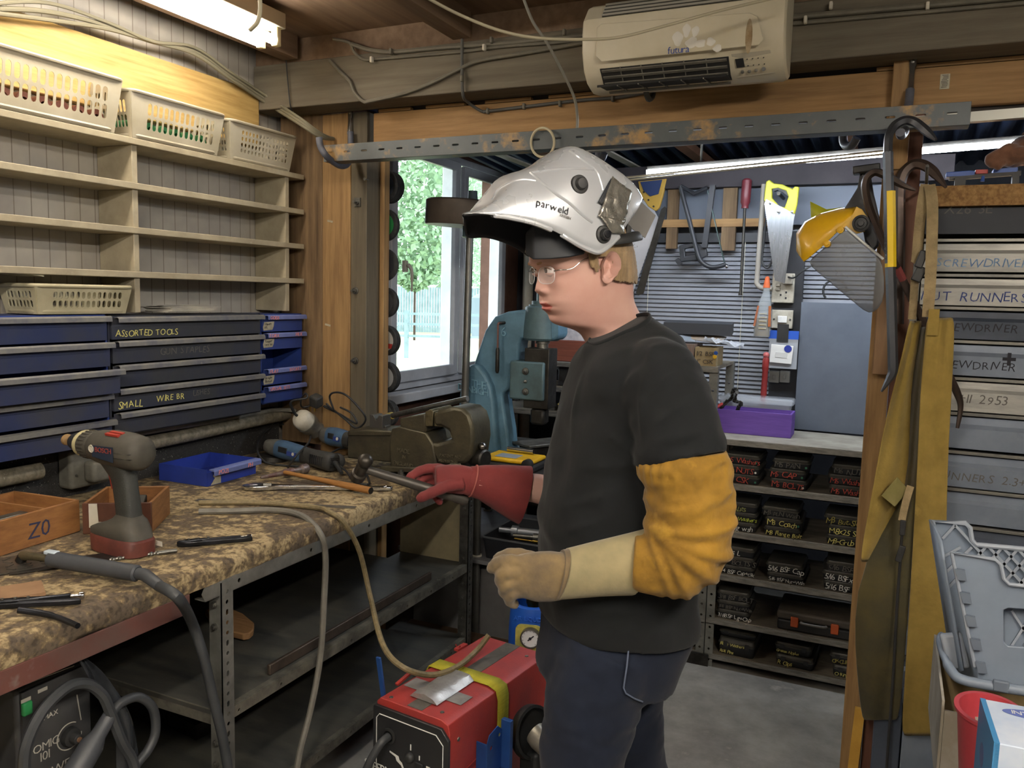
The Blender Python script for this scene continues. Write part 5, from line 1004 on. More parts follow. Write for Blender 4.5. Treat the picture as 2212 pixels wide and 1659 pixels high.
for x, z, w_, h_ in ((.158, ht-.150, .026, .038), (.188, ht-.158, .017, .026), (.216, ht-.165, .017, .026)): MB(M).cbox((x, -.001, z), (w_, .006, h_)).build('rocker_switch', BLACKP, FPN, bevel=.002)
for x, z in ((.189, ht-.162), (.217, ht-.170)): MB(M).cbox((x, -.0045, z), (.009, .002, .010)).build('switch_key', mat('pale_key', 'c9bfa5', .5), FPN)
MB(M).glyphs('SUPERMIG130', (.115, -.0008, ht-.205), (1, 0, 0), (0, 0, 1), .036, 0, align='r', sp=.78).build('lettering', CHALKW, FPN, smooth=False)
b = MB(M); b.plate([(0, 0), (.03, -.006), (.034, -.016), (.042, -.020), (.05, -.036), (.046, -.04), (.040, -.028), (.024, -.020), (.02, -.010), (0, -.004)], (.058, -.0008, ht-.13), (1, 0, 0), (0, 0, 1), .001); b.build('torch_symbol', CHALKW, FPN)
b = MB(M)
for k in range(4): b.box((.01, -.0008, ht-.225-.012*k), (.09, .0005, ht-.2262-.012*k))
for k in range(5): b.box((.01+.02*k, -.0008, ht-.225), (.0112+.02*k, .0005, ht-.261))
b.build('rating_table', mat('grey_print', '8a8a88', .6), FPN)
for x, y in ((.035, .03), (Wd-.05, .045), (.03, Ln-.035), (Wd-.045, Ln-.05)): b = MB(M); b.lathe((x, y, ht), (0, 0, 1), [(0, .006), (.002, .0055), (.0028, .003)], 12); b.build('screw', STEEL, W2)
for y, z in ((.05, ht-.06), (Ln-.03, ht-.04)): b = MB(M); b.lathe((Wd, y, z), (1, 0, 0), [(0, .006), (.002, .0055), (.0028, .003)], 12); b.build('screw', STEEL, W2)
DG2 = mat('grimy_channel', '5b5750', .9, 0, '46433e', 20, bump=.4)
MB(M).box((Wd*.40, .02, ht), (Wd*.60, Ln-.004, ht+.0012)).build('handle_recess', DG2, W2)
TAPE = mat('duct_tape', 'a3a09c', .35, .4, '8a8783', 20, bump=.35, bscale=60)
MB(M).box((.02, .10, ht+.0014), (Wd-.03, .155, ht+.0026)).build('cross_tape', TAPE, W2)
b = MB(M); n = 8
b.loft([[(Wd*.30, .06+.17*i/n, ht+.004), (Wd*.36, .06+.17*i/n, ht+.016+.004*sin(i*1.7)), (Wd*.5, .06+.17*i/n, ht+.022+.003*sin(i*2.3)), (Wd*.62, .06+.17*i/n, ht+.015+.004*sin(i)), (Wd*.68, .06+.17*i/n, ht+.004)] for i in range(n+1)]); b.build('long_tape', TAPE, W2)
STR = mat('yellow_webbing', 'b9b02c', .7, 0, 'a59c25', 20, bump=.5, bscale=400, stretch=(1, 1, 12))
ys0, ys1 = Ln*.45, Ln*.45+.055
b = MB(M); pr_ = [(-.002, ht-.14), (-.0025, ht-.012), (.006, ht+.003), (.03, ht+.0032), (Wd-.03, ht+.0034), (Wd-.004, ht-.006), (Wd+.0025, ht-.032), (Wd+.003, 0)]
b.loft([[(x, y, z) for x, z in pr_] for y in (ys0, ys1)], caps=False, closed=False); b.build('strap', STR, W2, solid=.002, off=1)
BRK = mat('blue_bracket', '2f5aa0', .35, .4, '284d8a', 8)
b = MB(M); yb = ys0-.10
b.plate([(0, -.25), (.085, -.25), (.085, .0), (.05, .03), (.01, .02), (0, .0)], (Wd+.035, yb, ht-.10), (0, 1, 0), (0, 0, 1), .003, [circ(.02, -.02, .006), circ(.02, -.10, .005), circ(.06, -.0, .005)]); b.box((Wd+.004, yb-.003, .02), (Wd+.038, yb, ht-.10)); b.box((Wd+.035, yb+.07, .02), (Wd+.065, yb+.085, ht-.06)); b.build('torch_bracket', BRK, W2, bevel=.001)
MB(M).box((Wd+.038, yb+.005, ht-.20), (Wd+.075, yb+.075, ht-.196)).build('bracket_tab', CHROME, W2)
b = MB(M)
for k in range(7): b.obox((Wd+.001, .10, ht-.16-.022*k), ((0, 1, .12), (1, 0, 0), (0, -.12, 1)), (.10, .004, .007))
b.build('vent_louvres', mat('red_louvre', '8a302d', .5), W2)
MB(M).bar((-.008, .05, ht-.03), (-.012, .03, ht+.10), .014, .006, (0, 1, 0)).build('blue_lever', BRK, W2)
b = MB(M); b.box((-.004, Ln*.72, ht-.002), (.012, Ln*.72+.05, ht+.006)); b.ring((.0, Ln*.72+.015, ht+.012), (0, 1, 0), .008, .002, 12, 6, 0, pi, u=(1, 0, 0)); b.build('red_clip', RED, W2)
MB(M).bar((-.006, .10, ht-.004), (-.002, .16, ht+.012), .01, .006).build('red_catch', RED, W2)
MB(M).tube(sm([(.055, -.002, ht-.09), (.05, -.03, ht-.10), (.03, -.05, ht-.15), (.0, -.06, ht-.23), (-.03, -.07, ht-.32), (-.06, -.06, -.09)], 8), .011, 12).build('torch_cable', mat('black_cable', '2d2f31'), W2)
for x, y in ((.03, .05), (Wd-.03, .05), (.03, Ln-.05), (Wd-.03, Ln-.05)): MB(M).lathe((x-.012, y, -.065), (1, 0, 0), [(0, .043), (.024, .043)], 20).build('wheel', RUBBER, W2)
# angle grinder hung on the welder's side
gc_ = M @ V((Wd+.075, Ln*.62, ht-.14)); rd = (M.to_3x3() @ V((1, -.2, .25))).normalized()
t = thing('angle_grinder', 'black angle grinder with worn cup disc hanging at the side of the red welder', 'angle grinder', gc_-V((0, 0, .1)))
MB().lathe(gc_-rd*.03, rd, [(0, .02), (0, .07), (.006, .074), (.028, .074), (.03, .066), (.012, .06)], 32).build('guard', BLACKP, t)
MB().lathe(gc_-rd*.036, rd, [(0, .02), (0, .055), (.004, .056), (.005, .02)], 28).build('disc', mat('printed_disc', '9a9890', .6, 0, '6f6d66', 14), t)
e = gc_+rd*.05+V((0, 0, -.06)); MB().lathe(gc_+rd*.0, (rd+V((0, 0, -.6))), [(0, .032), (.02, .036), (.05, .034), (.07, .025)], 18).build('gear_head', mat('scuffed_alloy', 'a9a395', .4, .6, '77736a', 14, bump=.2), t)
MB().obox(gc_+V((0, 0, -.15)), (rd, V((0, 0, 1)), rd.cross(V((0, 0, 1)))), (.07, .20, .06)).build('body', BLACKP, t, bevel=.012)

# ================================================================ black welder under the bench
t = thing('mig_welder', 'black faced welder with white print and green lamp under the shelf wall bench', 'welder', (-1.85, 1.05, .08))
X2 = -1.62; y0, y1 = P(40, 1580, 'x', -1.62).y, 1.245
MB().box((-2.15, y0, .10), (X2-.006, y1, .765)).build('casing', mat('dark_casing', '2b2b2c', .5, 0, '343434', 6), t, bevel=.008)
FB = mat('dusty_black_panel', '2f2f30', .5, 0, '3b3b3b', 10)
fpn = MB().box((X2-.005, y0+.01, .11), (X2, y1-.008, .755)).build('front_panel', FB, t)
def xf(x, y): return P(x, y, 'x', X2+.001)
for tx, x, y, s in (('AUTOMIG', 72, 1640, .0), ): pass
for tx, x, y, s, al in (('OMIG', 72, 1632, .027, 'l'), ('101', 88, 1646, .029, 'l'), ('MAX', 95, 1556, .016, 'l'), ('WELD', 112, 1676, .03, 'l')):
    p = xf(x, y); MB().glyphs(tx, p, (0, 1, 0), (0, 0, 1), s, 0, align=al).build('lettering', mat('dusty_print', 'a39f94', .7), fpn, smooth=False)
c = xf(150, 1590); b = MB(); b.ring(c, (1, 0, 0), .030, .0014, 40, 6, .2, 5.4); b.build('dial_ring', mat('dusty_print', 'a39f94'), fpn)
b = MB(); b.lathe(c, (1, 0, 0), [(0, .022), (.012, .020), (.014, .012), (.03, .011), (.032, .007)], 28); b.build('dial_knob', BLACKP, fpn)
b = MB(); b.lathe(c+V((.032, 0, 0)), (1, 0, 0), [(0, .006), (.002, .006)], 12); b.build('knob_cap', mat('copper_cap', '8a6a52', .4, .5), fpn)
p = xf(58, 1530); b = MB(); b.cbox(p, (.012, .022, .03)); b.build('green_lamp', mat('green_lens', '2f8a50', .35), fpn, bevel=.004)
b = MB(); a = xf(50, 1480); c2 = xf(160, 1438); b.bar(a, c2, .002, .0015, (1, 0, 0)); a = xf(166, 1500); c2 = xf(175, 1555); b.bar(a, c2, .002, .0015, (1, 0, 0)); b.build('panel_line', mat('dusty_print', 'a39f94'), fpn)
for x, y in ((92, 1490), (56, 1512)): MB().cbox(xf(x, y), (.001, .022, .008)).build('print_mark', mat('dusty_print', 'a39f94'), fpn)
tag(MB().box((-1.72, .42, .05), (-1.55, min(P(28, 1580, 'x', -1.55).y, y0-.004), .62)).build('yellow_case', mat('dirty_yellow', 'a88a1c', .5, 0, '8a7018', 6), bevel=.012), 'yellow machine casing standing next to the black welder under the bench', 'case')
# torch and leads of the black welder
bl = mat('black_cable', '2d2f31'); X3 = -1.545
def w3(pts, X=X3): return [P(x, y, 'x', X) for x, y in pts]
a, c = P(238, 1545, 'x', X3), P(150, 1690, 'x', X3)
t = thing('welding_torch', 'black welding torch hanging upside down on its lead in front of the black welder', 'welding torch', c)
MB().tube([a, a.lerp(c, .3), a.lerp(c, .45), c], [.016, .017, .026, .028], 16).build('handle', TORCH, t)
MB().tube(sm([a]+w3([(262, 1518), (300, 1506), (330, 1530), (336, 1580), (320, 1620), (290, 1660), (270, 1720)]), 7), .011, 12).build('cable', bl, t)
cable('welding_lead', w3([(52, 1680), (55, 1620), (75, 1565), (105, 1520), (150, 1482), (190, 1478), (220, 1500), (235, 1530), (262, 1600), (285, 1640), (300, 1700)], -1.54), .012, bl, 'black lead arching across the face of the black welder', k=7)
b = MB(); rows = []
for i, (x, y, w_) in enumerate(((172, 1420, .02), (195, 1450, .035), (222, 1490, .05), (245, 1520, .05), (270, 1570, .05), (285, 1620, .06), (280, 1690, .07))):
    p = P(x, y, 'x', -1.57); rows.append([p+V((.01*sin(i*2.1)+.012*sin(j*1.6+i), w_*(j/4-.5), 0)) for j in range(5)])
b.loft(rows, caps=False, closed=False); tag(b.build('plastic_sheet', mat('glossy_black_sheet', '2a2c2f', .15, 0, '33363a', 5, bump=.5, bscale=20), solid=.002, sub=2), 'crumpled glossy black plastic sheet hanging beside the black welder', 'sheet')
# ================================================================ shelving in the back bay
YS, YB = 3.565, 3.985
SHW = mat('worn_shelf_board', '7d7566', .7, 0, '5c564b', 8, bump=.1, stretch=(1, 3, 1)); TOPW = mat('paint_spilt_board', 'a09b8e', .6, 0, '7d776a', 7)
X0, X1 = P(1521, 1420, 'y', YS).x, .10
def upright(x, y, z1, par, w=.036, sx=1):
    b = MB(); n = int(z1/.05); hs = [circ(w*.5, .03+.05*i, .0055, 8) for i in range(n-1)]
    b.plate([(0, 0), (w, 0), (w, z1), (0, z1)], (x, y+.002, 0), (1, 0, 0), (0, 0, 1), .002, hs); b.box((x if sx > 0 else x+w-.002, y+.002, 0), (x+.002 if sx > 0 else x+w, y+w, z1))
    return b.build('upright', GALV, par)
def unit(name, lab, x0, x1, levels, ztop, ys=YS, yb=YB, top=None):
    t = thing(name, lab, 'shelving', ((x0+x1)/2, (ys+yb)/2, 0))
    for x, s in ((x0, 1), (x1-.036, -1)):
        upright(x, ys-.003, ztop, t, sx=s); upright(x, yb-.04, ztop, t, sx=s)
    for i, z in enumerate(levels):
        xm = x0+(x1-x0)*.45
        if i == 0 and top: MB().box((x0+.005, ys+.004, z-.012), (x1-.005, yb, z)).build('shelf_board', top, t)
        else:
            for a, c in ((x0+.005, xm-.001), (xm+.001, x1-.005)): MB().box((a, ys+.004, z-.012), (c, yb, z)).build('shelf_board', SHW, t)
        b = MB(); b.box((x0, ys-.004, z-.027), (x1, ys-.001, z-.001)); b.box((x0, ys-.004, z-.027), (x1, ys+.02, z-.024)); b.build('shelf_edge', mat('bright_worn_edge', '9b9890', .4, .6, '6f6c65', 14, bump=.1, stretch=(1, 6, 6)), t)
    return t
LEV = [1.026]+[P(x, y, 'y', YS).z for x, y in ((1853, 1077), (1848, 1186), (1842, 1287), (1835, 1389.5))]+[.06]
unit('metal_shelving', 'galvanised shelving unit of black parts cases between the person and the pine post', X0, X1, LEV, 1.0, top=TOPW)
zt = P(1545, 793, 'y', YS).z
unit('metal_shelving', 'taller galvanised shelving unit with a labelled carton on top, behind the person', -1.0, X0-.004, [zt, 1.0, .80, .60, .42, .22, .06], zt)
unit('metal_shelving', 'speckled galvanised rack behind the fly press, carrying a red wooden box', -2.0, -1.27, [P(1230, 783, 'y', 4.06).z, P(1230, 838, 'y', 4.06).z, P(1230, 893, 'y', 4.06).z, .5, .15], P(1230, 760, 'y', 4.06).z, 4.06, 4.40, top=mat('pale_rack_top', 'a9aba8', .6))
zr = P(1230, 783, 'y', 4.06).z
tag(MB().box((-1.75, 4.08, zr+.002), (-1.29, 4.3, P(1240, 737, 'y', 4.06).z)).build('wooden_box', wood('red_stained_box', '8a4d3a', '6a382b', 'x', 4), bevel=.004), 'red stained wooden box on the speckled rack behind the fly press', 'box')
tag(MB().box((-1.72, 4.11, P(1240, 737, 'y', 4.06).z+.001), (-1.31, 4.25, P(1240, 690, 'y', 4.06).z)).build('polystyrene_block', mat('speckled_white', 'b9b9c4', .7, 0, 'd8d8de', 40)), 'speckled white foam block on the red wooden box', 'block')
z2 = P(1230, 838, 'y', 4.06).z; p = P(1222, 815, 'y', 4.1)
b = MB(); b.bar((p.x-.06, 4.15, z2+.10), (p.x+.10, 4.12, z2+.035), .04, .03); b.bar((p.x-.02, 4.14, z2+.002), (p.x-.02, 4.14, z2+.12), .06, .05, (0, 1, 0)); tag(b.build('black_clamp', BLACKP, bevel=.005), 'black plastic clamp on the middle shelf of the speckled rack', 'clamp')
p = P(1205, 885, 'y', 4.1); z3 = P(1230, 893, 'y', 4.06).z
b = MB(); b.lathe((p.x, 4.12, z3+.035), (1, -.4, 0), [(0, .012), (.05, .012), (.051, .03), (.075, .03), (.076, .008), (.10, .008)], 14); tag(b.build('air_fitting', mat('brass', 'a88f4a')), 'brass air fitting on the lower shelf of the speckled rack', 'fitting')
tag(MB().box((p.x-.13, 4.10, z3+.001), (p.x-.02, 4.25, z3+.02)).build('steel_offcut', STEEL), 'flat steel offcut on the lower shelf of the speckled rack', 'offcut')
# ---------------------------------------------------------------- organiser cases
CB = mat('black_case', '27282a', .5, 0, '1f2022', 12, bump=.05); CL = mat('case_lid_smoke', '44433d', .45, 0, '35342f', 12)
def case(lab, x, z, txt, mt, w=.155, h=.040, y=None, size=.024, rot=0, tx=.008, d=.20, dot=None, lines=None, pale=False):
    y = YS+.02 if y is None else y
    M = Matrix.Translation((x, y, z)) @ Matrix.Rotation(rot, 4, 'Z')
    t = thing('parts_case', lab, 'case', (x+w/2, y+d/2, z), 'black parts cases on the back shelves')
    MB(M).loft([[(a, b_, zz) for a, b_ in rrect(e, e, w-e, d-e, .012, 2)] for zz, e in ((.0005, .006), (.004, .003), (h*.62, 0))]).build('base', CB, t, sharp=60)
    MB(M).loft([[(a, b_, zz) for a, b_ in rrect(e, e, w-e, d-e, .012, 2)] for zz, e in ((h*.64, -.002), (h*.74, -.002), (h*.76, .001), (h-.0005, .004))]).build('lid', CL, t, sharp=60)
    if pale:
        for k in ((.2, .8)): MB(M).cbox((w*k, -.0025, h*.66), (.018, .004, h*.35)).build('latch', CB, t)
    L = lines or ([txt] if txt else [])
    for k, s in enumerate(L): MB(M).glyphs(s, (tx, -.0032, h*.12+(len(L)-1-k)*h*.45), (1, 0, 0), (0, 0, 1), size, .9, len(lab)+k, sp=.86).build('lettering', mt, t, smooth=False)
    if dot: b = MB(M); b.lathe((w-.016, -.0005, h*.3), (0, -1, 0), [(0, .0045), (.001, .0045)], 12); b.build('dot_sticker', CHALKW if dot == 1 else mat('green_dot', '2f6b52', .6), t)
    return t
def at(px, py): return P(px, py, 'y', YS+.02)
rows = [
 (1, 41, [  # level, y of the shelf in the photo is taken from LEV
  (1553, [('M5 CSK', CHALKR, 2), ('M5 NUTS', CHALKR, 1), ('M5 Washers', CHALKR, 2)]),
  (1660, [('M5 BOLTS', CHALKR, 1), ('M5 CAP', CHALKR, 2), ('M5 PAN', FADED, 2)]),
  (1788, [('M6 Washers', CHALKR, 0), ('M6 Washers', CHALKR, 0), ('M6 NUTS', FADED, 0)])]),
 (2, 41, [
  (1545, [('Spring wsh', CHALKW, 0), ('Large Washers', mat('yellow_green_marker', 'b7c54a', .8), 0), ('Flr Nuts', mat('dull_green_marker', '8a8f5a', .8), 0)]),
  (1648, [('M8 Flange Bolt', CHALKY, 0), ('M8 Coach', CHALKY, 2), ('M8 PLN Wash', FADED, 0)]),
  (1783, [('M8-Grub', CHALKY, 0), ('M8x25 Soc', CHALKY, 0), ('M8 But-Skt-', mat('dull_yellow_marker', '9a8f4a', .8), 0)])]),
 (3, 41, [
  (1540, [('1/4 BSF Cap+csk', CHALKW, 0), ('BSF BOLTS S', FADED, 0), ('Bolts L', CHALKW, 0)]),
  (1655, [('5/16 BSF Nut+Wsh', CHALKW, 0), ('5/16 BSF Cap', CHALKW, 0)]),
  (1778, [('5/16 BSF', CHALKW, 0), ('5/16 BSFx1', CHALKW, 0), ('5/16 BSF x', FADED, 0)])]),
 (4, 44, [(1534, [('3/8BSF Lg+Cap', CHALKW, 0), ('3/8 BSF Nut+Wsh', FADED, 0), ('3/8 BSF BOLT', FADED, 0)])]),
]
TXTC = {id(CHALKR): 'red', id(CHALKW): 'white', id(CHALKY): 'yellow', id(FADED): 'faded'}
seen = set()
for lev, hh, cols in rows:
    for ci, (px, st) in enumerate(cols):
        for k, (txt, mt, dt) in enumerate(st):
            h = .042; x = max(X0+.039, at(px, 1000+lev*90).x+(.004*k*(1 if (k+lev) % 2 else -1.5))); z = LEV[lev]+k*(h+.0015)
            pos = ('bottom', 'middle', 'top')[k] if len(st) > 2 else ('bottom', 'top')[k]
            lab = 'black parts case hand lettered %s, %s of its stack' % (txt.replace('"', '').lower(), pos)
            sz = min(.034, .140/(sum((GLYPH[c_][2]+.07)*.86 if c_ != ' ' else .26 for c_ in txt)))
            case(lab, x, z, txt, mt, w=.150 if lev < 4 else .14, h=h, size=sz, dot=dt, rot=.03*sin(lev*3+ci*2+k), y=YS+.022-.004*k)
# bottom row and the case with orange latches
def brown(px, z, lines, mt, lab, w=.155, h=.062, size=.026, rot=0, y=None): case(lab, at(px, 1480).x, z, None, mt, w, h, lines=lines, size=size, rot=rot, pale=True, y=y, d=.22)
z0 = LEV[5]-.055
z0 = LEV[5]
brown(1547, z0, ['Fibre Washers', 'Roll Pins'], CHALKY, 'dusty case lettered fibre washers and roll pins on the lowest back shelf', h=.075, size=.021, rot=-.04)
case('thin dusty case lying on the fibre washers case', at(1547, 1480).x, z0+.078, None, FADED, .155, .03, pale=True, y=YS+.03, d=.2)
brown(1672, z0, ['R Clips'], CHALKY, 'dusty case lettered R clips on the lowest back shelf', h=.05, size=.025, rot=-.05)
case('dusty case lettered grease nipples, on the R clips case', at(1668, 1480).x, z0+.052, 'Grease Nipples', CHALKY, .15, .048, size=.018, rot=-.04, pale=True, y=YS+.03)
brown(1796, z0, ['O Rings'], CHALKY, 'dusty case lettered O rings at the pine post end of the lowest back shelf', h=.05, size=.022)
case('dusty case lettered circlips, on the O rings case', at(1788, 1480).x, z0+.052, 'CIRCLIPS', mat('dull_yellow_marker', '9a8f4a'), .15, .046, size=.024, pale=True, y=YS+.03)
for k in range(3): case(('dusty case lettered std at the foot of the shelving behind the person', 'unmarked dusty case lying on the one lettered std, behind the person', 'topmost unmarked dusty case over the one lettered std, behind the person')[k], X0-.2, .062+.05*k, 'Std' if k == 0 else None, CHALKY, .15, .047, size=.03, pale=True, tx=.08)
xa = P(1678, 1340, 'y', YS).x; z4 = LEV[4]
t = thing('tool_case', 'grey brown tool case with orange latches on the second lowest back shelf', 'case', (xa+.16, YS+.13, z4))
TC = mat('dusty_brown_case', '544d44', .55, 0, '433e37', 8)
MB().box((xa, YS+.015, z4+.0005), (xa+.32, YS+.25, z4+.045)).build('base', BLACKP, t, bevel=.008)
MB().box((xa-.003, YS+.012, z4+.047), (xa+.323, YS+.253, z4+.085)).build('lid', TC, t, bevel=.012, seg=3)
for x in (.055, .215): MB().box((xa+x, YS+.004, z4+.022), (xa+x+.032, YS+.0148, z4+.066)).build('latch', mat('orange_latch', 'b8552a', .45), t, bevel=.004)
b = MB(); b.tube(sm([(xa+.10, YS+.010, z4+.05), (xa+.105, YS-.004, z4+.048), (xa+.19, YS-.004, z4+.048), (xa+.195, YS+.010, z4+.05)], 5), .006, 8); b.build('handle', TC, t)
struct(MB().box((-1.06, YS-.014, .001), (X0+.02, YS-.008, .055)).build('trim_kickplate', DSTEEL))
# ---------------------------------------------------------------- things on top of the shelving
TOPZ = LEV[0]+.001
PUR = mat('purple_paint', '6a4aa0', .6, 0, '5c3f8e', 8, bump=.05, stretch=(1, 1, 8))
a, c = P(1541, 932, 'z', TOPZ), P(1708, 947, 'z', TOPZ); u = (c-a).normalized(); v = V((-u.y, u.x, 0)); L = (c-a).length
t = thing('purple_box', 'open purple painted wooden box at the front of the shelving top', 'box', a+u*L/2+v*.07)
hb = .105
for o, d, l in ((a, u, L), (a+v*.14, u, L)): MB().obox(o+d*l/2+V((0, 0, hb/2)), (d, v, (0, 0, 1)), (l, .009, hb)).build('side', PUR, t, bevel=.001)
for o in (a+u*.0045, a+u*(L-.0045)): MB().obox(o+v*.07+V((0, 0, hb/2)), (v, u, (0, 0, 1)), (.131, .009, hb)).build('end', PUR, t, bevel=.001)
MB().obox(a+u*L/2+v*.07+V((0, 0, .005)), (u, v, (0, 0, 1)), (L-.02, .13, .008)).build('base', PUR, t)
CLR = mat('clear_plastic', 'dfe4ea', .12, 0, trans=.0, alpha=.32, spec=.6)
tx0, tx1 = P(1552, 860, 'y', 3.88).x, P(1712, 860, 'y', 3.88).x
t = thing('plastic_tub', 'clear plastic tub behind the purple box', 'tub', ((tx0+tx1)/2, 3.90, TOPZ))
b = MB(); b.loft([[(x, y, z) for x, y in rrect(tx0+e, 3.865+e, tx1-e, 3.985-e, .02, 3)] for z, e in ((TOPZ+.005, .02), (TOPZ+.125, .005))]); b.build('wall', CLR, t, sharp=60)
b = MB(); b.loft([[(x, y, z) for x, y in rrect(tx0-e, 3.865-e, tx1+e, 3.985+e, .025, 3)] for z, e in ((TOPZ+.126, .004), (TOPZ+.145, .006), (TOPZ+.152, .0))]); b.build('lid', CLR, t, sharp=60)
p = P(1585, 865, 'y', 3.77); b = MB()
pts = sm([p+V((-.06, 0, -.04)), p+V((-.02, .01, .0)), p+V((.0, 0, .045)), p+V((.012, -.01, .03)), p+V((.0, .0, .0)), p+V((.03, -.005, -.01)), p+V((.02, 0, -.05))], 5)
for i in range(0, len(pts)-1): b.lathe(pts[i], (cos(i), sin(i*.7), .2), [(0, .008), (.010, .008)], 8)
b.tube(pts, .005, 6); tag(b.build('drive_chain', DSTEEL), 'dark drive chain piled in the purple box', 'chain')
tag(MB().tube([P(1560, 872, 'y', 3.765), P(1548, 880, 'y', 3.74)], .007, 8).build('red_tool', RED), 'small red tool handle beside the chain in the purple box', 'handle')
a, c = P(1655, 770, 'y', 4.0), P(1648, 868, 'y', 4.0)
t = thing('mallet', 'red handled tool standing upright behind the clear tub', 'tool', c)
MB().tube([a, a.lerp(c, .08), a.lerp(c, .3), a.lerp(c, .32), V((c.x, 4.0, TOPZ+.002))], [.010, .016, .015, .013, .016], 14).build('handle', mat('dark_red_grip', '8f2f2c', .45), t); MB().sph(a+V((0, 0, .006)), .015).build('knob', mat('pink_red_knob', 'b8605c', .4), t)
# blue grey board
BGB = mat('blue_grey_board', '5f6670', .6, 0, '545a64', 4, bump=.05)
bx0, bx1 = P(1722, 800, 'y', 4.02).x, P(1880, 800, 'y', 4.02).x
tag(MB().box((bx0, 4.02, TOPZ), (bx1+.12, 4.05, P(1720, 652, 'y', 4.02).z)).build('painted_board', BGB, bevel=.002), 'blue grey painted board standing on the shelving top against the blind', 'board')
# venetian blind
SL = mat('grey_blind_slat', '8d9097', .5, .0, '7d8087', 3)
yb = 4.16; ba, bb_ = P(1372, 600, 'y', yb).x, P(1885, 600, 'y', yb).x+.1; zt_, zb_ = P(1500, 524, 'y', yb).z, 1.03
t = thing('venetian_blind', 'dusty grey venetian blind closed behind the tools', 'blind', ((ba+bb_)/2, yb, zb_))
b = MB(); z = zb_+.02
while z < zt_: b.obox(((ba+bb_)/2, yb, z), ((1, 0, 0), (0, .5, .866), (0, -.866, .5)), (bb_-ba, .0225, .0012)); z += .0215
b.build('slats', SL, t)
MB().box((ba, yb-.02, zt_), (bb_, yb+.02, zt_+.045)).build('head_rail', mat('dark_head_rail', '3c3e42', .5), t)
for px in (1399, 1602): p = P(px, 700, 'y', yb); MB().cyl((p.x, yb-.02, zb_+.03), (p.x, yb-.02, zt_), .0015, n=6).build('cord', WHITEP, t)
struct(MB().box((-1.45, 4.20, .9), (-.2, 4.23, 2.02)).build('trim_blind_backing', mat('pale_backing', '8a8f98', .7)))
# timber framing above the blind
def yX(x, y, Y=4.18): return P(x, y, 'y', Y)
a, c = yX(1372, 505), yX(1640, 483); struct(MB().box((a.x, 4.10, c.z-.02), (c.x+.05, 4.13, c.z+.018)).build('trim_rail', WOODX))
for x0_, x1_ in ((1448, 1475), (1565, 1600)): a, c = yX(x0_, 490), yX(x1_, 400); struct(MB().box((a.x, 4.105, c.z-.32), (c.x, 4.13, c.z)).build('trim_stud', WOODD))
a, c = yX(1360, 410), yX(1950, 375); struct(MB().box((a.x-.3, 4.06, c.z-.05), (c.x+.2, 4.10, c.z+.06)).build('trim_tool_rail', mat('dark_red_brown_rail', '322c30', .7, 0, '282428', 6)))
a, c = yX(1480, 490), yX(1720, 400); struct(MB().box((-1.3, 4.135, a.z), (.1, 4.15, c.z)).build('trim_panel', mat('blue_grey_panel', '5d6470', .6)))
# dark column with sockets
c0, c1 = P(1697, 700, 'y', 4.08).x, P(1729, 700, 'y', 4.08).x
struct(MB().box((c0-.06, 4.08, 1.03), (c1, 4.12, 1.95)).build('trim_socket_board', mat('black_socket_board', '26272b', .6)))
DW = mat('dirty_white_plastic', 'bdb7a8', .5, 0, '948d7c', 16)
def plate_(name, lab, px, parts, cat='socket'):
    p0, p1 = P(px[0], px[1], 'y', 4.045), P(px[2], px[3], 'y', 4.045); t = thing(name, lab, cat, ((p0.x+p1.x)/2, 4.06, p1.z))
    MB().box((p0.x, 4.05, p1.z), (p1.x, 4.0795, p0.z)).build('box', DW, t, bevel=.004)
    W, H = p1.x-p0.x, p0.z-p1.z
    for nm, fx, fz, w_, h_, d_, mt in parts: MB().cbox((p0.x+W*fx, 4.049-d_/2, p1.z+H*fz), (w_, d_, h_)).build(nm, mt, t, bevel=min(.003, w_*.2, d_*.3))
    return t
plate_('wall_socket', 'dirty white double socket with a plug in its upper half, under the yellow saw', (1669, 590, 1713, 655), [('plug', .72, .80, .045, .045, .035, DW), ('rocker', .28, .60, .02, .012, .006, DW), ('rocker', .28, .46, .02, .012, .006, DW)]+[('pin_hole', x_, z_, .007, .009, .002, INK) for x_, z_ in ((.42, .27), (.66, .36), (.66, .17))])
plate_('light_switch', 'white double light switch below the socket', (1667, 669, 1711, 711), [('rocker', .42, .5, .022, .032, .008, mat('clean_white', 'd8d6d0', .4)), ('rocker', .62, .5, .022, .032, .008, mat('clean_white', 'd8d6d0')), ('screw', .13, .5, .007, .007, .003, INK), ('screw', .88, .5, .007, .007, .003, INK)], 'switch')
GS = mat('grey_switch_plate', '84847f', .45, .2)
for k, (x0_, x1_) in enumerate(((1661, 1682), (1684, 1705))):
    t = plate_('light_switch', ('grey switch plate under the bagged faceplate, closest to the red tool handle', 'grey switch plate under the bagged faceplate, closest to the blue grey board')[k], (x0_, 801, x1_, 828), [('key', .5, .5, .012, .02, .006, GS)], 'switch')
    for o in t.children: o.data.materials[0] = GS
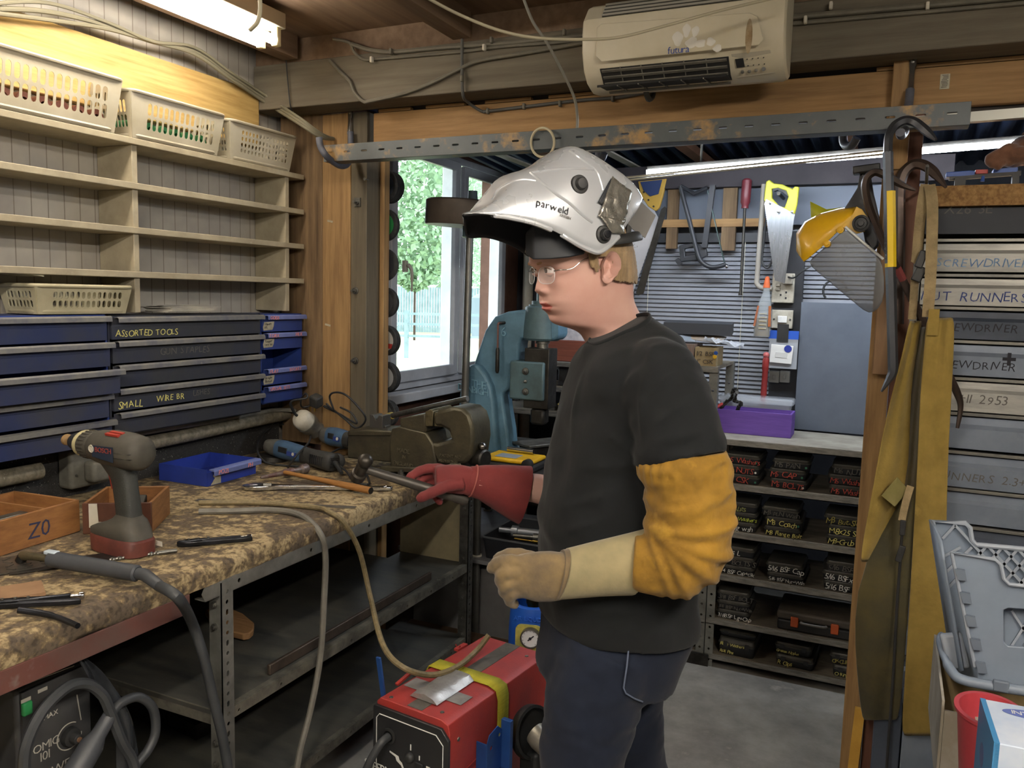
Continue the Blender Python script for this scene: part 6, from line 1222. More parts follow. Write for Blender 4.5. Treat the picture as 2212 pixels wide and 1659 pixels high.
# conduit pipe with elbow
p0 = P(1648, 398, 'y', 4.05); tag(MB().tube(sm([P(1650, 398, 'y', 4.05), P(1643, 500, 'y', 4.05), P(1636, 595, 'y', 4.05), P(1635, 612, 'y', 4.05), P(1645, 622, 'y', 4.05), P(1668, 624, 'y', 4.05)], 5), .012, 12).build('conduit', mat('grubby_conduit', '9a948a', .5)), 'grubby pale conduit bending into the double socket', 'pipe')
cable('flex_cable', [P(1658, 440, 'y', 4.0), P(1650, 520, 'y', 4.0), P(1646, 565, 'y', 4.0), P(1660, 578, 'y', 4.0), P(1672, 540, 'y', 4.0), P(1668, 480, 'y', 4.02)], .005, RUBBER, 'black cord coiled behind the yellow handsaw')
cable('flex_cable', [P(1702, 598, 'y', 4.02), P(1715, 600, 'y', 3.98), P(1735, 585, 'y', 3.96), P(1760, 570, 'y', 3.97)], .004, RUBBER, 'black cord leaving the plug towards the face shield')
p = P(1803, 628, 'y', 4.1); tag(MB().ring(p, (0, 1, 0), .05, .005, 30, 6, 2.4, 6.4, u=(1, 0, 0)).build('cable_loop', RUBBER), 'black cable loop at the blind under the face shield', 'cable')
# ---------------------------------------------------------------- hanging tools
YT = 3.96
def T(x, y, Y=None): return P(x, y, 'y', Y or YT)
def px2(pts, Y=None): return [(T(*q, Y).x, T(*q, Y).z) for q in pts]
def flat(name, pts, mt, par, Y=None, d=.02, holes=(), bevel=0):
    Y = Y or YT; b = MB(); b.plate(px2(pts, Y), (0, Y, 0), (1, 0, 0), (0, 0, 1), -d, [px2(h, Y) for h in holes]); return b.build(name, mt, par, bevel=bevel)
def teeth(a, c, n, amp):                          # zigzag edge
    out = []
    for i in range(n): f_ = i/n; out += [(a[0]+(c[0]-a[0])*f_, a[1]+(c[1]-a[1])*f_), (a[0]+(c[0]-a[0])*(f_+.5/n)+amp, a[1]+(c[1]-a[1])*(f_+.5/n))]
    return out
NEON = mat('yellow_green_plastic', 'b9b82e', .45, 0, 'a3a127', 8)
SAWM = mat('saw_blade', '8d9094', .3, .9, '6f7276', 8, stretch=(8, 8, 1))
t = thing('handsaw', 'handsaw with a yellow green handle hanging blade down over the socket', 'saw', T(1684, 608))
flat('blade', [(1717, 462), (1695, 612), (1674, 606)]+teeth((1673, 600), (1652, 440), 40, -1.6)+[(1655, 430)], SAWM, t, d=.0015)
flat('handle', [(1655, 392), (1662, 388), (1672, 396), (1690, 398), (1706, 405), (1712, 408), (1717, 402), (1726, 404), (1722, 440), (1716, 464), (1700, 466), (1675, 460), (1650, 432), (1652, 410)], NEON, t, YT+.012, .026, [[(1667, 408), (1680, 406), (1698, 412), (1703, 425), (1695, 448), (1683, 445), (1668, 428)]], .004)
flat('grip', [(1668, 406), (1680, 402), (1700, 410), (1706, 420), (1702, 424), (1692, 416), (1680, 410), (1672, 413)], BLACKP, t, YT+.014, .030)
for x, y in ((1662, 438), (1681, 457), (1711, 457)): p = T(x, y, YT-.0145); MB().lathe(p, (0, -1, 0), [(0, .006), (.003, .006), (.004, .003)], 12).build('rivet', STEEL, t)
p = T(1684, 420, YT); tag(MB().cyl(p+V((0, .15, 0)), p+V((0, -.035, 0)), .008).build('peg', DSTEEL), 'dark peg carrying the yellow green handsaw', 'peg')
YT = 4.045
t = thing('handsaw', 'old dark handsaw with a yellow and blue handle hanging close behind the helmet', 'saw', T(1385, 638))
flat('blade', [(1436, 446), (1428, 452), (1374, 632), (1378, 638), (1390, 634), (1440, 450)], DSTEEL, t, d=.004)
flat('handle', [(1378, 392), (1440, 386), (1432, 420), (1424, 448), (1416, 456), (1400, 446), (1384, 422)], mat('dull_yellow_handle', 'b08d3c', .5), t, YT+.01, .022, [[(1385, 394), (1428, 390), (1420, 418), (1404, 422), (1392, 410)]], .003)
flat('blue_insert', [(1383, 393), (1430, 388), (1422, 419), (1404, 424), (1390, 411)], mat('dark_blue_insert', '26365c', .5), t, YT+.004, .012)
for x, y in ((1391, 415), (1401, 432), (1412, 446)): p = T(x, y, YT-.013); MB().lathe(p, (0, -1, 0), [(0, .005), (.003, .005)], 10).build('rivet', DSTEEL, t)
t = thing('saw_blade_sheet', 'bright white steel saw blade hanging between the person and the dark handsaw', 'blade', T(1362, 640, 4.05))
flat('blade', [(1352, 440), (1400, 430), (1422, 470)]+teeth((1414, 500), (1364, 640), 18, 1.2)+[(1340, 640)], mat('bright_blade', 'c4c6cc', .3, .4, 'b2b4ba', 6), t, 4.058, .002)
# hacksaw
HS = mat('hacksaw_black', '2b2d31', .45, .2, '36383d', 8)
t = thing('hacksaw', 'black hacksaw hanging from the tool rail, its blade gone green', 'saw', T(1520, 570))
MB().tube(sm([T(1470, 402), T(1474, 420), T(1490, 480), T(1506, 545), T(1516, 566), T(1535, 577), T(1556, 575), T(1568, 570)], 6), .011, 10).build('frame', HS, t)
MB().tube([T(1470, 402), T(1500, 418), T(1528, 405)], .010, 8).build('top_bar', HS, t)
MB().bar(T(1529, 412), T(1566, 572), .004, .014, (0, 1, 0)).build('blade', mat('green_blade', '3a4b4a', .4, .6), t)
MB().bar(T(1540, 400), T(1522, 535), .026, .020, (0, 1, 0)).build('rear_arm', HS, t)
flat('handle', [(1466, 530), (1500, 524), (1524, 534), (1528, 552), (1508, 562), (1470, 566)], HS, t, YT+.014, .028, [[(1478, 538), (1500, 532), (1502, 548), (1480, 554)]], .004)
p = T(1568, 575); MB().lathe(p, (1, 0, -.3), [(-.012, .005), (.0, .005), (.002, .011), (.01, .011)], 10).build('wing_nut', CHROME, t)
MB().bar(T(1462, 560), T(1470, 572), .02, .02).build('end_cap', HS, t)
# long screwdriver
t = thing('screwdriver', 'long screwdriver with a dark red handle hanging point down between hacksaw and saw', 'screwdriver', T(1601, 638))
a, c = T(1614, 386), T(1609, 450)
MB().tube([a, a.lerp(c, .06), a.lerp(c, .5), a.lerp(c, .8), a.lerp(c, .9), c], [.014, .022, .023, .023, .016, .017], 12).build('handle', mat('maroon_handle', '6e2830', .4, 0, '5b2028', 8), t)
MB().tube([c, T(1600, 625), T(1599, 638)], [.0065, .0065, .010], 10).build('shaft', DSTEEL, t)
# bottle
pc = P(1645, 728, 'y', 3.98); t = thing('plastic_bottle', 'clear squeezy bottle of brown oil with an orange cap hanging beside the socket', 'bottle', (pc.x, 3.98, pc.z))
hz = P(1652, 597, 'y', 3.98).z-pc.z
def el(z, rx, ry, dx=0, k=20): return [(pc.x+dx+rx*cos(q), 3.98+ry*sin(q), pc.z+z) for q in [2*pi*i/k for i in range(k)]]
s = hz/.29
MB().loft([el(0, .036*s, .022), el(.006, .039*s, .024), el(.10*s, .040*s, .024, .002), el(.16*s, .030*s, .022, .006), el(.215*s, .016*s, .014, .010), el(.235*s, .014*s, .013, .010)]).build('body', mat('cloudy_plastic', 'a8aeb0', .2, 0, alpha=.45), t, sharp=60)
MB().loft([el(.004, .034*s, .020), el(.09*s, .037*s, .021, .002), el(.092*s, .02*s, .01, .002)]).build('oil', mat('brown_oil', '7a6030', .3, 0, '8f7440', 6), t, sharp=60)
MB().loft([el(.236*s, .017*s, .016, .010), el(.246*s, .016*s, .015, .010), el(.285*s, .010*s, .010, .011), el(.29*s, .004, .004, .011)]).build('cap', mat('orange_cap', 'b8562a', .45), t)
b = MB()
for sx in (-1, 1): b.hexa([(pc.x+sx*.030*s, 3.957, pc.z+.05), (pc.x+sx*.040*s, 3.965, pc.z+.05), (pc.x+sx*.041*s, 3.967, pc.z+.05), (pc.x+sx*.030*s, 3.96, pc.z+.05), (pc.x+sx*.022*s+.006, 3.957, pc.z+.15*s), (pc.x+sx*.031*s+.006, 3.965, pc.z+.15*s), (pc.x+sx*.032*s+.006, 3.967, pc.z+.15*s), (pc.x+sx*.022*s+.006, 3.96, pc.z+.15*s)])
b.build('orange_label', mat('orange_label', 'a85f35', .5), t)
b = MB()
for k in range(5): b.box((pc.x-.012, 3.9525, pc.z+.04+.017*k), (pc.x+.022, 3.9535, pc.z+.043+.017*k))
b.build('scale_marks', mat('pale_scale', 'b8ad8e', .6), t)
# bagged faceplate
p0, p1 = P(1661, 713, 'y', 4.0), P(1721, 798, 'y', 4.0)
t = thing('packaged_faceplate', 'white faceplate in a clear bag with a blue header hanging under the light switch', 'packet', ((p0.x+p1.x)/2, 4.0, p1.z))
W, H = p1.x-p0.x, p0.z-p1.z
MB().box((p0.x, 4.0, p0.z-H*.22), (p1.x, 4.003, p0.z)).build('blue_header', mat('blue_header_card', '2a55b0', .4), t)
MB().box((p0.x+.005, 4.0, p1.z), (p1.x-.002, 4.012, p0.z-H*.22)).build('bag', mat('clear_bag', 'd6dadf', .15, 0, alpha=.35), t)
MB().obox(((p0.x+p1.x)/2-.004, 3.994, p1.z+H*.38), ((1, 0, -.05), (0, 1, 0), (.05, 0, 1)), (W*.74, .010, H*.48)).build('faceplate', mat('clean_white', 'd8d6d0'), t, bevel=.002)
MB().obox(((p0.x+p1.x)/2-.004, 3.9885, p1.z+H*.36), ((1, 0, -.05), (0, 1, 0), (.05, 0, 1)), (W*.40, .002, H*.15)).build('plate_rim', mat('off_white', 'c6c4be', .4), t, bevel=.0008)
MB().lathe((p0.x+W*.68, 3.988, p1.z+H*.53), (0, -1, 0), [(0, .017), (.001, .017)], 20).build('blue_sticker', mat('blue_sticker', '2b3a8c', .4), t)
MB().box((p0.x+W*.28, 3.996, p0.z-H*.30), (p0.x+W*.66, 3.9995, p0.z+.03)).build('black_hanger', BLACKP, t)
# carton with small parts on the taller shelving
ZT2 = zt+.001
a = P(1501, 790, 'y', YS+.03); c = P(1547, 790, 'y', YS+.03)
t = thing('carton', 'small carton hand lettered in ink on top of the taller shelving', 'carton', ((a.x+c.x)/2, YS+.10, ZT2))
hc = P(1520, 750, 'y', YS+.03).z-ZT2
for lo, hi in (((a.x, YS+.02, ZT2), (c.x, YS+.024, ZT2+hc)), ((a.x, YS+.17, ZT2), (c.x, YS+.174, ZT2+hc)), ((a.x, YS+.0245, ZT2), (a.x+.004, YS+.1695, ZT2+hc)), ((c.x-.004, YS+.0245, ZT2), (c.x, YS+.1695, ZT2+hc)), ((a.x+.0045, YS+.0245, ZT2), (c.x-.0045, YS+.1695, ZT2+.004))): MB().box(lo, hi).build('wall', CARD, t)
MB().glyphs('1/2 BSF', (a.x+.008, YS+.0192, ZT2+hc*.55), (1, 0, 0), (0, 0, 1), .027, .5).build('lettering', INK, t, smooth=False); MB().glyphs('1" CSK', (a.x+.012, YS+.0192, ZT2+hc*.14), (1, 0, 0), (0, 0, 1), .026, .5).build('lettering', INK, t, smooth=False)
for dx, dz, mt in ((.10, .058, BLUEB), (.096, .042, YELLOWP)): MB().lathe((a.x+dx*.9, YS+.0195, ZT2+dz), (0, -1, 0), [(0, .009), (.0008, .008)], 12).build('paint_dab', mt, t)
tag(MB().box((a.x-.17, YS+.03, ZT2), (a.x-.006, YS+.2, ZT2+.09)).build('rusty_tin', mat('rusty_tin', '6d4a36', .6, .3, '8a8078', 8, stretch=(30, 1, 1))), 'rusty ribbed tin beside the ink lettered carton', 'tin')
for k, (dx, dy, dz, rot, w_, d_, mt, lab) in enumerate(((-.10, .10, .125, .3, .15, .11, mat('pale_steel_sheet', '9aa4ae', .35, .5), 'pale blue grey steel sheet lying tilted on the rusty tin'), (.02, .12, .118, -.2, .17, .08, mat('rust_flecked_sheet', '9a8468', .5, .4, '8f8f8f', 12), 'rust flecked metal strip lying over the carton'), (-.02, .16, .16, .1, .30, .10, mat('dark_sheet', '3a3c40', .5, .3), 'dark curved sheet offcut behind the carton'))):
    tag(MB().obox((a.x+dx, YS+dy, ZT2+dz), ((cos(rot), sin(rot), -.10 if k < 2 else 0), (-sin(rot), cos(rot), .35 if k < 2 else .1), (0, 0, 1)), (w_, d_, .003 if k < 2 else .05)).build('sheet_offcut', mt), lab, 'offcut')
b = MB(); rows_ = [[(a.x+.03+.16*i/6, YS+.05+.10*j/5, ZT2+.115+.012*sin(i*2.2+j*1.7)-.004*i) for j in range(6)] for i in range(7)]
b.loft(rows_, caps=False, closed=False); tag(b.build('plastic_bag', mat('clear_bag', 'd6dadf'), solid=.001), 'clear crumpled bag spilling over the carton edge', 'bag')
# ================================================================ drawer cabinet by the pine post
YC = 2.97
XC0, XC1 = P(1988, 600, 'y', YC).x, .78
def cz(y): return P(2150, y, 'y', YC).z
STB = mat('blue_grey_drawer', '7f8997', .45, .25, '6d7684', 5); STW = mat('pale_worn_drawer', 'b4b3ab', .45, .25, '94948f', 6, stretch=(1, 1, 6)); STD = mat('dark_blue_drawer', '4a5260', .5, .2, '3c434f', 6)
RAILM = mat('worn_grey_rail', '8c8a82', .4, .5, '6f6e69', 8); BLUI = mat('blue_marker', '5878a8', .8, 0, '86a5bf', 30); BLUD = mat('dark_blue_marker', '3b4a80', .8)
t = thing('drawer_cabinet', 'tall grey steel cabinet of wide hand lettered drawers behind the yellow leather apron', 'drawer cabinet', ((XC0+XC1)/2, YC+.2, 0))
b = MB(); b.box((XC0-.045, YC+.002, 0), (XC0, YC+.42, cz(448))); b.box((XC1, YC+.002, 0), (XC1+.02, YC+.42, cz(448))); b.box((XC0, YC+.40, 0), (XC1, YC+.42, cz(448))); b.build('carcass', mat('grey_cabinet', '6f706c', .5, .3, '5f605c', 5), t, bevel=.002)
DR = [(523, 588, STW, 'SCREWDRIVER SETS', 2024, BLUI, .036, .3), (600, 662, STW, 'NUT RUNNERS', 1990, BLUD, .041, .3), (672, 735, STD, 'SCREWDRIVER', 2012, INK, .034, .5), (745, 815, STB, 'SCREWDRIVER', 2008, INK, .034, .4), (826, 893, STW, '+11 2953', 2070, FADED, .040, .5), (903, 975, STB, None, 0, None, 0, 0), (988, 1060, STB, 'RUNNERS 2.3+', 2016, FADED, .038, .4), (1070, 1098+40, STB, None, 0, None, 0, 0), (1150, 1215, STD, 'large', 2146, INK, .045, .4), (1226, 1290, STB, None, 0, None, 0, 0), (1300, 1370, STB, None, 0, None, 0, 0), (1380, 1450, STB, None, 0, None, 0, 0), (1460, 1530, STB, None, 0, None, 0, 0)]
for y0, y1, m_, tx, px, mm, sz, fz in DR:
    z1, z0 = cz(y0), cz(y1); h = z1-z0
    b = MB(); b.loft([[(x, YC+.015, z0), (x, YC-.004, z0), (x, YC-.004, z0+h*.62), (x, YC+.006, z0+h*.74), (x, YC+.008, z1-.004), (x, YC+.015, z1-.004)] for x in (XC0+.003, XC1-.003)])
    b.box((XC0+.006, YC+.0155, z0+.002), (XC1-.006, YC+.38, z0+h*.7))
    d = b.build('drawer', m_, t, bevel=.001, sharp=20)
    MB().box((XC0+.002, YC-.008, z1+.001), (XC1-.002, YC+.012, z1+.011)).build('rail', RAILM, t, bevel=.001)
    if tx:
        p = P(px, (y0+y1)/2, 'y', YC-.004); xx = p.x
        for wd in tx.split(): MB().glyphs(wd, (xx, YC-.0046, z0+h*fz*.55), (1, 0, 0), (0, 0, 1), sz, .8, len(tx), sp=1.12).build('lettering', mm, d, smooth=False); xx += sum((GLYPH[c][2]+.07)*1.12 for c in wd)*sz+sz*.5
c = P(2180, 776, 'y', YC-.005); b = MB(); b.cbox(c, (.036, .001, .010)); b.cbox(c, (.010, .0012, .040)); b.build('plus_mark', INK, t)
MB().box((XC0+.003, YC-.004, cz(505)), (XC1, YC-.001, cz(448))).build('dark_band', mat('dark_slot_band', '2d3138', .6), t)
p = P(2040, 448, 'y', YC-.005); MB().glyphs('X26 3E', (p.x, YC-.0046, p.z-.02), (1, 0, 0), (0, 0, 1), .045, .3).build('lettering', FADED, t, smooth=False)
cht = cz(400)
tag(MB().box((P(1968, 420, 'y', YC-.03).x, YC-.03, cz(447)+.002), (XC1+.05, YC+.45, P(2150, 398, 'y', YC-.03).z)).build('chipboard_top', mat('chipboard', 'a78250', .85, 0, '7d5c38', 70, det=3, bump=.15), bevel=.001), 'chipboard sheet lying on top of the drawer cabinet', 'board')
ZC = P(2150, 398, 'y', YC-.03).z+.001
# clamp and glove on top
t = thing('bar_clamp', 'blue and red plastic clamp lying on the chipboard under the brown glove', 'clamp', P(2125, 375, 'y', YC)+V((0, .03, -.02)))
cb = mat('bright_blue_plastic', '3f62b0', .45, 0, '36559a', 6)
def Q(x, y, Y=2.98): return P(x, y, 'y', Y)
b = MB(); b.plate([(Q(*q).x, Q(*q).z) for q in [(2044, 382), (2044, 372), (2095, 368), (2106, 369), (2106, 379), (2095, 380)]], (0, 2.98, 0), (1, 0, 0), (0, 0, 1), -.05); b.build('blue_jaw', cb, t, bevel=.002)
b = MB(); b.plate([(Q(*q).x, Q(*q).z) for q in [(2107, 376), (2107, 367), (2134, 366), (2134, 375)]], (0, 2.975, 0), (1, 0, 0), (0, 0, 1), -.04); b.build('red_slider', RED, t, bevel=.002)
b = MB(); b.plate([(Q(*q).x, Q(*q).z) for q in [(2146, 374), (2146, 365), (2199, 361), (2199, 371)]], (0, 2.98, 0), (1, 0, 0), (0, 0, 1), -.05); b.build('blue_jaw', cb, t, bevel=.002)
b = MB(); b.bar(Q(2050, 386, 2.99), Q(2205, 374, 2.99), .02, .012); b.box((Q(2062, 390).x, 2.96, ZC), (Q(2085, 390).x, 2.99, Q(2085, 384).z)); b.box((Q(2185, 390).x, 2.96, ZC), (Q(2200, 390).x, 2.99, Q(2200, 378).z)); b.build('bar', BLACKP, t)
MB().tube([Q(2124, 380, 2.94), Q(2122, 392, 2.94)], [.004, .006], 8).build('blue_screw', cb, t)
GL = mat('brown_suede', '7d5640', .95, 0, '5f402f', 12, bump=.5, bscale=60, sheen=.3)
t = thing('work_glove', 'crumpled brown suede glove lying on the clamp over the drawer cabinet', 'glove', Q(2175, 365, 3.0))
b = MB(); R = random.Random(2)
def blob(c, r, n=14, m=10, amp=.18):
    b.loft([[c+V((cos(2*pi*j/n)*sin(a)*r[0], sin(2*pi*j/n)*sin(a)*r[1], -cos(a)*r[2]))*(1+amp*mn.noise(V((cos(2*pi*j/n)*2, sin(2*pi*j/n)*2, a*1.7))+c*9)) for j in range(n)] for a in [max(1e-3, min(pi-1e-3, pi*i/m)) for i in range(m+1)]])
blob(Q(2190, 338, 3.0), (.05, .06, .032)); blob(Q(2215, 325, 3.02), (.045, .05, .045))
for x, y, x2, y2 in ((2188, 330, 2130, 345), (2190, 342, 2128, 352), (2185, 350, 2135, 358), (2195, 322, 2160, 330), (2180, 345, 2150, 364)): b.tube(sm([Q(x, y, 2.98), Q((x+x2)/2, (y+y2)/2-6, 2.96), Q(x2, y2, 2.95)], 4), [.015, .016, .016, .016, .016, .015, .014, .013, .009], 10)
b.build('glove', GL, t, remesh=.004)
# ================================================================ pry bars, face shield and apron on the pine post
def bars(name, lab, pts, r, mt, extra=None, n=6, flat=1):
    t = thing(name, lab, 'pry bar', pts[-1] if not extra else pts[len(pts)//2])
    return t
PM = mat('hex_bar_grey', '45464a', .4, .6, '383a3e', 8); PM2 = mat('brown_steel_bar', '544742', .45, .6, '41372f', 8, bump=.1)
YA = 2.53
t = thing('pry_bar', 'long dark grey pry bar with a torn yellow label hanging from the chrome hook', 'pry bar', P(1905, 840, 'y', YA))
def A_(x, y, Y=YA): return P(x, y, 'y', Y)
b = MB(); pts = [A_(2022, 302, 2.50), A_(2000, 282, 2.52), A_(1978, 265, 2.545), A_(1956, 260, 2.552), A_(1932, 272, 2.545), A_(1920, 295), A_(1918, 330)]; pts = sm(pts, 5); b.tube(pts, [.004, .006, .008, .010, .011]+[.0125]*(len(pts)-5), 6)
b.tube([A_(1918, 328), A_(1921, 500), A_(1927, 700), A_(1929, 790)], .0135, 6)
b.tube(sm([A_(1929, 788), A_(1928, 805), A_(1920, 820), A_(1904, 846)], 4), [.0135, .013, .0135, .013, .0125, .012, .0115, .011, .009, .008, .006, .004, .003], 6); b.build('bar', PM, t, sharp=20)
b = MB(); b.tube([A_(1922, 413), A_(1923, 480), A_(1924, 577)], .0145, 6); lb = b.build('label', mat('bright_yellow_label', 'e3c21e', .5, 0, 'd4b31a', 10), t, sharp=20)
d_ = (A_(1923, 577)-A_(1922, 413)).normalized(); p = A_(1917, 560, YA-.0152); MB().glyphs('ROUGHNECK', p, -d_, V((-1, 0, 0)), .012, 0).build('lettering', INK, lb, smooth=False)
t = thing('pry_bar', 'brown crook ended pry bar slanting behind the apron from the black face shield band', 'pry bar', P(2070, 920, 'y', 2.70))
Yb = 2.715
b = MB(); pts = sm([A_(1978, 411, Yb-.08), A_(1950, 400, Yb-.09), A_(1915, 380, Yb-.11), A_(1890, 372, Yb-.11), A_(1872, 386, Yb-.11), A_(1869, 412, Yb-.11), A_(1878, 450, Yb-.10), A_(1905, 515, Yb-.08), A_(1950, 605, Yb+.0), A_(2000, 705, Yb+.06), A_(2040, 790, Yb+.09), A_(2068, 850, Yb+.10), A_(2075, 880, Yb+.10), A_(2068, 925, Yb+.09)], 5)
n = len(pts); b.tube(pts, [.003+.0012*i if i < 7 else (.0115 if i < n-12 else .0115-.0006*(i-n+12)) for i in range(n)], 6); b.build('bar', PM2, t, sharp=20)
MB().tube([A_(1937, 578, Yb-.024), A_(1950, 604, Yb-.003)], .0122, 6).build('red_paint_mark', mat('worn_red_mark', '7a3a38', .6), t)
t = thing('pry_bar', 'brown crook ended pry bar with upright shaft, between pine post and drawer cabinet', 'pry bar', A_(1937, 560, 2.80))
b = MB(); pts = sm([A_(2044, 405, 2.76), A_(2020, 375, 2.78), A_(1998, 358, 2.79), A_(1975, 355, 2.80), A_(1955, 370, 2.80), A_(1946, 395, 2.80), A_(1944, 430, 2.80), A_(1944, 500, 2.80), A_(1941, 700, 2.80)], 5); n = len(pts)
b.tube(pts, [min(.0155, .004+.0022*i) for i in range(n)], 6); b.build('bar', PM2, t, sharp=20)
# face shield
t = thing('face_shield', 'yellow browed face shield with a clear visor and black headband hanging beside the pine post', 'face shield', A_(1880, 680, 2.72))
YV_ = mat('yellow_visor_brow', 'd6a81c', .35, 0, 'c4971a', 6, coat=.2)
Yf = 2.70
Mx = lambda px, py, dy=0: A_(px, py, Yf+dy)
# brow: a dome between a near edge and a far edge
near = [(1737, 566), (1768, 540), (1795, 515), (1820, 490), (1838, 472), (1853, 450)]; top = [(1722, 540), (1722, 505), (1740, 480), (1775, 462), (1815, 452), (1845, 448)]
far = [(1745, 560), (1770, 530), (1800, 505), (1825, 480), (1840, 465), (1855, 445)]
def arc(a, t_, c, k=9):
    out = []
    for i in range(k):
        s = i/(k-1); w0, w1, w2 = (1-s)**2, 2*s*(1-s), s*s; cp = t_*2-(a+c)*.5
        out.append(a*w0+cp*w1+c*w2)
    return out
b = MB(); b.loft([arc(Mx(*n_, -.07), Mx(*t_, 0), Mx(*f_, .07)) for n_, t_, f_ in zip(near, top, far)], caps=False, closed=False); b.build('brow', YV_, t, solid=.003, sharp=80)
b = MB(); b.plate([(Mx(*q, -.072).x, Mx(*q, -.072).z) for q in [(1815, 492), (1838, 470), (1850, 446), (1862, 452), (1875, 470), (1868, 500), (1850, 505), (1832, 492)]], (0, Yf-.072, 0), (1, 0, 0), (0, 0, 1), -.006); b.build('side_plate', YV_, t, bevel=.001)
VS = mat('scratched_visor', '8c8f90', .3, 0, '7f8283', 6, alpha=.6, spec=.6)
va = [(1740, 570), (1775, 545), (1805, 518), (1828, 492)]; vb = [(1893, 680), (1905, 670), (1915, 645), (1905, 555)]
b = MB(); rows_ = []
for (x0_, y0_), (x1_, y1_), dy in zip([(1737, 566), (1768, 545), (1800, 515), (1826, 490)], [(1878, 683), (1900, 668), (1914, 640), (1908, 560)], (-.01, -.05, -.075, -.08)): rows_.append([Mx(x0_+(x1_-x0_)*k/5, y0_+(y1_-y0_)*k/5, dy) for k in range(6)])
b.loft(rows_, caps=False, closed=False); b.build('visor', VS, t, solid=.0015, sub=1)
MB().tube([Mx(1826, 490, -.082), Mx(1866, 525, -.083), Mx(1908, 560, -.082)], .004, 6).build('visor_edge', mat('edge_strip', 'c6c8c4', .3), t)
for x, y in ((1787, 527), (1816, 497)): MB().lathe(Mx(x, y, -.07), (-.1, -1, 0), [(-.01, .011), (.008, .010), (.009, .005), (.012, .005)], 12).build('stud', YV_, t)
MB().lathe(Mx(1860, 483, -.078), (0, -1, 0), [(0, .024), (.012, .024), (.014, .018), (.010, .016), (.011, .009), (.02, .008)], 24).build('ratchet_knob', BLACKP, t)
b = MB(); b.plate([(Mx(*q, -.02).x, Mx(*q, -.02).z) for q in [(1822, 452), (1840, 425), (1852, 405), (1858, 372), (1868, 360), (1880, 372), (1888, 420), (1900, 470), (1898, 530), (1885, 545), (1868, 520), (1860, 470)]], (0, Yf-.02, 0), (1, 0, 0), (0, 0, 1), -.035); b.build('head_band', mat('matt_black_band', '232326', .5, 0, '2c2c30', 8), t, bevel=.006)
MB().obox(Mx(1872, 366, -.02), ((1, 0, .1), (0, 1, 0), (-.1, 0, 1)), (.075, .05, .022)).build('band_adjuster', BLACKP, t, bevel=.004)
b = MB(); b.loft([[A_(1750, 435, 2.80), A_(1752, 470, 2.80)], [A_(1785, 452, 2.79), A_(1765, 480, 2.79)], [A_(1820, 448, 2.76), A_(1800, 470, 2.76)]], caps=False, closed=False); b.build('hi_vis_flap', NEON, t, solid=.01)
# leather apron
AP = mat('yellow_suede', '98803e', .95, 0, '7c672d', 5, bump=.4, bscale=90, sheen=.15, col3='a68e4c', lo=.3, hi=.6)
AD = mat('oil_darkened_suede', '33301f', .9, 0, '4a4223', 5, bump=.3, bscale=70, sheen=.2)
STRAP = mat('grubby_webbing', '9c8964', .85, 0, '7a6a4c', 14, bump=.4, bscale=200)
Yp = 2.64
t = thing('leather_apron', 'stained yellow leather apron hanging folded by its straps from a nail', 'apron', A_(1950, 1590, Yp))
def curtain(rows_, cols=9, wob=.008, ph=0):
    out = []
    for y, xl_, xr_, Yl, Yr in rows_:
        out.append([P(xl_+(xr_-xl_)*k/(cols-1), y, 'y', Yl+(Yr-Yl)*k/(cols-1)+wob*sin(k*1.3+y*.012+ph)) for k in range(cols)])
    return out
b = MB(); b.loft(curtain([(683, 2002, 2062, 2.665, 2.655), (760, 1996, 2060, 2.66, 2.65), (850, 1987, 2056, 2.655, 2.645), (960, 1983, 2050, 2.65, 2.64), (1080, 1977, 2046, 2.645, 2.635), (1220, 1969, 2044, 2.64, 2.63), (1400, 1958, 2050, 2.635, 2.625), (1520, 1950, 2054, 2.63, 2.62), (1592, 1946, 2052, 2.63, 2.62)]), caps=False, closed=False); b.build('front_fold', AP, t, solid=.003, sub=1)
b = MB(); b.loft(curtain([(690, 1964, 1992, 2.70, 2.73), (760, 1950, 1982, 2.68, 2.73), (850, 1925, 1966, 2.66, 2.73), (960, 1900, 1965, 2.645, 2.73), (1060, 1884, 1964, 2.64, 2.73), (1150, 1866, 1950, 2.64, 2.73), (1216, 1857, 1900, 2.645, 2.70)], ph=1), caps=False, closed=False); b.build('back_fold', AP, t, solid=.003, sub=1)
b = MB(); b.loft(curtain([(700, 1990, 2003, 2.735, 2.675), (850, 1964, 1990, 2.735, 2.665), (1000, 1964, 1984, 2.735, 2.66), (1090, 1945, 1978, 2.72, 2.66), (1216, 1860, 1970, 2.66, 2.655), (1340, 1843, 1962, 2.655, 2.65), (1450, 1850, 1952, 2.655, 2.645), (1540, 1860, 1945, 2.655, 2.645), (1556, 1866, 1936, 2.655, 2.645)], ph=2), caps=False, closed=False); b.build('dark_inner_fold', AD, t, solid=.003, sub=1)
b = MB(); q = [A_(1904, 1070, 2.628), A_(1938, 1030, 2.63), A_(1963, 1058, 2.66), A_(1933, 1094, 2.64)]; q2 = [p+V((0, -.004, 0)) for p in q]; b.hexa(q2+q); b.build('diamond_patch', mat('pale_patch', '8c8053', .9, 0, '77703f', 10), t)
def ribbon(name, pts, wd, mt, k=6):
    ps = sm(pts, k); b = MB(); b.tube(ps, wd/2, 8, flat=.12, up=(0, 1, 0)); return b.build(name, mt, t)
nail_p = A_(2003, 358, 2.60); nb = A_(2001, 402, 2.72)
ribbon('strap', [A_(2000, 398, 2.70), A_(1992, 440, 2.70), A_(1985, 500, 2.70), A_(1980, 560, 2.70), A_(1976, 570, 2.70)], .028, STRAP)
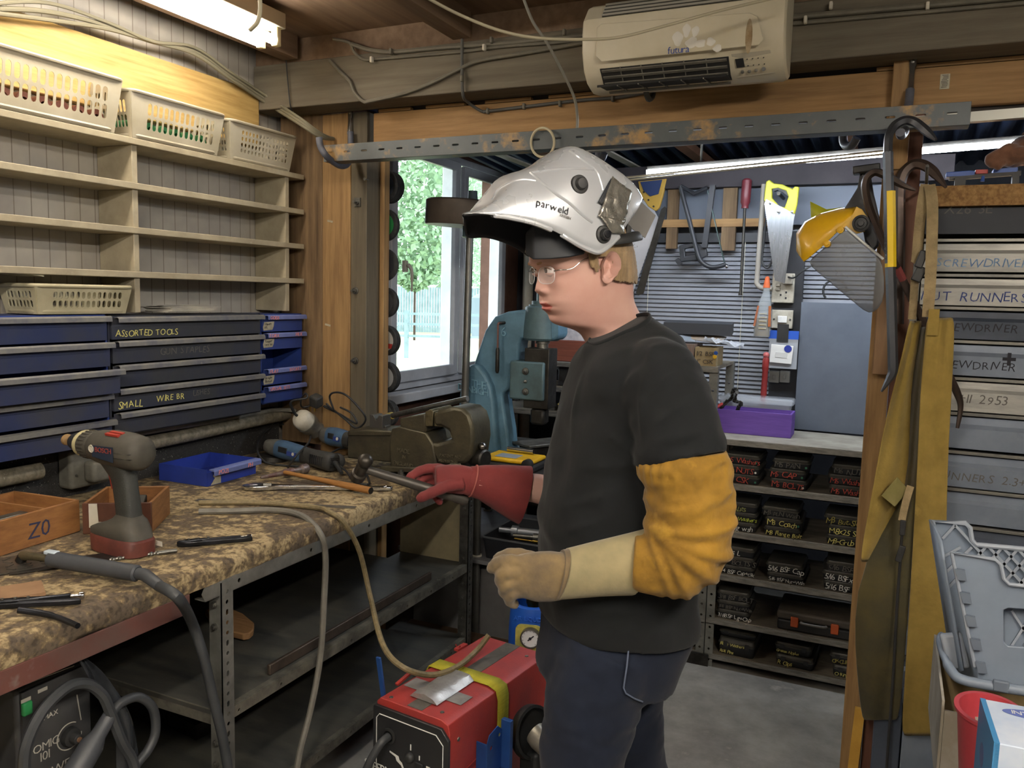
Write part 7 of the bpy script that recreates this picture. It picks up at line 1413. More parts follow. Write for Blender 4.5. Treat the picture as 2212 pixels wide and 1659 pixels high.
ribbon('strap', [A_(2008, 400, 2.695), A_(2014, 440, 2.68), A_(2013, 520, 2.67), A_(2010, 600, 2.665), A_(2004, 685, 2.66)], .030, STRAP)
ribbon('strap', [A_(1976, 600, 2.70), A_(1974, 640, 2.705), A_(1970, 690, 2.71)], .022, STRAP)
b = MB(); b.obox(A_(1990, 560, 2.685), ((.3, 0, 1), (0, 1, 0), (1, 0, -.3)), (.05, .015, .022)); b.obox(A_(1985, 592, 2.69), ((.4, 0, 1), (0, 1, 0), (1, 0, -.4)), (.045, .012, .028)); b.build('buckle', BLACKP, t, bevel=.003)
b = MB(); b.plate([(0, 0), (.028, 0), (.028, .075), (0, .075)], A_(2002, 724, 2.648), (1, 0, 0), (0, 0, 1), .004); b.build('strap_patch', AP, t)
ribbon('waist_strap', [A_(1967, 1050, 2.65), A_(1958, 1080, 2.63), A_(1952, 1105, 2.625), A_(1948, 1125, 2.62)], .02, STRAP)
b = MB(); b.tube(sm([A_(1950, 1125, 2.62), A_(1949, 1150, 2.618), A_(1946, 1180, 2.62), A_(1944, 1210, 2.622)], 4), .0045, 6); b.obox(A_(1945, 1196, 2.618), ((.2, 0, 1), (0, 1, 0), (1, 0, -.2)), (.05, .010, .018)); b.obox(A_(1950, 1140, 2.616), ((0, 0, 1), (0, 1, 0), (1, 0, 0)), (.045, .010, .016)); b.build('clip', BLACKP, t, bevel=.002)
tag(MB().tube([nail_p, A_(2002, 380, 2.66), A_(2001, 398, 2.71), A_(2000, 404, 2.84)], .0045, 8).build('nail', STEEL), 'large galvanised nail in the post carrying the apron straps', 'nail')
cable('thin_cable', [A_(1946, 1195, 2.62), A_(1938, 1300, 2.63), A_(1930, 1450, 2.62), A_(1922, 1560, 2.60), A_(1914, 1680, 2.58)], .004, RUBBER, 'thin black cord hanging down the front of the dark apron fold')
# battens and metal front at the foot of the post
a, c = P(1858, 1530, 'y', 2.80), P(1835, 1700, 'y', 2.72)
tag(MB().bar(a, (c.x, 2.76, .0), .03, .02, (0, 1, 0)).build('timber_batten', mat('yellow_batten', 'c79a3e', .7, 0, 'a67c2c', 6)), 'yellow wooden batten leaning at the foot of the pine post', 'batten')
tag(MB().box((P(1885, 1600, 'y', 2.66).x, 2.67, 0), (P(1945, 1600, 'y', 2.66).x, 2.80, P(1900, 1540, 'y', 2.66).z)).build('steel_locker', STD, bevel=.003), 'dark blue steel box standing below the dark apron fold', 'box')
tag(MB().box((P(1950, 1600, 'y', 2.60).x, 2.665, 0), (.62, 2.93, P(2000, 1596, 'y', 2.60).z)).build('steel_locker', STB, bevel=.003), 'blue grey steel chest standing below the yellow apron front', 'chest')
# ================================================================ crates and boxes at the camera's end
zT = .615
def C_(x, y, Y=1.97): return P(x, y, 'y', Y)
MTB = mat('grubby_work_table', '8b8574', .7, 0, '6f6a5c', 6)
t = thing('side_table', 'narrow grubby table with boxes and a folding crate stacked on it', 'table', (.42, 1.98, 0))
MB().box((.155, 1.70, .585), (.75, 2.27, .612)).build('top', MTB, t, bevel=.003)
for x, y in ((.19, 1.74), (.71, 1.74), (.19, 2.23), (.71, 2.23)): MB().box((x-.02, y-.02, 0), (x+.02, y+.02, .584)).build('leg', MTB, t)
zc = C_(2150, 1480).z
t = thing('carton', 'battered cardboard carton with white sides under the grey folding crate', 'carton', (.32, 2.08, .613))
WC = mat('white_carton', 'a9a49a', .8, 0, '8f8878', 8)
xa_ = C_(2027, 1450, 2.02).x
for lo, hi in (((xa_, 1.86, .613), (xa_+.005, 2.24, zc-.01)), ((xa_+.006, 1.86, .613), (.68, 1.865, zc-.03)), ((xa_+.006, 2.235, .613), (.68, 2.24, zc-.01)), ((.675, 1.866, .613), (.68, 2.234, zc-.01)), ((xa_+.006, 1.866, .614), (.674, 2.234, .618))): MB().box(lo, hi).build('wall', CARD if lo[1] > 2 or lo[0] > .5 else WC, t)
# folding crate, leaning slightly
CG = mat('grey_crate_plastic', '7b8796', .45, 0, '6f7a88', 5, bump=.05); CGP = mat('pale_crate_edge', '9aa2ac', .45, 0, '8b939d', 6)
t = thing('folding_crate', 'grey plastic folding crate with lattice sides standing tilted on the carton', 'crate', C_(2130, 1480))
def cpl(name, pts, Y, d, mt, holes=(), bevel=0):
    b = MB(); b.plate([(C_(*q, Y).x, C_(*q, Y).z) for q in pts], (0, Y, 0), (1, 0, 0), (0, 0, 1), -d, [[(C_(*q, Y).x, C_(*q, Y).z) for q in h] for h in holes]); return b.build(name, mt, t, bevel=bevel)
Yk = 2.16
bw = cpl('back_wall', [(2013, 1124), (2085, 1128), (2094, 1137), (2098, 1165), (2108, 1176), (2300, 1192), (2300, 1480), (2066, 1470)], Yk, .006, CG)
b = MB(); R0 = C_(2022, 1130, Yk-.007); 
for k in range(11):
    for s in (-1, 1):
        x0_, y0_ = 2030+33*k-(0 if s > 0 else 0), 1130+4*k
        a = (x0_, y0_); c = (x0_+s*115, y0_+125)
        if c[0] < 2036: f_ = (x0_-2036)/115; c = (2036, y0_+125*f_)
        if a[0] > 2085:                            # below the notch
            f_ = (1182-y0_)/125; a = (a[0]+(c[0]-a[0])*f_, a[1]+125*f_)
        if max(a[0], c[0]) < 2296 and min(a[0], c[0]) > 2030: b.bar(C_(*a, Yk-.008), C_(*c, Yk-.008), .006, .004, (0, 1, 0))
b.build('lattice', CGP, bw)
b = MB(); b.tube([C_(*q, Yk-.008) for q in [(2066, 1470), (2014, 1126), (2085, 1130), (2095, 1140), (2099, 1166), (2110, 1177), (2300, 1194)]], .006, 8); b.build('rim', CGP, bw)
# side wall folded in, and the front wall
b = MB(); b.loft([[C_(2012, 1122, Yk), C_(2024, 1140, 2.06), C_(2036, 1170, 1.99)], [C_(2064, 1462, Yk), C_(2072, 1452, 2.06), C_(2082, 1448, 1.99)]], caps=False, closed=False); b.build('side_wall', CG, t, solid=.006)
Yn = 1.97
cpl('front_wall', [(2058, 1192), (2150, 1207), (2162, 1218), (2168, 1250), (2180, 1262), (2300, 1275), (2300, 1510), (2112, 1470), (2106, 1440)], Yn, .008, CG, [[(2168, 1318), (2178, 1314), (2290, 1322), (2290, 1405), (2178, 1396), (2168, 1386)]], .002)
b = MB(); b.tube([C_(*q, Yn-.006) for q in [(2106, 1440), (2056, 1194), (2150, 1208), (2162, 1220), (2168, 1250), (2180, 1262), (2300, 1276)]], .004, 8); b.build('front_rim', CGP, t)
for k in range(5):
    x, y = 2062+11*k, 1226+50*k; b = MB(); b.plate([(C_(*q, Yn-.003).x, C_(*q, Yn-.003).z) for q in [(x, y), (x+22, y+4), (x+26, y+26), (x+7, y+24)]], (0, Yn-.003, 0), (1, 0, 0), (0, 0, 1), .010); b.build('hinge_slot', mat('darker_crate_grey', '626c79', .5), t)  # slots in a darker grey than the crate walls
b = MB()
for k in range(4):
    for s in (-1, 1): a = (2225+22*k*s, 1318); b.bar(C_(2185+28*k, 1318 if s > 0 else 1395, Yn+.03), C_(2185+28*k+50, 1395 if s > 0 else 1318, Yn+.03), .005, .004, (0, 1, 0))
b.build('window_lattice', CGP, t)
b = MB(); b.plate([(C_(*q, Yn+.035).x, C_(*q, Yn+.035).z) for q in [(2160, 1306), (2300, 1312), (2300, 1412), (2160, 1400)]], (0, Yn+.035, 0), (1, 0, 0), (0, 0, 1), -.004); b.build('inner_wall', CG, t)
b = MB(); pts = sm([C_(2034, 1372, 2.10), C_(2030, 1385, 2.06), C_(2040, 1420, 2.02), C_(2062, 1458, 1.965), C_(2085, 1470, 1.955), C_(2112, 1476, 1.952), C_(2170, 1486, 1.95), C_(2300, 1505, 1.95)], 5); b.tube(pts, [.008]*12+[.011]*(len(pts)-12), 10); b.build('base_rim', CG, t)
b = MB(); b.obox(C_(2062, 1405, 2.03), ((.3, 0, -1), (0, 1, 0), (1, 0, .3)), (.08, .02, .045)); b.build('corner_latch', CGP, t, bevel=.006)
b = MB(); b.cbox(C_(2162, 1482, 1.945), (.030, .012, .024)); b.build('hinge_lug', mat('darker_crate_grey', '626c79'), t, bevel=.003)
# red bowl and printed box
c = C_(2140, 1533, 1.80); RB_ = mat('red_bowl_plastic', 'b04048', .4, 0, '9c353d', 6)
t = thing('plastic_bowl', 'red plastic bowl squeezed between the white sided carton and the printed box', 'bowl', (c.x, 1.80, .613))
b = MB(); zb_ = .615; zt2 = c.z; b.loft([[(c.x+rx*cos(q), 1.80+ry*sin(q), z) for q in [2*pi*i/36 for i in range(36)]] for z, rx, ry in ((zb_, .035, .04), (zb_+.02, .040, .048), (zt2-.008, .058, .075), (zt2-.006, .064, .081), (zt2, .064, .081), (zt2, .055, .072), (zb_+.025, .036, .044))]); b.build('bowl', RB_, t)
o = P(2118, 1508, 'y', 1.715); zt3 = o.z
BXM = mat('printed_box_white', 'ccd4de', .4, 0, '9fb4d2', 4); BXB = mat('printed_box_blue', '3f7fae', .4)
u = V((1, .04, 0)).normalized(); v = V((-u.y, u.x, 0))
t = thing('printed_box', 'pale blue printed cardboard box at the table corner, in front of the red bowl', 'box', o+u*.1-v*.06-V((0, 0, .15)))
h = zt3-.613; dpt = .17
Mbx = fr(o-v*dpt-V((0, 0, h)), u, v)
b = MB(Mbx); b.box((0, 0, 0), (.24, dpt, h)); b.build('carton', BXM, t, bevel=.002)
b = MB(Mbx); b.box((-.0008, 0, 0), (.008, dpt, h+.0006)); b.build('blue_edge', BXB, t)
b = MB(Mbx); b.loft([[(.115+.085*cos(q), dpt*.78+.020*sin(q), h+.0005+k*.0006) for q in [2*pi*i/28 for i in range(28)]] for k in (0, 1)]); b.build('blue_oval', mat('oval_blue', '5a6aa8', .4), t)
MB(Mbx).glyphs('INTER', (.045, dpt*.74, h+.0014), (1, 0, 0), (0, 1, 0), .020, 0).build('lettering', CHALKW, t, smooth=False)
b = MB(Mbx); b.loft([[(.13+.06*cos(q), dpt*.32+.04*sin(q), h+.0005+k*.0006) for q in [2*pi*i/28 for i in range(28)]] for k in (0, 1)]); b.build('grey_oval', mat('oval_grey', '9aa0ac', .4), t)
b = MB(Mbx); b.box((.012, -.0008, 0), (.24, .0, h*.35)); b.build('tan_band', mat('tan_band', 'b79a6a', .5), t)
b = MB(Mbx); b.loft([[(-.0004-k*.0006, dpt*.6+.022*cos(q), h*.72+.022*sin(q)) for q in [2*pi*i/20 for i in range(20)]] for k in (0, 1)]); b.build('round_emblem', mat('emblem_blue', '4a5f90', .4), t)
# ================================================================ the young man in welding gear
from mathutils.bvhtree import BVHTree
def interp(tab, v):
    if v <= tab[0][0]: return tab[0][1:]
    for a, c in zip(tab, tab[1:]):
        if v <= c[0]:
            f_ = (v-a[0])/(c[0]-a[0]); return tuple(p+(q-p)*f_ for p, q in zip(a[1:], c[1:]))
    return tab[-1][1:]
ch = V((cr.x, cr.y, 0)).normalized(); cfh = V((cf.x, cf.y, 0)).normalized()
def facing(deg): a = radians(deg); return (-ch*cos(a)-cfh*sin(a)).normalized()
Fd = facing(12); Ld = V((-Fd.y, Fd.x, 0)); bo = D(1330, 1000, 1.80); bo.z = 0
MBD = fr(bo, Fd, None, (0, 0, 1)); IB = MBD.inverted()
def G(px, py, y=0.): return PP(px, py, bo+Ld*y, Ld)
def BLc(px, py, y=0.): return IB @ G(px, py, y)
person = thing('person', 'young man in black T-shirt and dark jeans under a raised silver helmet', 'person', (bo.x, bo.y, 0))
SKIN = mat('skin', 'bf9a8c', .5, 0, 'b5877c', 5, bump=.04, bscale=300, lo=.4, hi=.75, spec=.35); LIP = mat('lips', 'b0685e', .45, spec=.4)
SHIRT = mat('black_t_shirt', '191b1d', .9, 0, '141617', 5, bump=.35, bscale=14, sheen=.06, spec=.2)
JEAN = mat('dark_blue_jeans', '191f2d', .9, 0, '131824', 6, bump=.4, bscale=18, sheen=.06, spec=.2)
Fh = facing(25); Lh = V((-Fh.y, Fh.x, 0)); ho = D(1262, 590, 1.80)
MH = fr(ho, Fh, None, (0, 0, 1)); IH = MH.inverted()
def HW(px, py, y=0.): return PP(px, py, ho+Lh*y, Lh)
def HL(px, py, y=0.): return IH @ HW(px, py, y)
# ---- head and neck as one ring stack: (pixel row, front, back, half width, front fullness)
HEAD = [(464, 1240, 1285, .022, .6), (470, 1212, 1305, .045, .6), (482, 1188, 1325, .060, .65), (500, 1168, 1340, .070, .7), (525, 1155, 1350, .076, .72), (550, 1151, 1356, .078, .74), (565, 1152, 1359, .078, .76), (574, 1154, 1360, .077, .76), (586, 1166, 1361, .076, .74), (604, 1171, 1362, .075, .72), (624, 1173, 1362, .073, .70), (640, 1173, 1363, .070, .70), (652, 1172, 1366, .067, .70), (660, 1176, 1370, .065, .72), (668, 1179, 1374, .063, .74), (678, 1188, 1380, .061, .76), (688, 1192, 1388, .058, .78), (696, 1197, 1394, .055, .80), (703, 1206, 1398, .053, .85), (707, 1226, 1400, .053, .9), (712, 1244, 1402, .054, .95), (722, 1260, 1404, .056, 1), (740, 1272, 1405, .062, 1), (756, 1284, 1406, .064, 1), (790, 1290, 1410, .07, 1)]
def smooth_tab(tab, n=3):                         # resample a table finely and round its corners
    lo, hi = tab[0][0], tab[-1][0]; N = 160; T_ = [interp(tab, lo+(hi-lo)*i/N) for i in range(N+1)]
    for _ in range(n): T_ = [T_[0]]+[tuple((a+2*c+d)/4 for a, c, d in zip(T_[i-1], T_[i], T_[i+1])) for i in range(1, N)]+[T_[-1]]
    return [(lo+(hi-lo)*i/N,)+T_[i] for i in range(N+1)]
HEAD = smooth_tab(HEAD, 4)
NOSE = smooth_tab([(570, 0, .010), (580, .002, .009), (588, .0035, .0085), (604, .0105, .010), (616, .0155, .0125), (624, .0178, .015), (629, .0165, .016), (634, .010, .0165), (638, .002, .015), (642, 0, .01)], 6)
NT = 190; py = 464.0; levels = []
while py <= 790: levels.append(py); py += 2.2 if py < 710 else 4.5
th_ = [t_-.42*sin(t_) for t_ in [2*pi*j/NT for j in range(NT)]]
def gs(v, s): return math.exp(-(v/s)**2)
zeye = HL(1188, 584, .03)
def head_row(py, grow=0.):
    xf_, xb_, w_, fu = interp(HEAD, py)
    f0 = HL(xf_, py, 0); b0 = HL(xb_-5, py, 0); row = []
    xm = b0.x+(f0.x-b0.x)*.52
    for a in th_:
        c, s_ = cos(a), sin(a)
        if c >= 0: x = xm+(f0.x-xm)*math.copysign(abs(c)**fu, c)
        else: x = xm+(xm-b0.x)*math.copysign(abs(c)**.85, c)
        y = w_*math.copysign(abs(s_)**(.85 if c < 0 else .9), s_); z = f0.z+(b0.z-f0.z)*(.5-.5*c)
        if c > 0:
            fw = c**.5 if c > 0 else 0
            n_ = interp(NOSE, py)
            x += n_[0]*gs(y, n_[1])
            x += .0062*gs(py-628, 7)*gs(abs(y)-.0150, .0060)                     # wings of the nose
            x -= .0115*gs(py-585, 8)*gs(abs(y)-.031, .013)                        # eye sockets
            x += .0045*gs(py-570, 5)*gs(abs(y)-.028, .016)                        # brows
            x += .0035*gs(py-612, 14)*gs(abs(y)-.048, .016)                       # cheeks
            x += .0052*gs(py-655.5, 3.0)*gs(y, .020)+.0075*gs(py-667.5, 4.4)*gs(y, .018)
            x -= .0075*gs(py-661, 2.2)*gs(y, .021)                                # parted mouth
            x -= .0020*gs(py-648, 6)*gs(y, .005)
            x -= .0030*gs(py-680, 5)*gs(y, .022)
            x += .0045*gs(py-693, 8)*gs(y, .017)
        p = V((x, y, z))
        if grow: d_ = V((x-xm, y, 0)).normalized(); p += d_*grow
        row.append(p)
    return row
b = MB(MH); rows_ = [head_row(q) for q in levels]; b.loft(rows_, caps=True)
for fi, f_ in enumerate(b.f):                    # lips
    if len(f_) == 4:
        i, j = f_[0]//NT, f_[0] % NT
        if i < len(levels) and cos(th_[j]) > 0:
            q, y = levels[i], rows_[i][j].y
            if abs(y) < .0245*(1-.5*max(0, abs(q-661)/12)) and (652.5 < q+1 < 673): b.mi[fi] = 1
def ear(b, sx, c, hw, hh):
    n, k = 26, 8; rings = []
    for i in range(k+1):
        r = i/k; ring_ = []
        for j in range(n):
            a = 2*pi*j/n
            ex = cos(a)*hw*(1.0 if sin(a) > -.2 else .8)*r; ez = sin(a)*hh*r
            rim = gs(r-.86, .13)*.011*(1 if sin(a) > -.6 else .4)
            dent = -.010*gs(r-.35, .25) if sin(a) > -.7 else 0
            anti = .007*gs(r-.60, .09)*(1 if cos(a) < .2 else .2)
            ring_.append(c+V((ex-.006*ez/hh, sx*(.010+rim+dent+anti+.010*(-cos(a))*r), ez+.12*ex)))
        rings.append(ring_)
    back = [c+V((cos(2*pi*j/n)*hw*.6, -sx*.004, sin(2*pi*j/n)*hh*.75)) for j in range(n)]
    b.loft(rings+[back] if sx > 0 else [r_[::-1] for r_ in rings+[back]], caps=True)
ec = HL(1311, 578, .076); ear(b, 1, ec, .0185, .034); ear(b, -1, V((ec.x, -ec.y, ec.z)), .0185, .034)
# ---- torso, limbs: (row, front, back, half width)
b.M = MBD
TOR = [(750, 1290, 1396, .058), (770, 1280, 1415, .10), (800, 1265, 1445, .13), (850, 1250, 1460, .145), (900, 1240, 1465, .15), (1000, 1220, 1460, .15), (1100, 1205, 1455, .145), (1200, 1200, 1455, .14), (1300, 1205, 1455, .145), (1360, 1210, 1450, .145)]
def torso(tab, step, k=40, e=.8, off=0, pucker=0):
    out = []; y_ = tab[0][0]
    tab = [q if len(q) > 4 else q+(q[0],) for q in tab]
    while y_ <= tab[-1][0]:
        xf_, xb_, w_, yb_ = interp(tab, y_); f0, b0 = BLc(xf_, y_), BLc(xb_, yb_); r_ = []
        for j in range(k):
            a = 2*pi*j/k; c, s_ = cos(a), sin(a)
            p = V(((f0.x+b0.x)/2+(f0.x-b0.x)/2*math.copysign(abs(c)**e, c), w_*math.copysign(abs(s_)**.85, s_), f0.z+(b0.z-f0.z)*(.5-.5*c)))
            if pucker:
                p += V((c, s_, 0))*pucker*(mn.noise(V((p.x*5, p.y*5, p.z*11)))+.6*mn.noise(V((p.x*14+p.z*9, p.y*14, p.z*17-p.x*8))))
            r_.append(p+V((c, s_, 0))*off)
        out.append(r_); y_ += step
    return out
b.loft(torso(TOR, 20))
def LB(pts): return [BLc(x, y, yy) for x, y, yy in pts]
arm_n = LB([(1425, 870, .14), (1464, 940, .205), (1488, 1120, .235), (1478, 1180, .235), (1380, 1212, .21), (1215, 1240, .17)])
arm_f = LB([(1420, 860, -.14), (1410, 930, -.225), (1372, 1085, -.255), (1340, 1100, -.26), (1160, 1055, -.25), (1030, 1040, -.24)])
for q in (arm_n, arm_f): b.tube(sm(q, 4), [.042, .043, .044, .045, .046, .050, .049, .048, .046, .045, .044, .044, .045, .046, .045, .040, .036, .033, .030, .028, .026][:len(sm(q, 4))], 14)
hipz = BLc(1320, 1340).z
legn = [BLc(1325, 1350, .09), BLc(1285, 1500, .10), BLc(1258, 1659, .10)]; legn += [V((legn[2].x+.0, .10, .30)), V((legn[2].x-.03, .10, .07))]
legf = [BLc(1345, 1350, -.09), BLc(1345, 1500, -.09), BLc(1362, 1659, -.09)]; legf += [V((legf[2].x-.03, -.09, .30)), V((legf[2].x-.07, -.09, .07))]
for q in (legn, legf): b.tube(sm(q, 5), [.068-.03*i/20 for i in range(21)], 14)
b.build('body', [SKIN, LIP], person, sharp=70)
# ---- eyes
for s_ in (1, -1):
    e_ = V((zeye.x, zeye.y*s_, zeye.z)); ex = head_row(584)[0].x-.0215
    e_ = V((HL(1181, 584, .031).x-.009, .031*s_, zeye.z)); d_ = V((1, .0, -.12)).normalized()
    b = MB(MH); b.sph(e_, .0118, 16, 12); ey = b.build('eye', mat('eye_white', 'cdbfb8', .25), person)
    b = MB(MH); b.lathe(e_+d_*.0105, d_, [(0, .0058), (.0012, .005), (.0017, .0)], 16); b.build('iris', mat('brown_iris', '4a3a30', .2), ey)
    b = MB(MH)
    for la0, la1 in ((.30, 1.5), (-.50, -1.5)):
        b.loft([[e_+V((.0126*cos(la)*cos(lo_), .0126*cos(la)*sin(lo_), .0126*sin(la))) for lo_ in [-1.7+3.4*j/12 for j in range(13)]] for la in [la0+(la1-la0)*i/6 for i in range(7)]], caps=False, closed=False)
    b.build('eyelid', SKIN, ey, solid=.0012, off=0)
    b = MB(MH); b.tube(sm([e_+V((.004, .013*s_, .001)), e_+V((.0112, .006*s_, .0042)), e_+V((.0120, -.002*s_, .0044)), e_+V((.009, -.011*s_, .001))], 4), .0011, 6); b.build('eyelash', mat('brown_lash', '5f4534', .8), ey)
    b = MB(MH); b.tube(sm([HL(1200, 573, .05*1)*1, HL(1185, 567, .04), HL(1168, 568, .028), HL(1160, 571, .017)], 4), [.001]+[.0028]*11+[.001], 6); 
    if s_ < 0: b.v = [MH @ V(((IH @ p).x, -(IH @ p).y, (IH @ p).z)) for p in b.v]
    b.build('eyebrow', mat('fair_brow', 'a0795a', .8), person)
# ---- hair
HAIRM = mat('short_fair_hair', '937b58', .8, 0, '6b563b', 60, bump=.8, bscale=160, stretch=(1, 1, .25), lo=.3, hi=.7, sheen=.2)
hb = MB(MH); lv = [q for q in levels if q < 634]; hr = [head_row(q, .0045+.0012*rnd.random()) for q in lv]
keep = []
def hair_at(q, p):
    pxx, q = PX(MH @ V((p.x, abs(p.y), p.z)))
    if q < 545: return True
    if abs(p.y) < .03 and p.x > 0: return False
    edge = 612-max(0, (1345-pxx))*.35
    if 1268 < pxx < 1297 and q < 590-max(0, 1284-pxx)*1.6: return True
    if pxx >= 1297 and pxx < 1326 and q < 556: return True
    return pxx >= 1320 and q < edge+3*sin(pxx)
hb.v = [MH @ p for r_ in hr for p in r_]
for i in range(len(lv)-1):
    for j in range(NT):
        k = (j+1) % NT
        if hair_at(lv[i], hr[i][j]) and hair_at(lv[i+1], hr[i+1][k]): hb.f.append((i*NT+j, i*NT+k, (i+1)*NT+k, (i+1)*NT+j)); hb.mi.append(0)
hb.build('hair', HAIRM, person, solid=.004, off=-1, sharp=80)
# ---- glasses
LENS = mat('clear_lens', 'f2f4f5', .03, 0, alpha=.10, spec=.8); WIRE = mat('thin_metal_frame', '9a948a', .2, 1)
gl = thing('spectacles', 'thin rimless spectacles worn by the young man', 'glasses', HW(1160, 590))
gx = HL(1152, 590, 0).x; gz_ = HL(1160, 594, 0).z
for s_ in (1, -1):
    Ml = MH @ Matrix.Translation((gx-.015, .034*s_, gz_)) @ Matrix.Rotation(radians(14)*s_, 4, 'Z')
    out = [(.026*math.copysign(abs(cos(a))**.7, cos(a)), .018*math.copysign(abs(sin(a))**.75, sin(a))-.001) for a in [2*pi*i/28 for i in range(28)]]
    b = MB(Ml); b.plate(out, (0, 0, 0), (0, 1, 0), (0, 0, 1), .0018); b.build('lens', LENS, gl)
    b = MB(Ml); b.tube([(.001, y, z) for y, z in out], .0005, 5, loop=True); b.build('lens_edge', mat('lens_edge', 'd4d8da', .1), gl)
    a0 = MH.inverted() @ (Ml @ V((.002, .024*s_, .008)))
    b = MB(MH); b.tube(sm([a0, a0+V((-.006, .013*s_, .002)), V((a0.x-.03, .0815*s_, a0.z+.006)), V((HL(1262, 560, .08).x, .081*s_, HL(1262, 560, .08).z)), V((HL(1305, 548, .08).x, .083*s_, HL(1305, 549, .08).z)), V((HL(1322, 556, .08).x, .082*s_, HL(1322, 560, .08).z))], 5), .0011, 6); b.build('temple_arm', WIRE, gl)
b = MB(MH); b.tube(sm([(gx+.001, .012, gz_+.006), (gx+.006, 0, gz_+.009), (gx+.001, -.012, gz_+.006)], 5), .0010, 6); b.build('bridge', WIRE, gl)
# ---- shirt
SH = [(744, 1275, 1398, .068, 680), (754, 1267, 1406, .085, 685), (772, 1257, 1424, .130, 698), (800, 1244, 1452, .170, 722), (850, 1229, 1480, .187, 780), (900, 1214, 1492, .190, 850), (960, 1199, 1491, .190, 935), (1020, 1188, 1488, .188), (1080, 1179, 1484, .186), (1130, 1173, 1482, .186), (1200, 1168, 1480, .186), (1260, 1168, 1482, .187), (1300, 1173, 1485, .188), (1342, 1180, 1484, .187)]
b = MB(MBD); b.loft(torso(SH, 9, 56, .82, pucker=.013))
sl = sm(LB([(1400, 778, .085), (1428, 822, .150), (1453, 898, .197), (1477, 996, .228)]), 6); rr = [.050, .058, .065, .070, .074, .077, .080, .085, .085, .085, .085, .085, .085, .085, .086, .087, .088, .088, .088]
rings = []
def sleeve(b, pts, rad, amp, fz=17, k=32, seed=0, fl=1.):
    u = None; rings = []
    for i, p in enumerate(pts):
        a = pts[max(0, i-1)]; c = pts[min(len(pts)-1, i+1)]; t_ = (c-a).normalized()
        if u is None: u = V((1, 0, 0))
        u = (u-t_*u.dot(t_)).normalized(); v = t_.cross(u)
        rings.append([p+(u*cos(q)+v*sin(q)*fl)*(rad[i]*(1+amp*mn.noise(V((cos(q)*1.6+seed, sin(q)*1.6, i*.55)))+amp*.6*mn.noise(V((cos(q)*3+seed, sin(q)*3, i*1.1+q*.6))))) for q in [2*pi*j/k for j in range(k)]])
    b.loft(rings)
sleeve(b, sl, rr, .08)
slf = sm(LB([(1400, 778, -.085), (1410, 822, -.15), (1405, 910, -.215), (1395, 985, -.235)]), 6); sleeve(b, slf, rr, .05, seed=4)
sv = BVHTree.FromPolygons([tuple(p) for p in b.v], b.f)
for fold, r_ in (([(1384, 985), (1335, 955), (1290, 925)], .009), ([(1384, 1000), (1320, 1008), (1250, 1012)], .009), ([(1362, 850), (1346, 920), (1368, 985)], .010), ([(1402, 790), (1388, 870), (1392, 960)], .009), ([(1505, 850), (1450, 895), (1405, 925)], .010), ([(1522, 925), (1462, 945), (1405, 962)], .009), ([(1350, 1050), (1285, 1078), (1205, 1098)], .009), ([(1240, 1302), (1320, 1322), (1430, 1312)], .008), ([(1262, 800), (1243, 880), (1236, 965)], .008), ([(1330, 1110), (1270, 1135), (1200, 1150)], .008), ([(1420, 740), (1405, 770), (1398, 810)], .007), ([(1470, 800), (1430, 830), (1400, 870)], .009)):
    pts = []
    for v in sm([(x, y, 0) for x, y in fold], 6):
        d_ = ray(v.x, v.y).normalized(); h = sv.ray_cast(CAM, d_)
        if h[0]: pts.append(IB @ (h[0]+d_*r_*.35))
    n = len(pts)
    if n > 3: b.tube(pts, [r_*(.25+.75*sin(pi*i/(n-1))) for i in range(n)], 8)
b.build('t_shirt', SHIRT, person, remesh=.0065)
b = MB(MBD); nk = torso([(740, 1276, 1396, .066, 675), (752, 1273, 1400, .072, 684)], 6, 40, .85); b.loft(nk, caps=False)
b.build('collar', SHIRT, person, solid=.004, off=0)
# ---- jeans and boots
b = MB(MBD)
JT = [(1300, 1185, 1478, .176), (1340, 1182, 1478, .178), (1380, 1174, 1464, .176), (1420, 1166, 1448, .172), (1450, 1162, 1438, .165)]
b.loft(torso(JT, 10, 48, .85, pucker=.006))
def leg(pts, r0, r1, seed): 
    ps = sm(pts, 9); n = len(ps); sleeve(b, ps, [r0+(r1-r0)*min(1, (i/(n-1))**.9*1.05) for i in range(n)], .06, k=32, seed=seed)
ln = [BLc(1318, 1400, .085), BLc(1285, 1500, .095), BLc(1268, 1580, .10), BLc(1256, 1659, .10)]; k_ = ln[-1]; ln += [V((k_.x-.02, .10, .30)), V((k_.x-.06, .10, .10))]
lf = [BLc(1340, 1400, -.085), BLc(1342, 1500, -.09), BLc(1350, 1580, -.09), BLc(1362, 1659, -.09)]; k_ = lf[-1]; lf += [V((k_.x-.05, -.09, .30)), V((k_.x-.09, -.09, .10))]
leg(ln, .108, .082, 1); leg(lf, .105, .080, 6)
b.build('jeans', JEAN, person, remesh=.0075)
jv = BVHTree.FromPolygons([tuple(p) for p in b.v], [f_ for f_ in b.f])
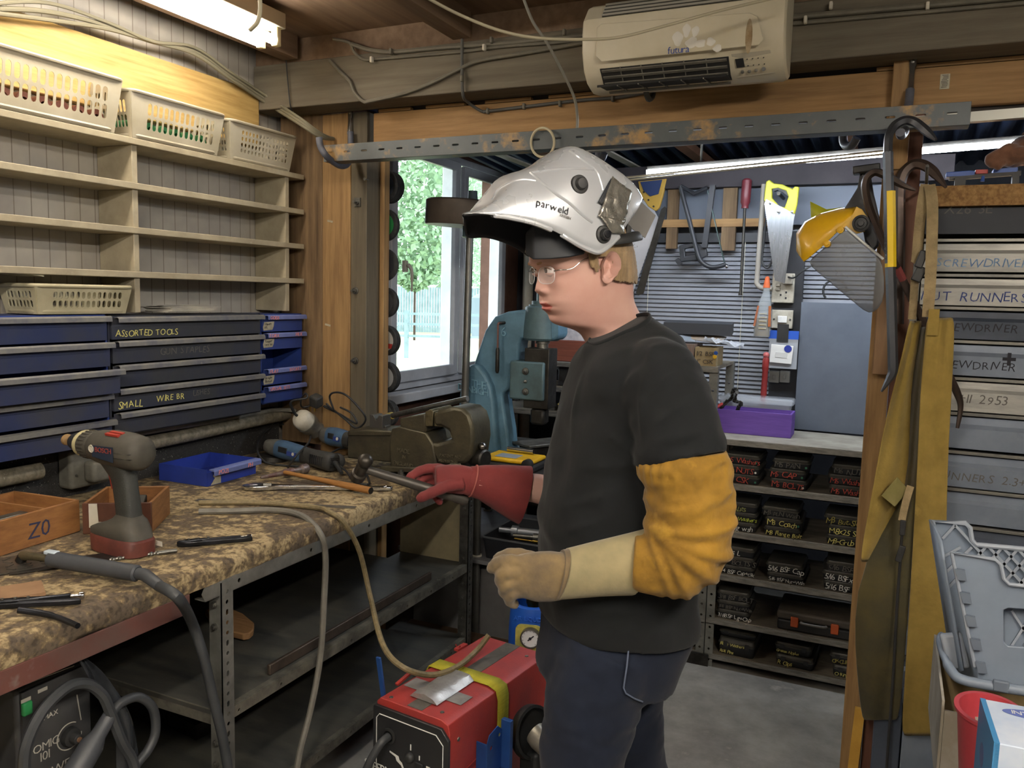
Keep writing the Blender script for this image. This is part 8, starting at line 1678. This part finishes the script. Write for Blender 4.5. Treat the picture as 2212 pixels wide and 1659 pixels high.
def decal(bvh, name, quad, nu, nv, mt, par, off=.003, th=0, amp=0, lines=None):
    A, B_, C2, D2 = quad; rows_ = []
    for i in range(nv+1):
        r_ = []
        for j in range(nu+1):
            s_, t_ = j/nu, i/nv
            x = (A[0]*(1-s_)+B_[0]*s_)*(1-t_)+(D2[0]*(1-s_)+C2[0]*s_)*t_; y = (A[1]*(1-s_)+B_[1]*s_)*(1-t_)+(D2[1]*(1-s_)+C2[1]*s_)*t_
            d_ = ray(x, y).normalized(); h = bvh.ray_cast(CAM, d_)
            if h[0] is None: h = bvh.find_nearest(CAM+d_*1.7)
            nrm = h[1] if h[1].dot(d_) < 0 else -h[1]
            r_.append(h[0]+nrm*(off+amp*mn.noise(V((x*.11, y*.11, 2)))))
        rows_.append(r_)
    b = MB(); b.loft(rows_, caps=False, closed=False); return b.build(name, mt, par, solid=th)
0 and decal(jv, 'back_pocket', [(1352, 1385), (1400, 1392), (1392, 1522), (1344, 1500)], 6, 8, JEAN, person, .006, .002)
for nm, q in (('pocket_seam', [(1361, 1372), (1358, 1400), (1354, 1440), (1347, 1486), (1352, 1498), (1372, 1510), (1388, 1516)]),):
    pts = []
    for x, y in q:
        d_ = ray(x, y).normalized(); h = jv.ray_cast(CAM, d_); 
        if h[0]: pts.append(h[0]-d_*.006)
    MB().tube(pts, .0018, 6).build(nm, mat('pale_seam', '4a5365', .8), person)
for q in (ln, lf):
    a = MBD @ q[-1]; d_ = Fd
    b = MB(fr((a.x, a.y, 0), d_, None, (0, 0, 1)))
    b.loft([[((xa+xb)/2+(xb-xa)/2*cos(t_), w_*sin(t_), z) for t_ in [2*pi*i/24 for i in range(24)]] for z, xa, xb, w_ in ((.0, -.08, .20, .046), (.02, -.085, .205, .05), (.05, -.08, .19, .048), (.09, -.075, .10, .045), (.13, -.065, .06, .046), (.17, -.06, .055, .045))]); b.build('boot', mat('black_boot', '232323', .5, 0, '2c2b2a', 10), person)
# ---- yellow leather sleeve and pale gauntlet on the near arm
YS_ = mat('yellow_leather_sleeve', '96701a', .85, 0, '775713', 6, bump=.45, bscale=55, sheen=.1, col3='a57f26', lo=.35, hi=.62)
b = MB(MBD); ps = sm(LB([(1479, 980, .228), (1484, 1040, .235), (1490, 1105, .24), (1486, 1165, .24), (1455, 1205, .235), (1415, 1215, .225), (1368, 1212, .21)]), 6)
n = len(ps); rad = [interp([(0, .083), (.05, .086), (.3, .086), (.5, .082), (.62, .082), (.72, .074), (.85, .062), (1, .052)], i/(n-1))[0] for i in range(n)]
sleeve(b, ps, rad, .13, k=40, seed=2)
for (s0, px, py, rr_) in ((0, 1480, 1010, .087), (0, 1500, 1130, .084), (0, 1490, 1160, .086)): pass
for f_, ww in ((.40, .010), (.50, .012), (.60, .012), (.70, .010), (.80, .009)):
    i = int(f_*(n-1)); p = ps[i]; t_ = (ps[i+1]-ps[i-1]).normalized()
    b.ring(p+V((.02, 0, 0))*0, t_+V((.1*sin(f_*30), .0, .2*cos(f_*20))), rad[i]*.97, ww, 36, 8)
for k_ in range(26):
    a_ = 2*pi*k_/26; p = ps[0]+V((cos(a_)*.081, sin(a_)*.081, -.004)); b.tube([p, p+V((cos(a_)*.006, sin(a_)*.006, -.02)), p+V((cos(a_)*.004, sin(a_)*.004, -.05))], [.005, .0085, .004], 6)
b.build('leather_sleeve', YS_, person, remesh=.005)
GAUC = mat('pale_gauntlet_cuff', '968964', .85, 0, '6e674c', 4, bump=.2, bscale=60, sheen=.2); GAUH = mat('soiled_tan_leather', '73603f', .85, 0, '4f4436', 11, bump=.3, bscale=60, sheen=.2)
b = MB(MBD); cc = [BLc(x, y, yy) for x, y, yy in ((1214, 1240, .175), (1260, 1232, .185), (1310, 1224, .195), (1350, 1218, .203), (1384, 1213, .21))]; hh = [.050, .054, .058, .062, .066]
rings = []
for c, h in zip(cc, hh):
    k = 28; rings.append([c+V((-.20*h*sin(q)*1.3, .036*cos(q)*1.25, h*sin(q))) for q in [2*pi*j/k for j in range(k)]])
rings2 = [[c+(p-c)*.93 for p in r_] for c, r_ in zip(cc, rings)]
b.loft(rings+rings2[::-1], caps=True); b.build('gauntlet_cuff', GAUC, person, bevel=.002, sharp=60)
def hand(name, mt, palm, fingers, vox=.0035):
    b = MB(MBD); rings = []
    for x, y, yy, hz, ty in palm:
        c = BLc(x, y, yy); rings.append([c+V((0, ty*math.copysign(abs(cos(q))**.8, cos(q)), hz*math.copysign(abs(sin(q))**.8, sin(q)))) for q in [2*pi*j/20 for j in range(20)]])
    b.loft(rings)
    for pts, r_ in fingers:
        ps = sm(LB(pts), 5); n = len(ps); b.tube(ps, [r_*(1.12-.22*i/(n-1))*(1+.07*sin(i*1.9)) for i in range(n-1)]+[r_*.62], 12)
        b.sph(ps[-1], r_*.80, 10, 8)
    return b.build(name, mt, person, remesh=vox)
hand('glove_hand', GAUH, [(1222, 1243, .175, .045, .030), (1190, 1245, .172, .050, .030), (1160, 1246, .168, .050, .028), (1130, 1244, .162, .044, .026), (1108, 1242, .158, .036, .022)],
  [([(1125, 1216, .165), (1098, 1212, .165), (1076, 1216, .155), (1062, 1228, .145)], .0135), ([(1115, 1236, .17), (1092, 1236, .172), (1082, 1252, .160), (1092, 1266, .145)], .0138), ([(1117, 1258, .168), (1096, 1262, .170), (1089, 1276, .158), (1100, 1288, .145)], .0130), ([(1125, 1278, .165), (1106, 1284, .166), (1101, 1297, .155), (1112, 1306, .145)], .0118),
   ([(1178, 1220, .150), (1140, 1204, .130), (1105, 1198, .118), (1075, 1208, .115)], .0145)])
b = MB(MBD); c0, c1 = BLc(1218, 1241, .175), BLc(1206, 1243, .175); rings = []
for c, h in ((c0, .0505), (c1, .0505)): rings.append([c+V((-.20*h*sin(q), .038*cos(q), h*sin(q))) for q in [2*pi*j/28 for j in range(28)]])
b.loft(rings); b.build('wrist_seam', GAUH, person)
# ---- red gauntlet on the far arm, with the hammer it holds
RG = mat('red_leather_gauntlet', '6f2321', .8, 0, '5a1d1e', 6, bump=.3, bscale=60, sheen=.06); RGP = mat('pale_red_piping', '8a4a42', .8)
b = MB(MBD); rings = []
cc = [(1010, 1038, -.245, .034, .030), (1040, 1040, -.248, .040, .034), (1080, 1050, -.25, .052, .042), (1115, 1060, -.252, .062, .048), (1133, 1064, -.253, .066, .050)]
for x, y, yy, hz, ty in cc:
    c = BLc(x, y, yy); rings.append([c+V((-.25*hz*sin(q), ty*cos(q), hz*sin(q)-.006*(1-sin(q))*(x-1010)/120)) for q in [2*pi*j/28 for j in range(28)]])
r2 = []
for r_ in rings: c = sum(r_, V())/len(r_); r2.append([c+(p-c)*.94 for p in r_])
b.loft(rings+r2[:0:-1], caps=True); b.build('red_gauntlet_cuff', RG, person, sharp=60)
b = MB(MBD); c = BLc(1022, 1039, -.246); b.tube([c+V((-.01*sin(q), .034*cos(q), .0375*sin(q))) for q in [2*pi*j/28 for j in range(28)]], .0022, 6, loop=True, ); b.build('piping', RGP, person)
hand('red_glove_hand', RG, [(1020, 1038, -.245, .033, .028), (995, 1036, -.245, .036, .027), (965, 1034, -.245, .034, .025), (940, 1030, -.247, .026, .022)],
  [([(975, 1018, -.262), (940, 1012, -.268), (910, 1016, -.268), (884, 1032, -.262)], .0125), ([(965, 1022, -.275), (935, 1022, -.285), (912, 1034, -.285), (905, 1050, -.275)], .0128), ([(960, 1036, -.28), (940, 1042, -.29), (925, 1056, -.288), (928, 1070, -.272)], .0122), ([(962, 1052, -.275), (950, 1062, -.282), (944, 1074, -.276), (950, 1084, -.262)], .0110),
   ([(1000, 1045, -.222), (968, 1050, -.214), (938, 1062, -.214), (908, 1076, -.222)], .0140)], vox=.0035)
h0, h1 = G(778, 1010, -.25), G(1010, 1082, -.252); d_ = (h1-h0).normalized()
t = thing('hammer', 'dark steel hammer swung above the bench in the red gauntlet', 'hammer', (h0+h1)/2)
MB().tube([h0, h0.lerp(h1, .1), h0.lerp(h1, .5), h0.lerp(h1, .97), h1], [.009, .010, .0125, .0135, .010], 14).build('shaft', mat('dark_steel_shaft', '4b4742', .45, .5, '3b3834', 10), t)
ax_ = (V((0, 0, 1))-d_*V((0, 0, 1)).dot(d_)).normalized(); ax_ = (ax_*.75+d_.cross(ax_)*.65).normalized(); hc = h0+d_*.004
b = MB(); b.lathe(hc-ax_*.042, ax_, [(0, .015), (.004, .0185), (.022, .0185), (.026, .0145), (.034, .0150), (.05, .0150), (.056, .0125), (.066, .017), (.076, .0175), (.084, .012), (.087, .004)], 20); b.build('head', mat('dark_hammer_head', '454039', .4, .7, '37332e', 10), t)
# ================================================================ raised welding helmet
def zp(X, Y, y=0.): return HL(980+X/3.606, 300+Y/3.606, y)
ST = [((95, 572), (78, 582), (76, 615)), ((180, 545), (120, 580), (82, 700)), ((250, 465), (200, 581), (110, 770)), ((325, 370), (330, 597), (250, 772)), ((400, 285), (470, 620), (385, 808)), ((530, 242), (610, 652), (500, 862)), ((640, 192), (735, 697), (575, 915)), ((740, 120), (850, 752), (650, 945)), ((850, 68), (950, 815), (760, 935)), ((960, 100), (1040, 862), (870, 925)), ((1090, 175), (1130, 888), (980, 905)), ((1220, 262), (1205, 850), (1080, 875)), ((1320, 345), (1290, 765), (1165, 800)), ((1392, 445), (1345, 668), (1250, 720))]
YN = [.035, .075, .098, .108, .112, .115, .117, .118, .118, .117, .115, .11, .10, .085]
Nn = sm([zp(*s_[1], yw) for s_, yw in zip(ST, YN)], 5); Tt = sm([zp(*s_[0], 0) for s_ in ST], 5); Ff = sm([zp(*s_[2], -yw) for s_, yw in zip(ST, YN)], 5)
rings = []
for i, (a, t_, c) in enumerate(zip(Nn, Tt, Ff)):
    r_ = []; m_ = 16
    for j in range(m_+1):
        q = pi/2*j/m_; e = 1.0; f_ = sin(q)**1.05; yy = cos(q)**.62
        p = a.lerp(t_, f_); p.y = a.y*yy
        # a crease along the side of the shell
        r_.append(p)
    for j in range(1, m_+1):
        q = pi/2*(1-j/m_); f_ = sin(q)**1.05; yy = cos(q)**.62; p = c.lerp(t_, f_); p.y = c.y*yy; r_.append(p)
    rings.append(r_)
t = thing('welding_helmet', 'silver auto darkening welding helmet tipped up on the head of the young man', 'helmet', HW(1262, 480))
SIL = mat('silver_shell', 'c8cbce', .28, .35, 'bbbec1', 3, coat=.3); HBL = mat('matt_black_inside', '1e2126', .6)
rings = [r_[::-1] for r_ in rings]; b = MB(MH); b.loft(rings, caps=False, closed=False); shell = b.build('shell', [SIL, HBL], t, solid=.005, off=-1, moff=1, sharp=75)
hv = BVHTree.FromPolygons([tuple(p) for p in b.v], b.f)
def hit(px, py):
    d_ = ray(px, py).normalized(); h = hv.ray_cast(CAM, d_)
    if h[0] is None: h = hv.find_nearest(CAM+d_*1.68)
    return h[0], (h[1] if h[1].dot(d_) < 0 else -h[1])
def zpx(X, Y): return (980+X/3.606, 300+Y/3.606)
# crease lines and raised window surround
def crease(pts, r_, name='crease'):
    q = [hit(*zpx(*p)) for p in sm([V((x, y, 0)) for x, y in pts], 6)] if False else None
    ps = []
    for v in sm([(x, y, 0) for x, y in pts], 6): h, n_ = hit(*zpx(v.x, v.y)); ps.append(h+n_*(r_*-.25))
    return MB().tube(ps, r_, 8).build(name, SIL, shell)
crease([(600, 262), (690, 340), (800, 430), (900, 500), (1000, 590), (1080, 650)], .0035)
crease([(600, 262), (760, 240), (920, 232), (1090, 238)], .003)
crease([(905, 92), (1000, 160), (1110, 245), (1150, 340), (1165, 400)], .003)
crease([(300, 470), (340, 400), (430, 340), (540, 315), (640, 325)], .003)
crease([(150, 583), (330, 597), (470, 620), (610, 652), (735, 697), (850, 752), (950, 812), (1040, 858), (1128, 884), (1200, 846), (1288, 762)], .005, 'rim')
for (X, Y), r_, hgt, nm in (((980, 355), .0195, .014, 'shade_knob'), ((1165, 745), .0185, .016, 'pivot_knob')):
    h, n_ = hit(*zpx(X, Y)); n_ = (n_*.6+Lh*.8).normalized()
    b = MB(); b.lathe(h-n_*.004, n_, [(0, r_), (.006, r_), (.008, r_*.92), (.009, r_*.66), (hgt, r_*.62), (hgt+.003, r_*.52), (hgt+.0035, r_*.2)], 26); k = b.build(nm, BLACKP, t)
    if nm == 'pivot_knob': MB().lathe(h+n_*(hgt-.002), n_, [(0, r_*.42), (.005, r_*.38), (.0055, r_*.2)], 18).build('knob_cap', mat('glossy_black', '15161a', .2), k)
def helm_text(body, p0, p1, size, mt, sp=1.):
    h0, n0 = hit(*zpx(*p0)); h1, n1 = hit(*zpx(*p1)); u = (h1-h0).normalized(); n_ = (n0+n1).normalized(); v = n_.cross(u).normalized(); n_ = u.cross(v)
    b = MB(); b.glyphs(body, h0, u, v, size, 0, sp=sp)
    out = []
    for p in b.v:
        d_ = (p-CAM).normalized(); q = hv.ray_cast(CAM, d_); out.append((q[0]-d_*.002) if q[0] else p)
    b.v = out; return b.build('lettering', mt, shell, smooth=False)
helm_text('parweld', (643, 518), (935, 606), .0215, INK, 1.08); helm_text('XR938H', (822, 600), (920, 634), .0080, mat('pale_print', '7a7770', .6), 1.0)
DT = mat('shiny_duct_tape', 'aaa69a', .25, .7, '86837a', 14, bump=.7, bscale=55)
decal(hv, 'duct_tape', [zpx(1225, 300), zpx(1375, 420), zpx(1310, 690), zpx(1115, 610)], 10, 12, DT, t, .004, .0012, .004)
decal(hv, 'duct_tape', [zpx(1120, 600), zpx(1310, 640), zpx(1300, 735), zpx(1215, 735)], 8, 6, DT, t, .006, .0012, .004)
decal(hv, 'black_slot', [zpx(1215, 315), zpx(1232, 345), zpx(1150, 520), zpx(1115, 498)], 4, 8, HBL, t, .0035, .001)
q = [zp(X, Y, .03) for X, Y in ((1385, 420), (1572, 598), (1490, 772), (1300, 640))]
b = MB(MH); b.hexa([p-V((0, .0012, 0)) for p in q]+[p+V((0, .0012, 0)) for p in q]); b.build('grey_card', mat('grey_card', '6b6966', .7, 0, '62605d', 10), t)
b = MB(MH); b.tube(sm([V((HL(1185, 540).x, .05, HL(1185, 545).z)), V((HL(1230, 530).x, .085, HL(1230, 530).z)), V((HL(1300, 520).x, .092, HL(1300, 520).z)), V((HL(1350, 510).x, .06, HL(1350, 512).z)), V((HL(1366, 510).x, 0, HL(1366, 510).z)), V((HL(1350, 510).x, -.06, HL(1350, 512).z)), V((HL(1300, 520).x, -.092, HL(1300, 520).z)), V((HL(1230, 530).x, -.085, HL(1230, 530).z)), V((HL(1185, 540).x, -.05, HL(1185, 545).z)), V((HL(1160, 545).x, 0, HL(1160, 548).z))], 4, True), .011, 8, loop=True, flat=.35, up=(1, 0, 0)); b.build('head_band', BLACKP, t)
q = [zp(X, Y, .05) for X, Y in ((1335, 655), (1372, 690), (1352, 880), (1325, 760))]
b = MB(MH); b.hexa([p-V((0, .01, 0)) for p in q]+[p+V((0, .01, 0)) for p in q]); b.build('rear_strap', BLACKP, t, bevel=.003)
# dark brow pad between helmet and forehead
b = MB(MH); rr_ = []
for X, Y0, Y1, yy in ((560, 865, 900, .03), (620, 800, 942, .06), (760, 790, 938, .085), (900, 800, 925, .092), (1020, 830, 900, .092)):
    rr_.append([zp(X, Y1, yy), zp(X, Y0-130, yy-.004), zp(X, Y0-130, yy-.012), zp(X, Y1-8, yy-.010)])
b.loft(rr_); b.build('brow_pad', HBL, t, bevel=.003)
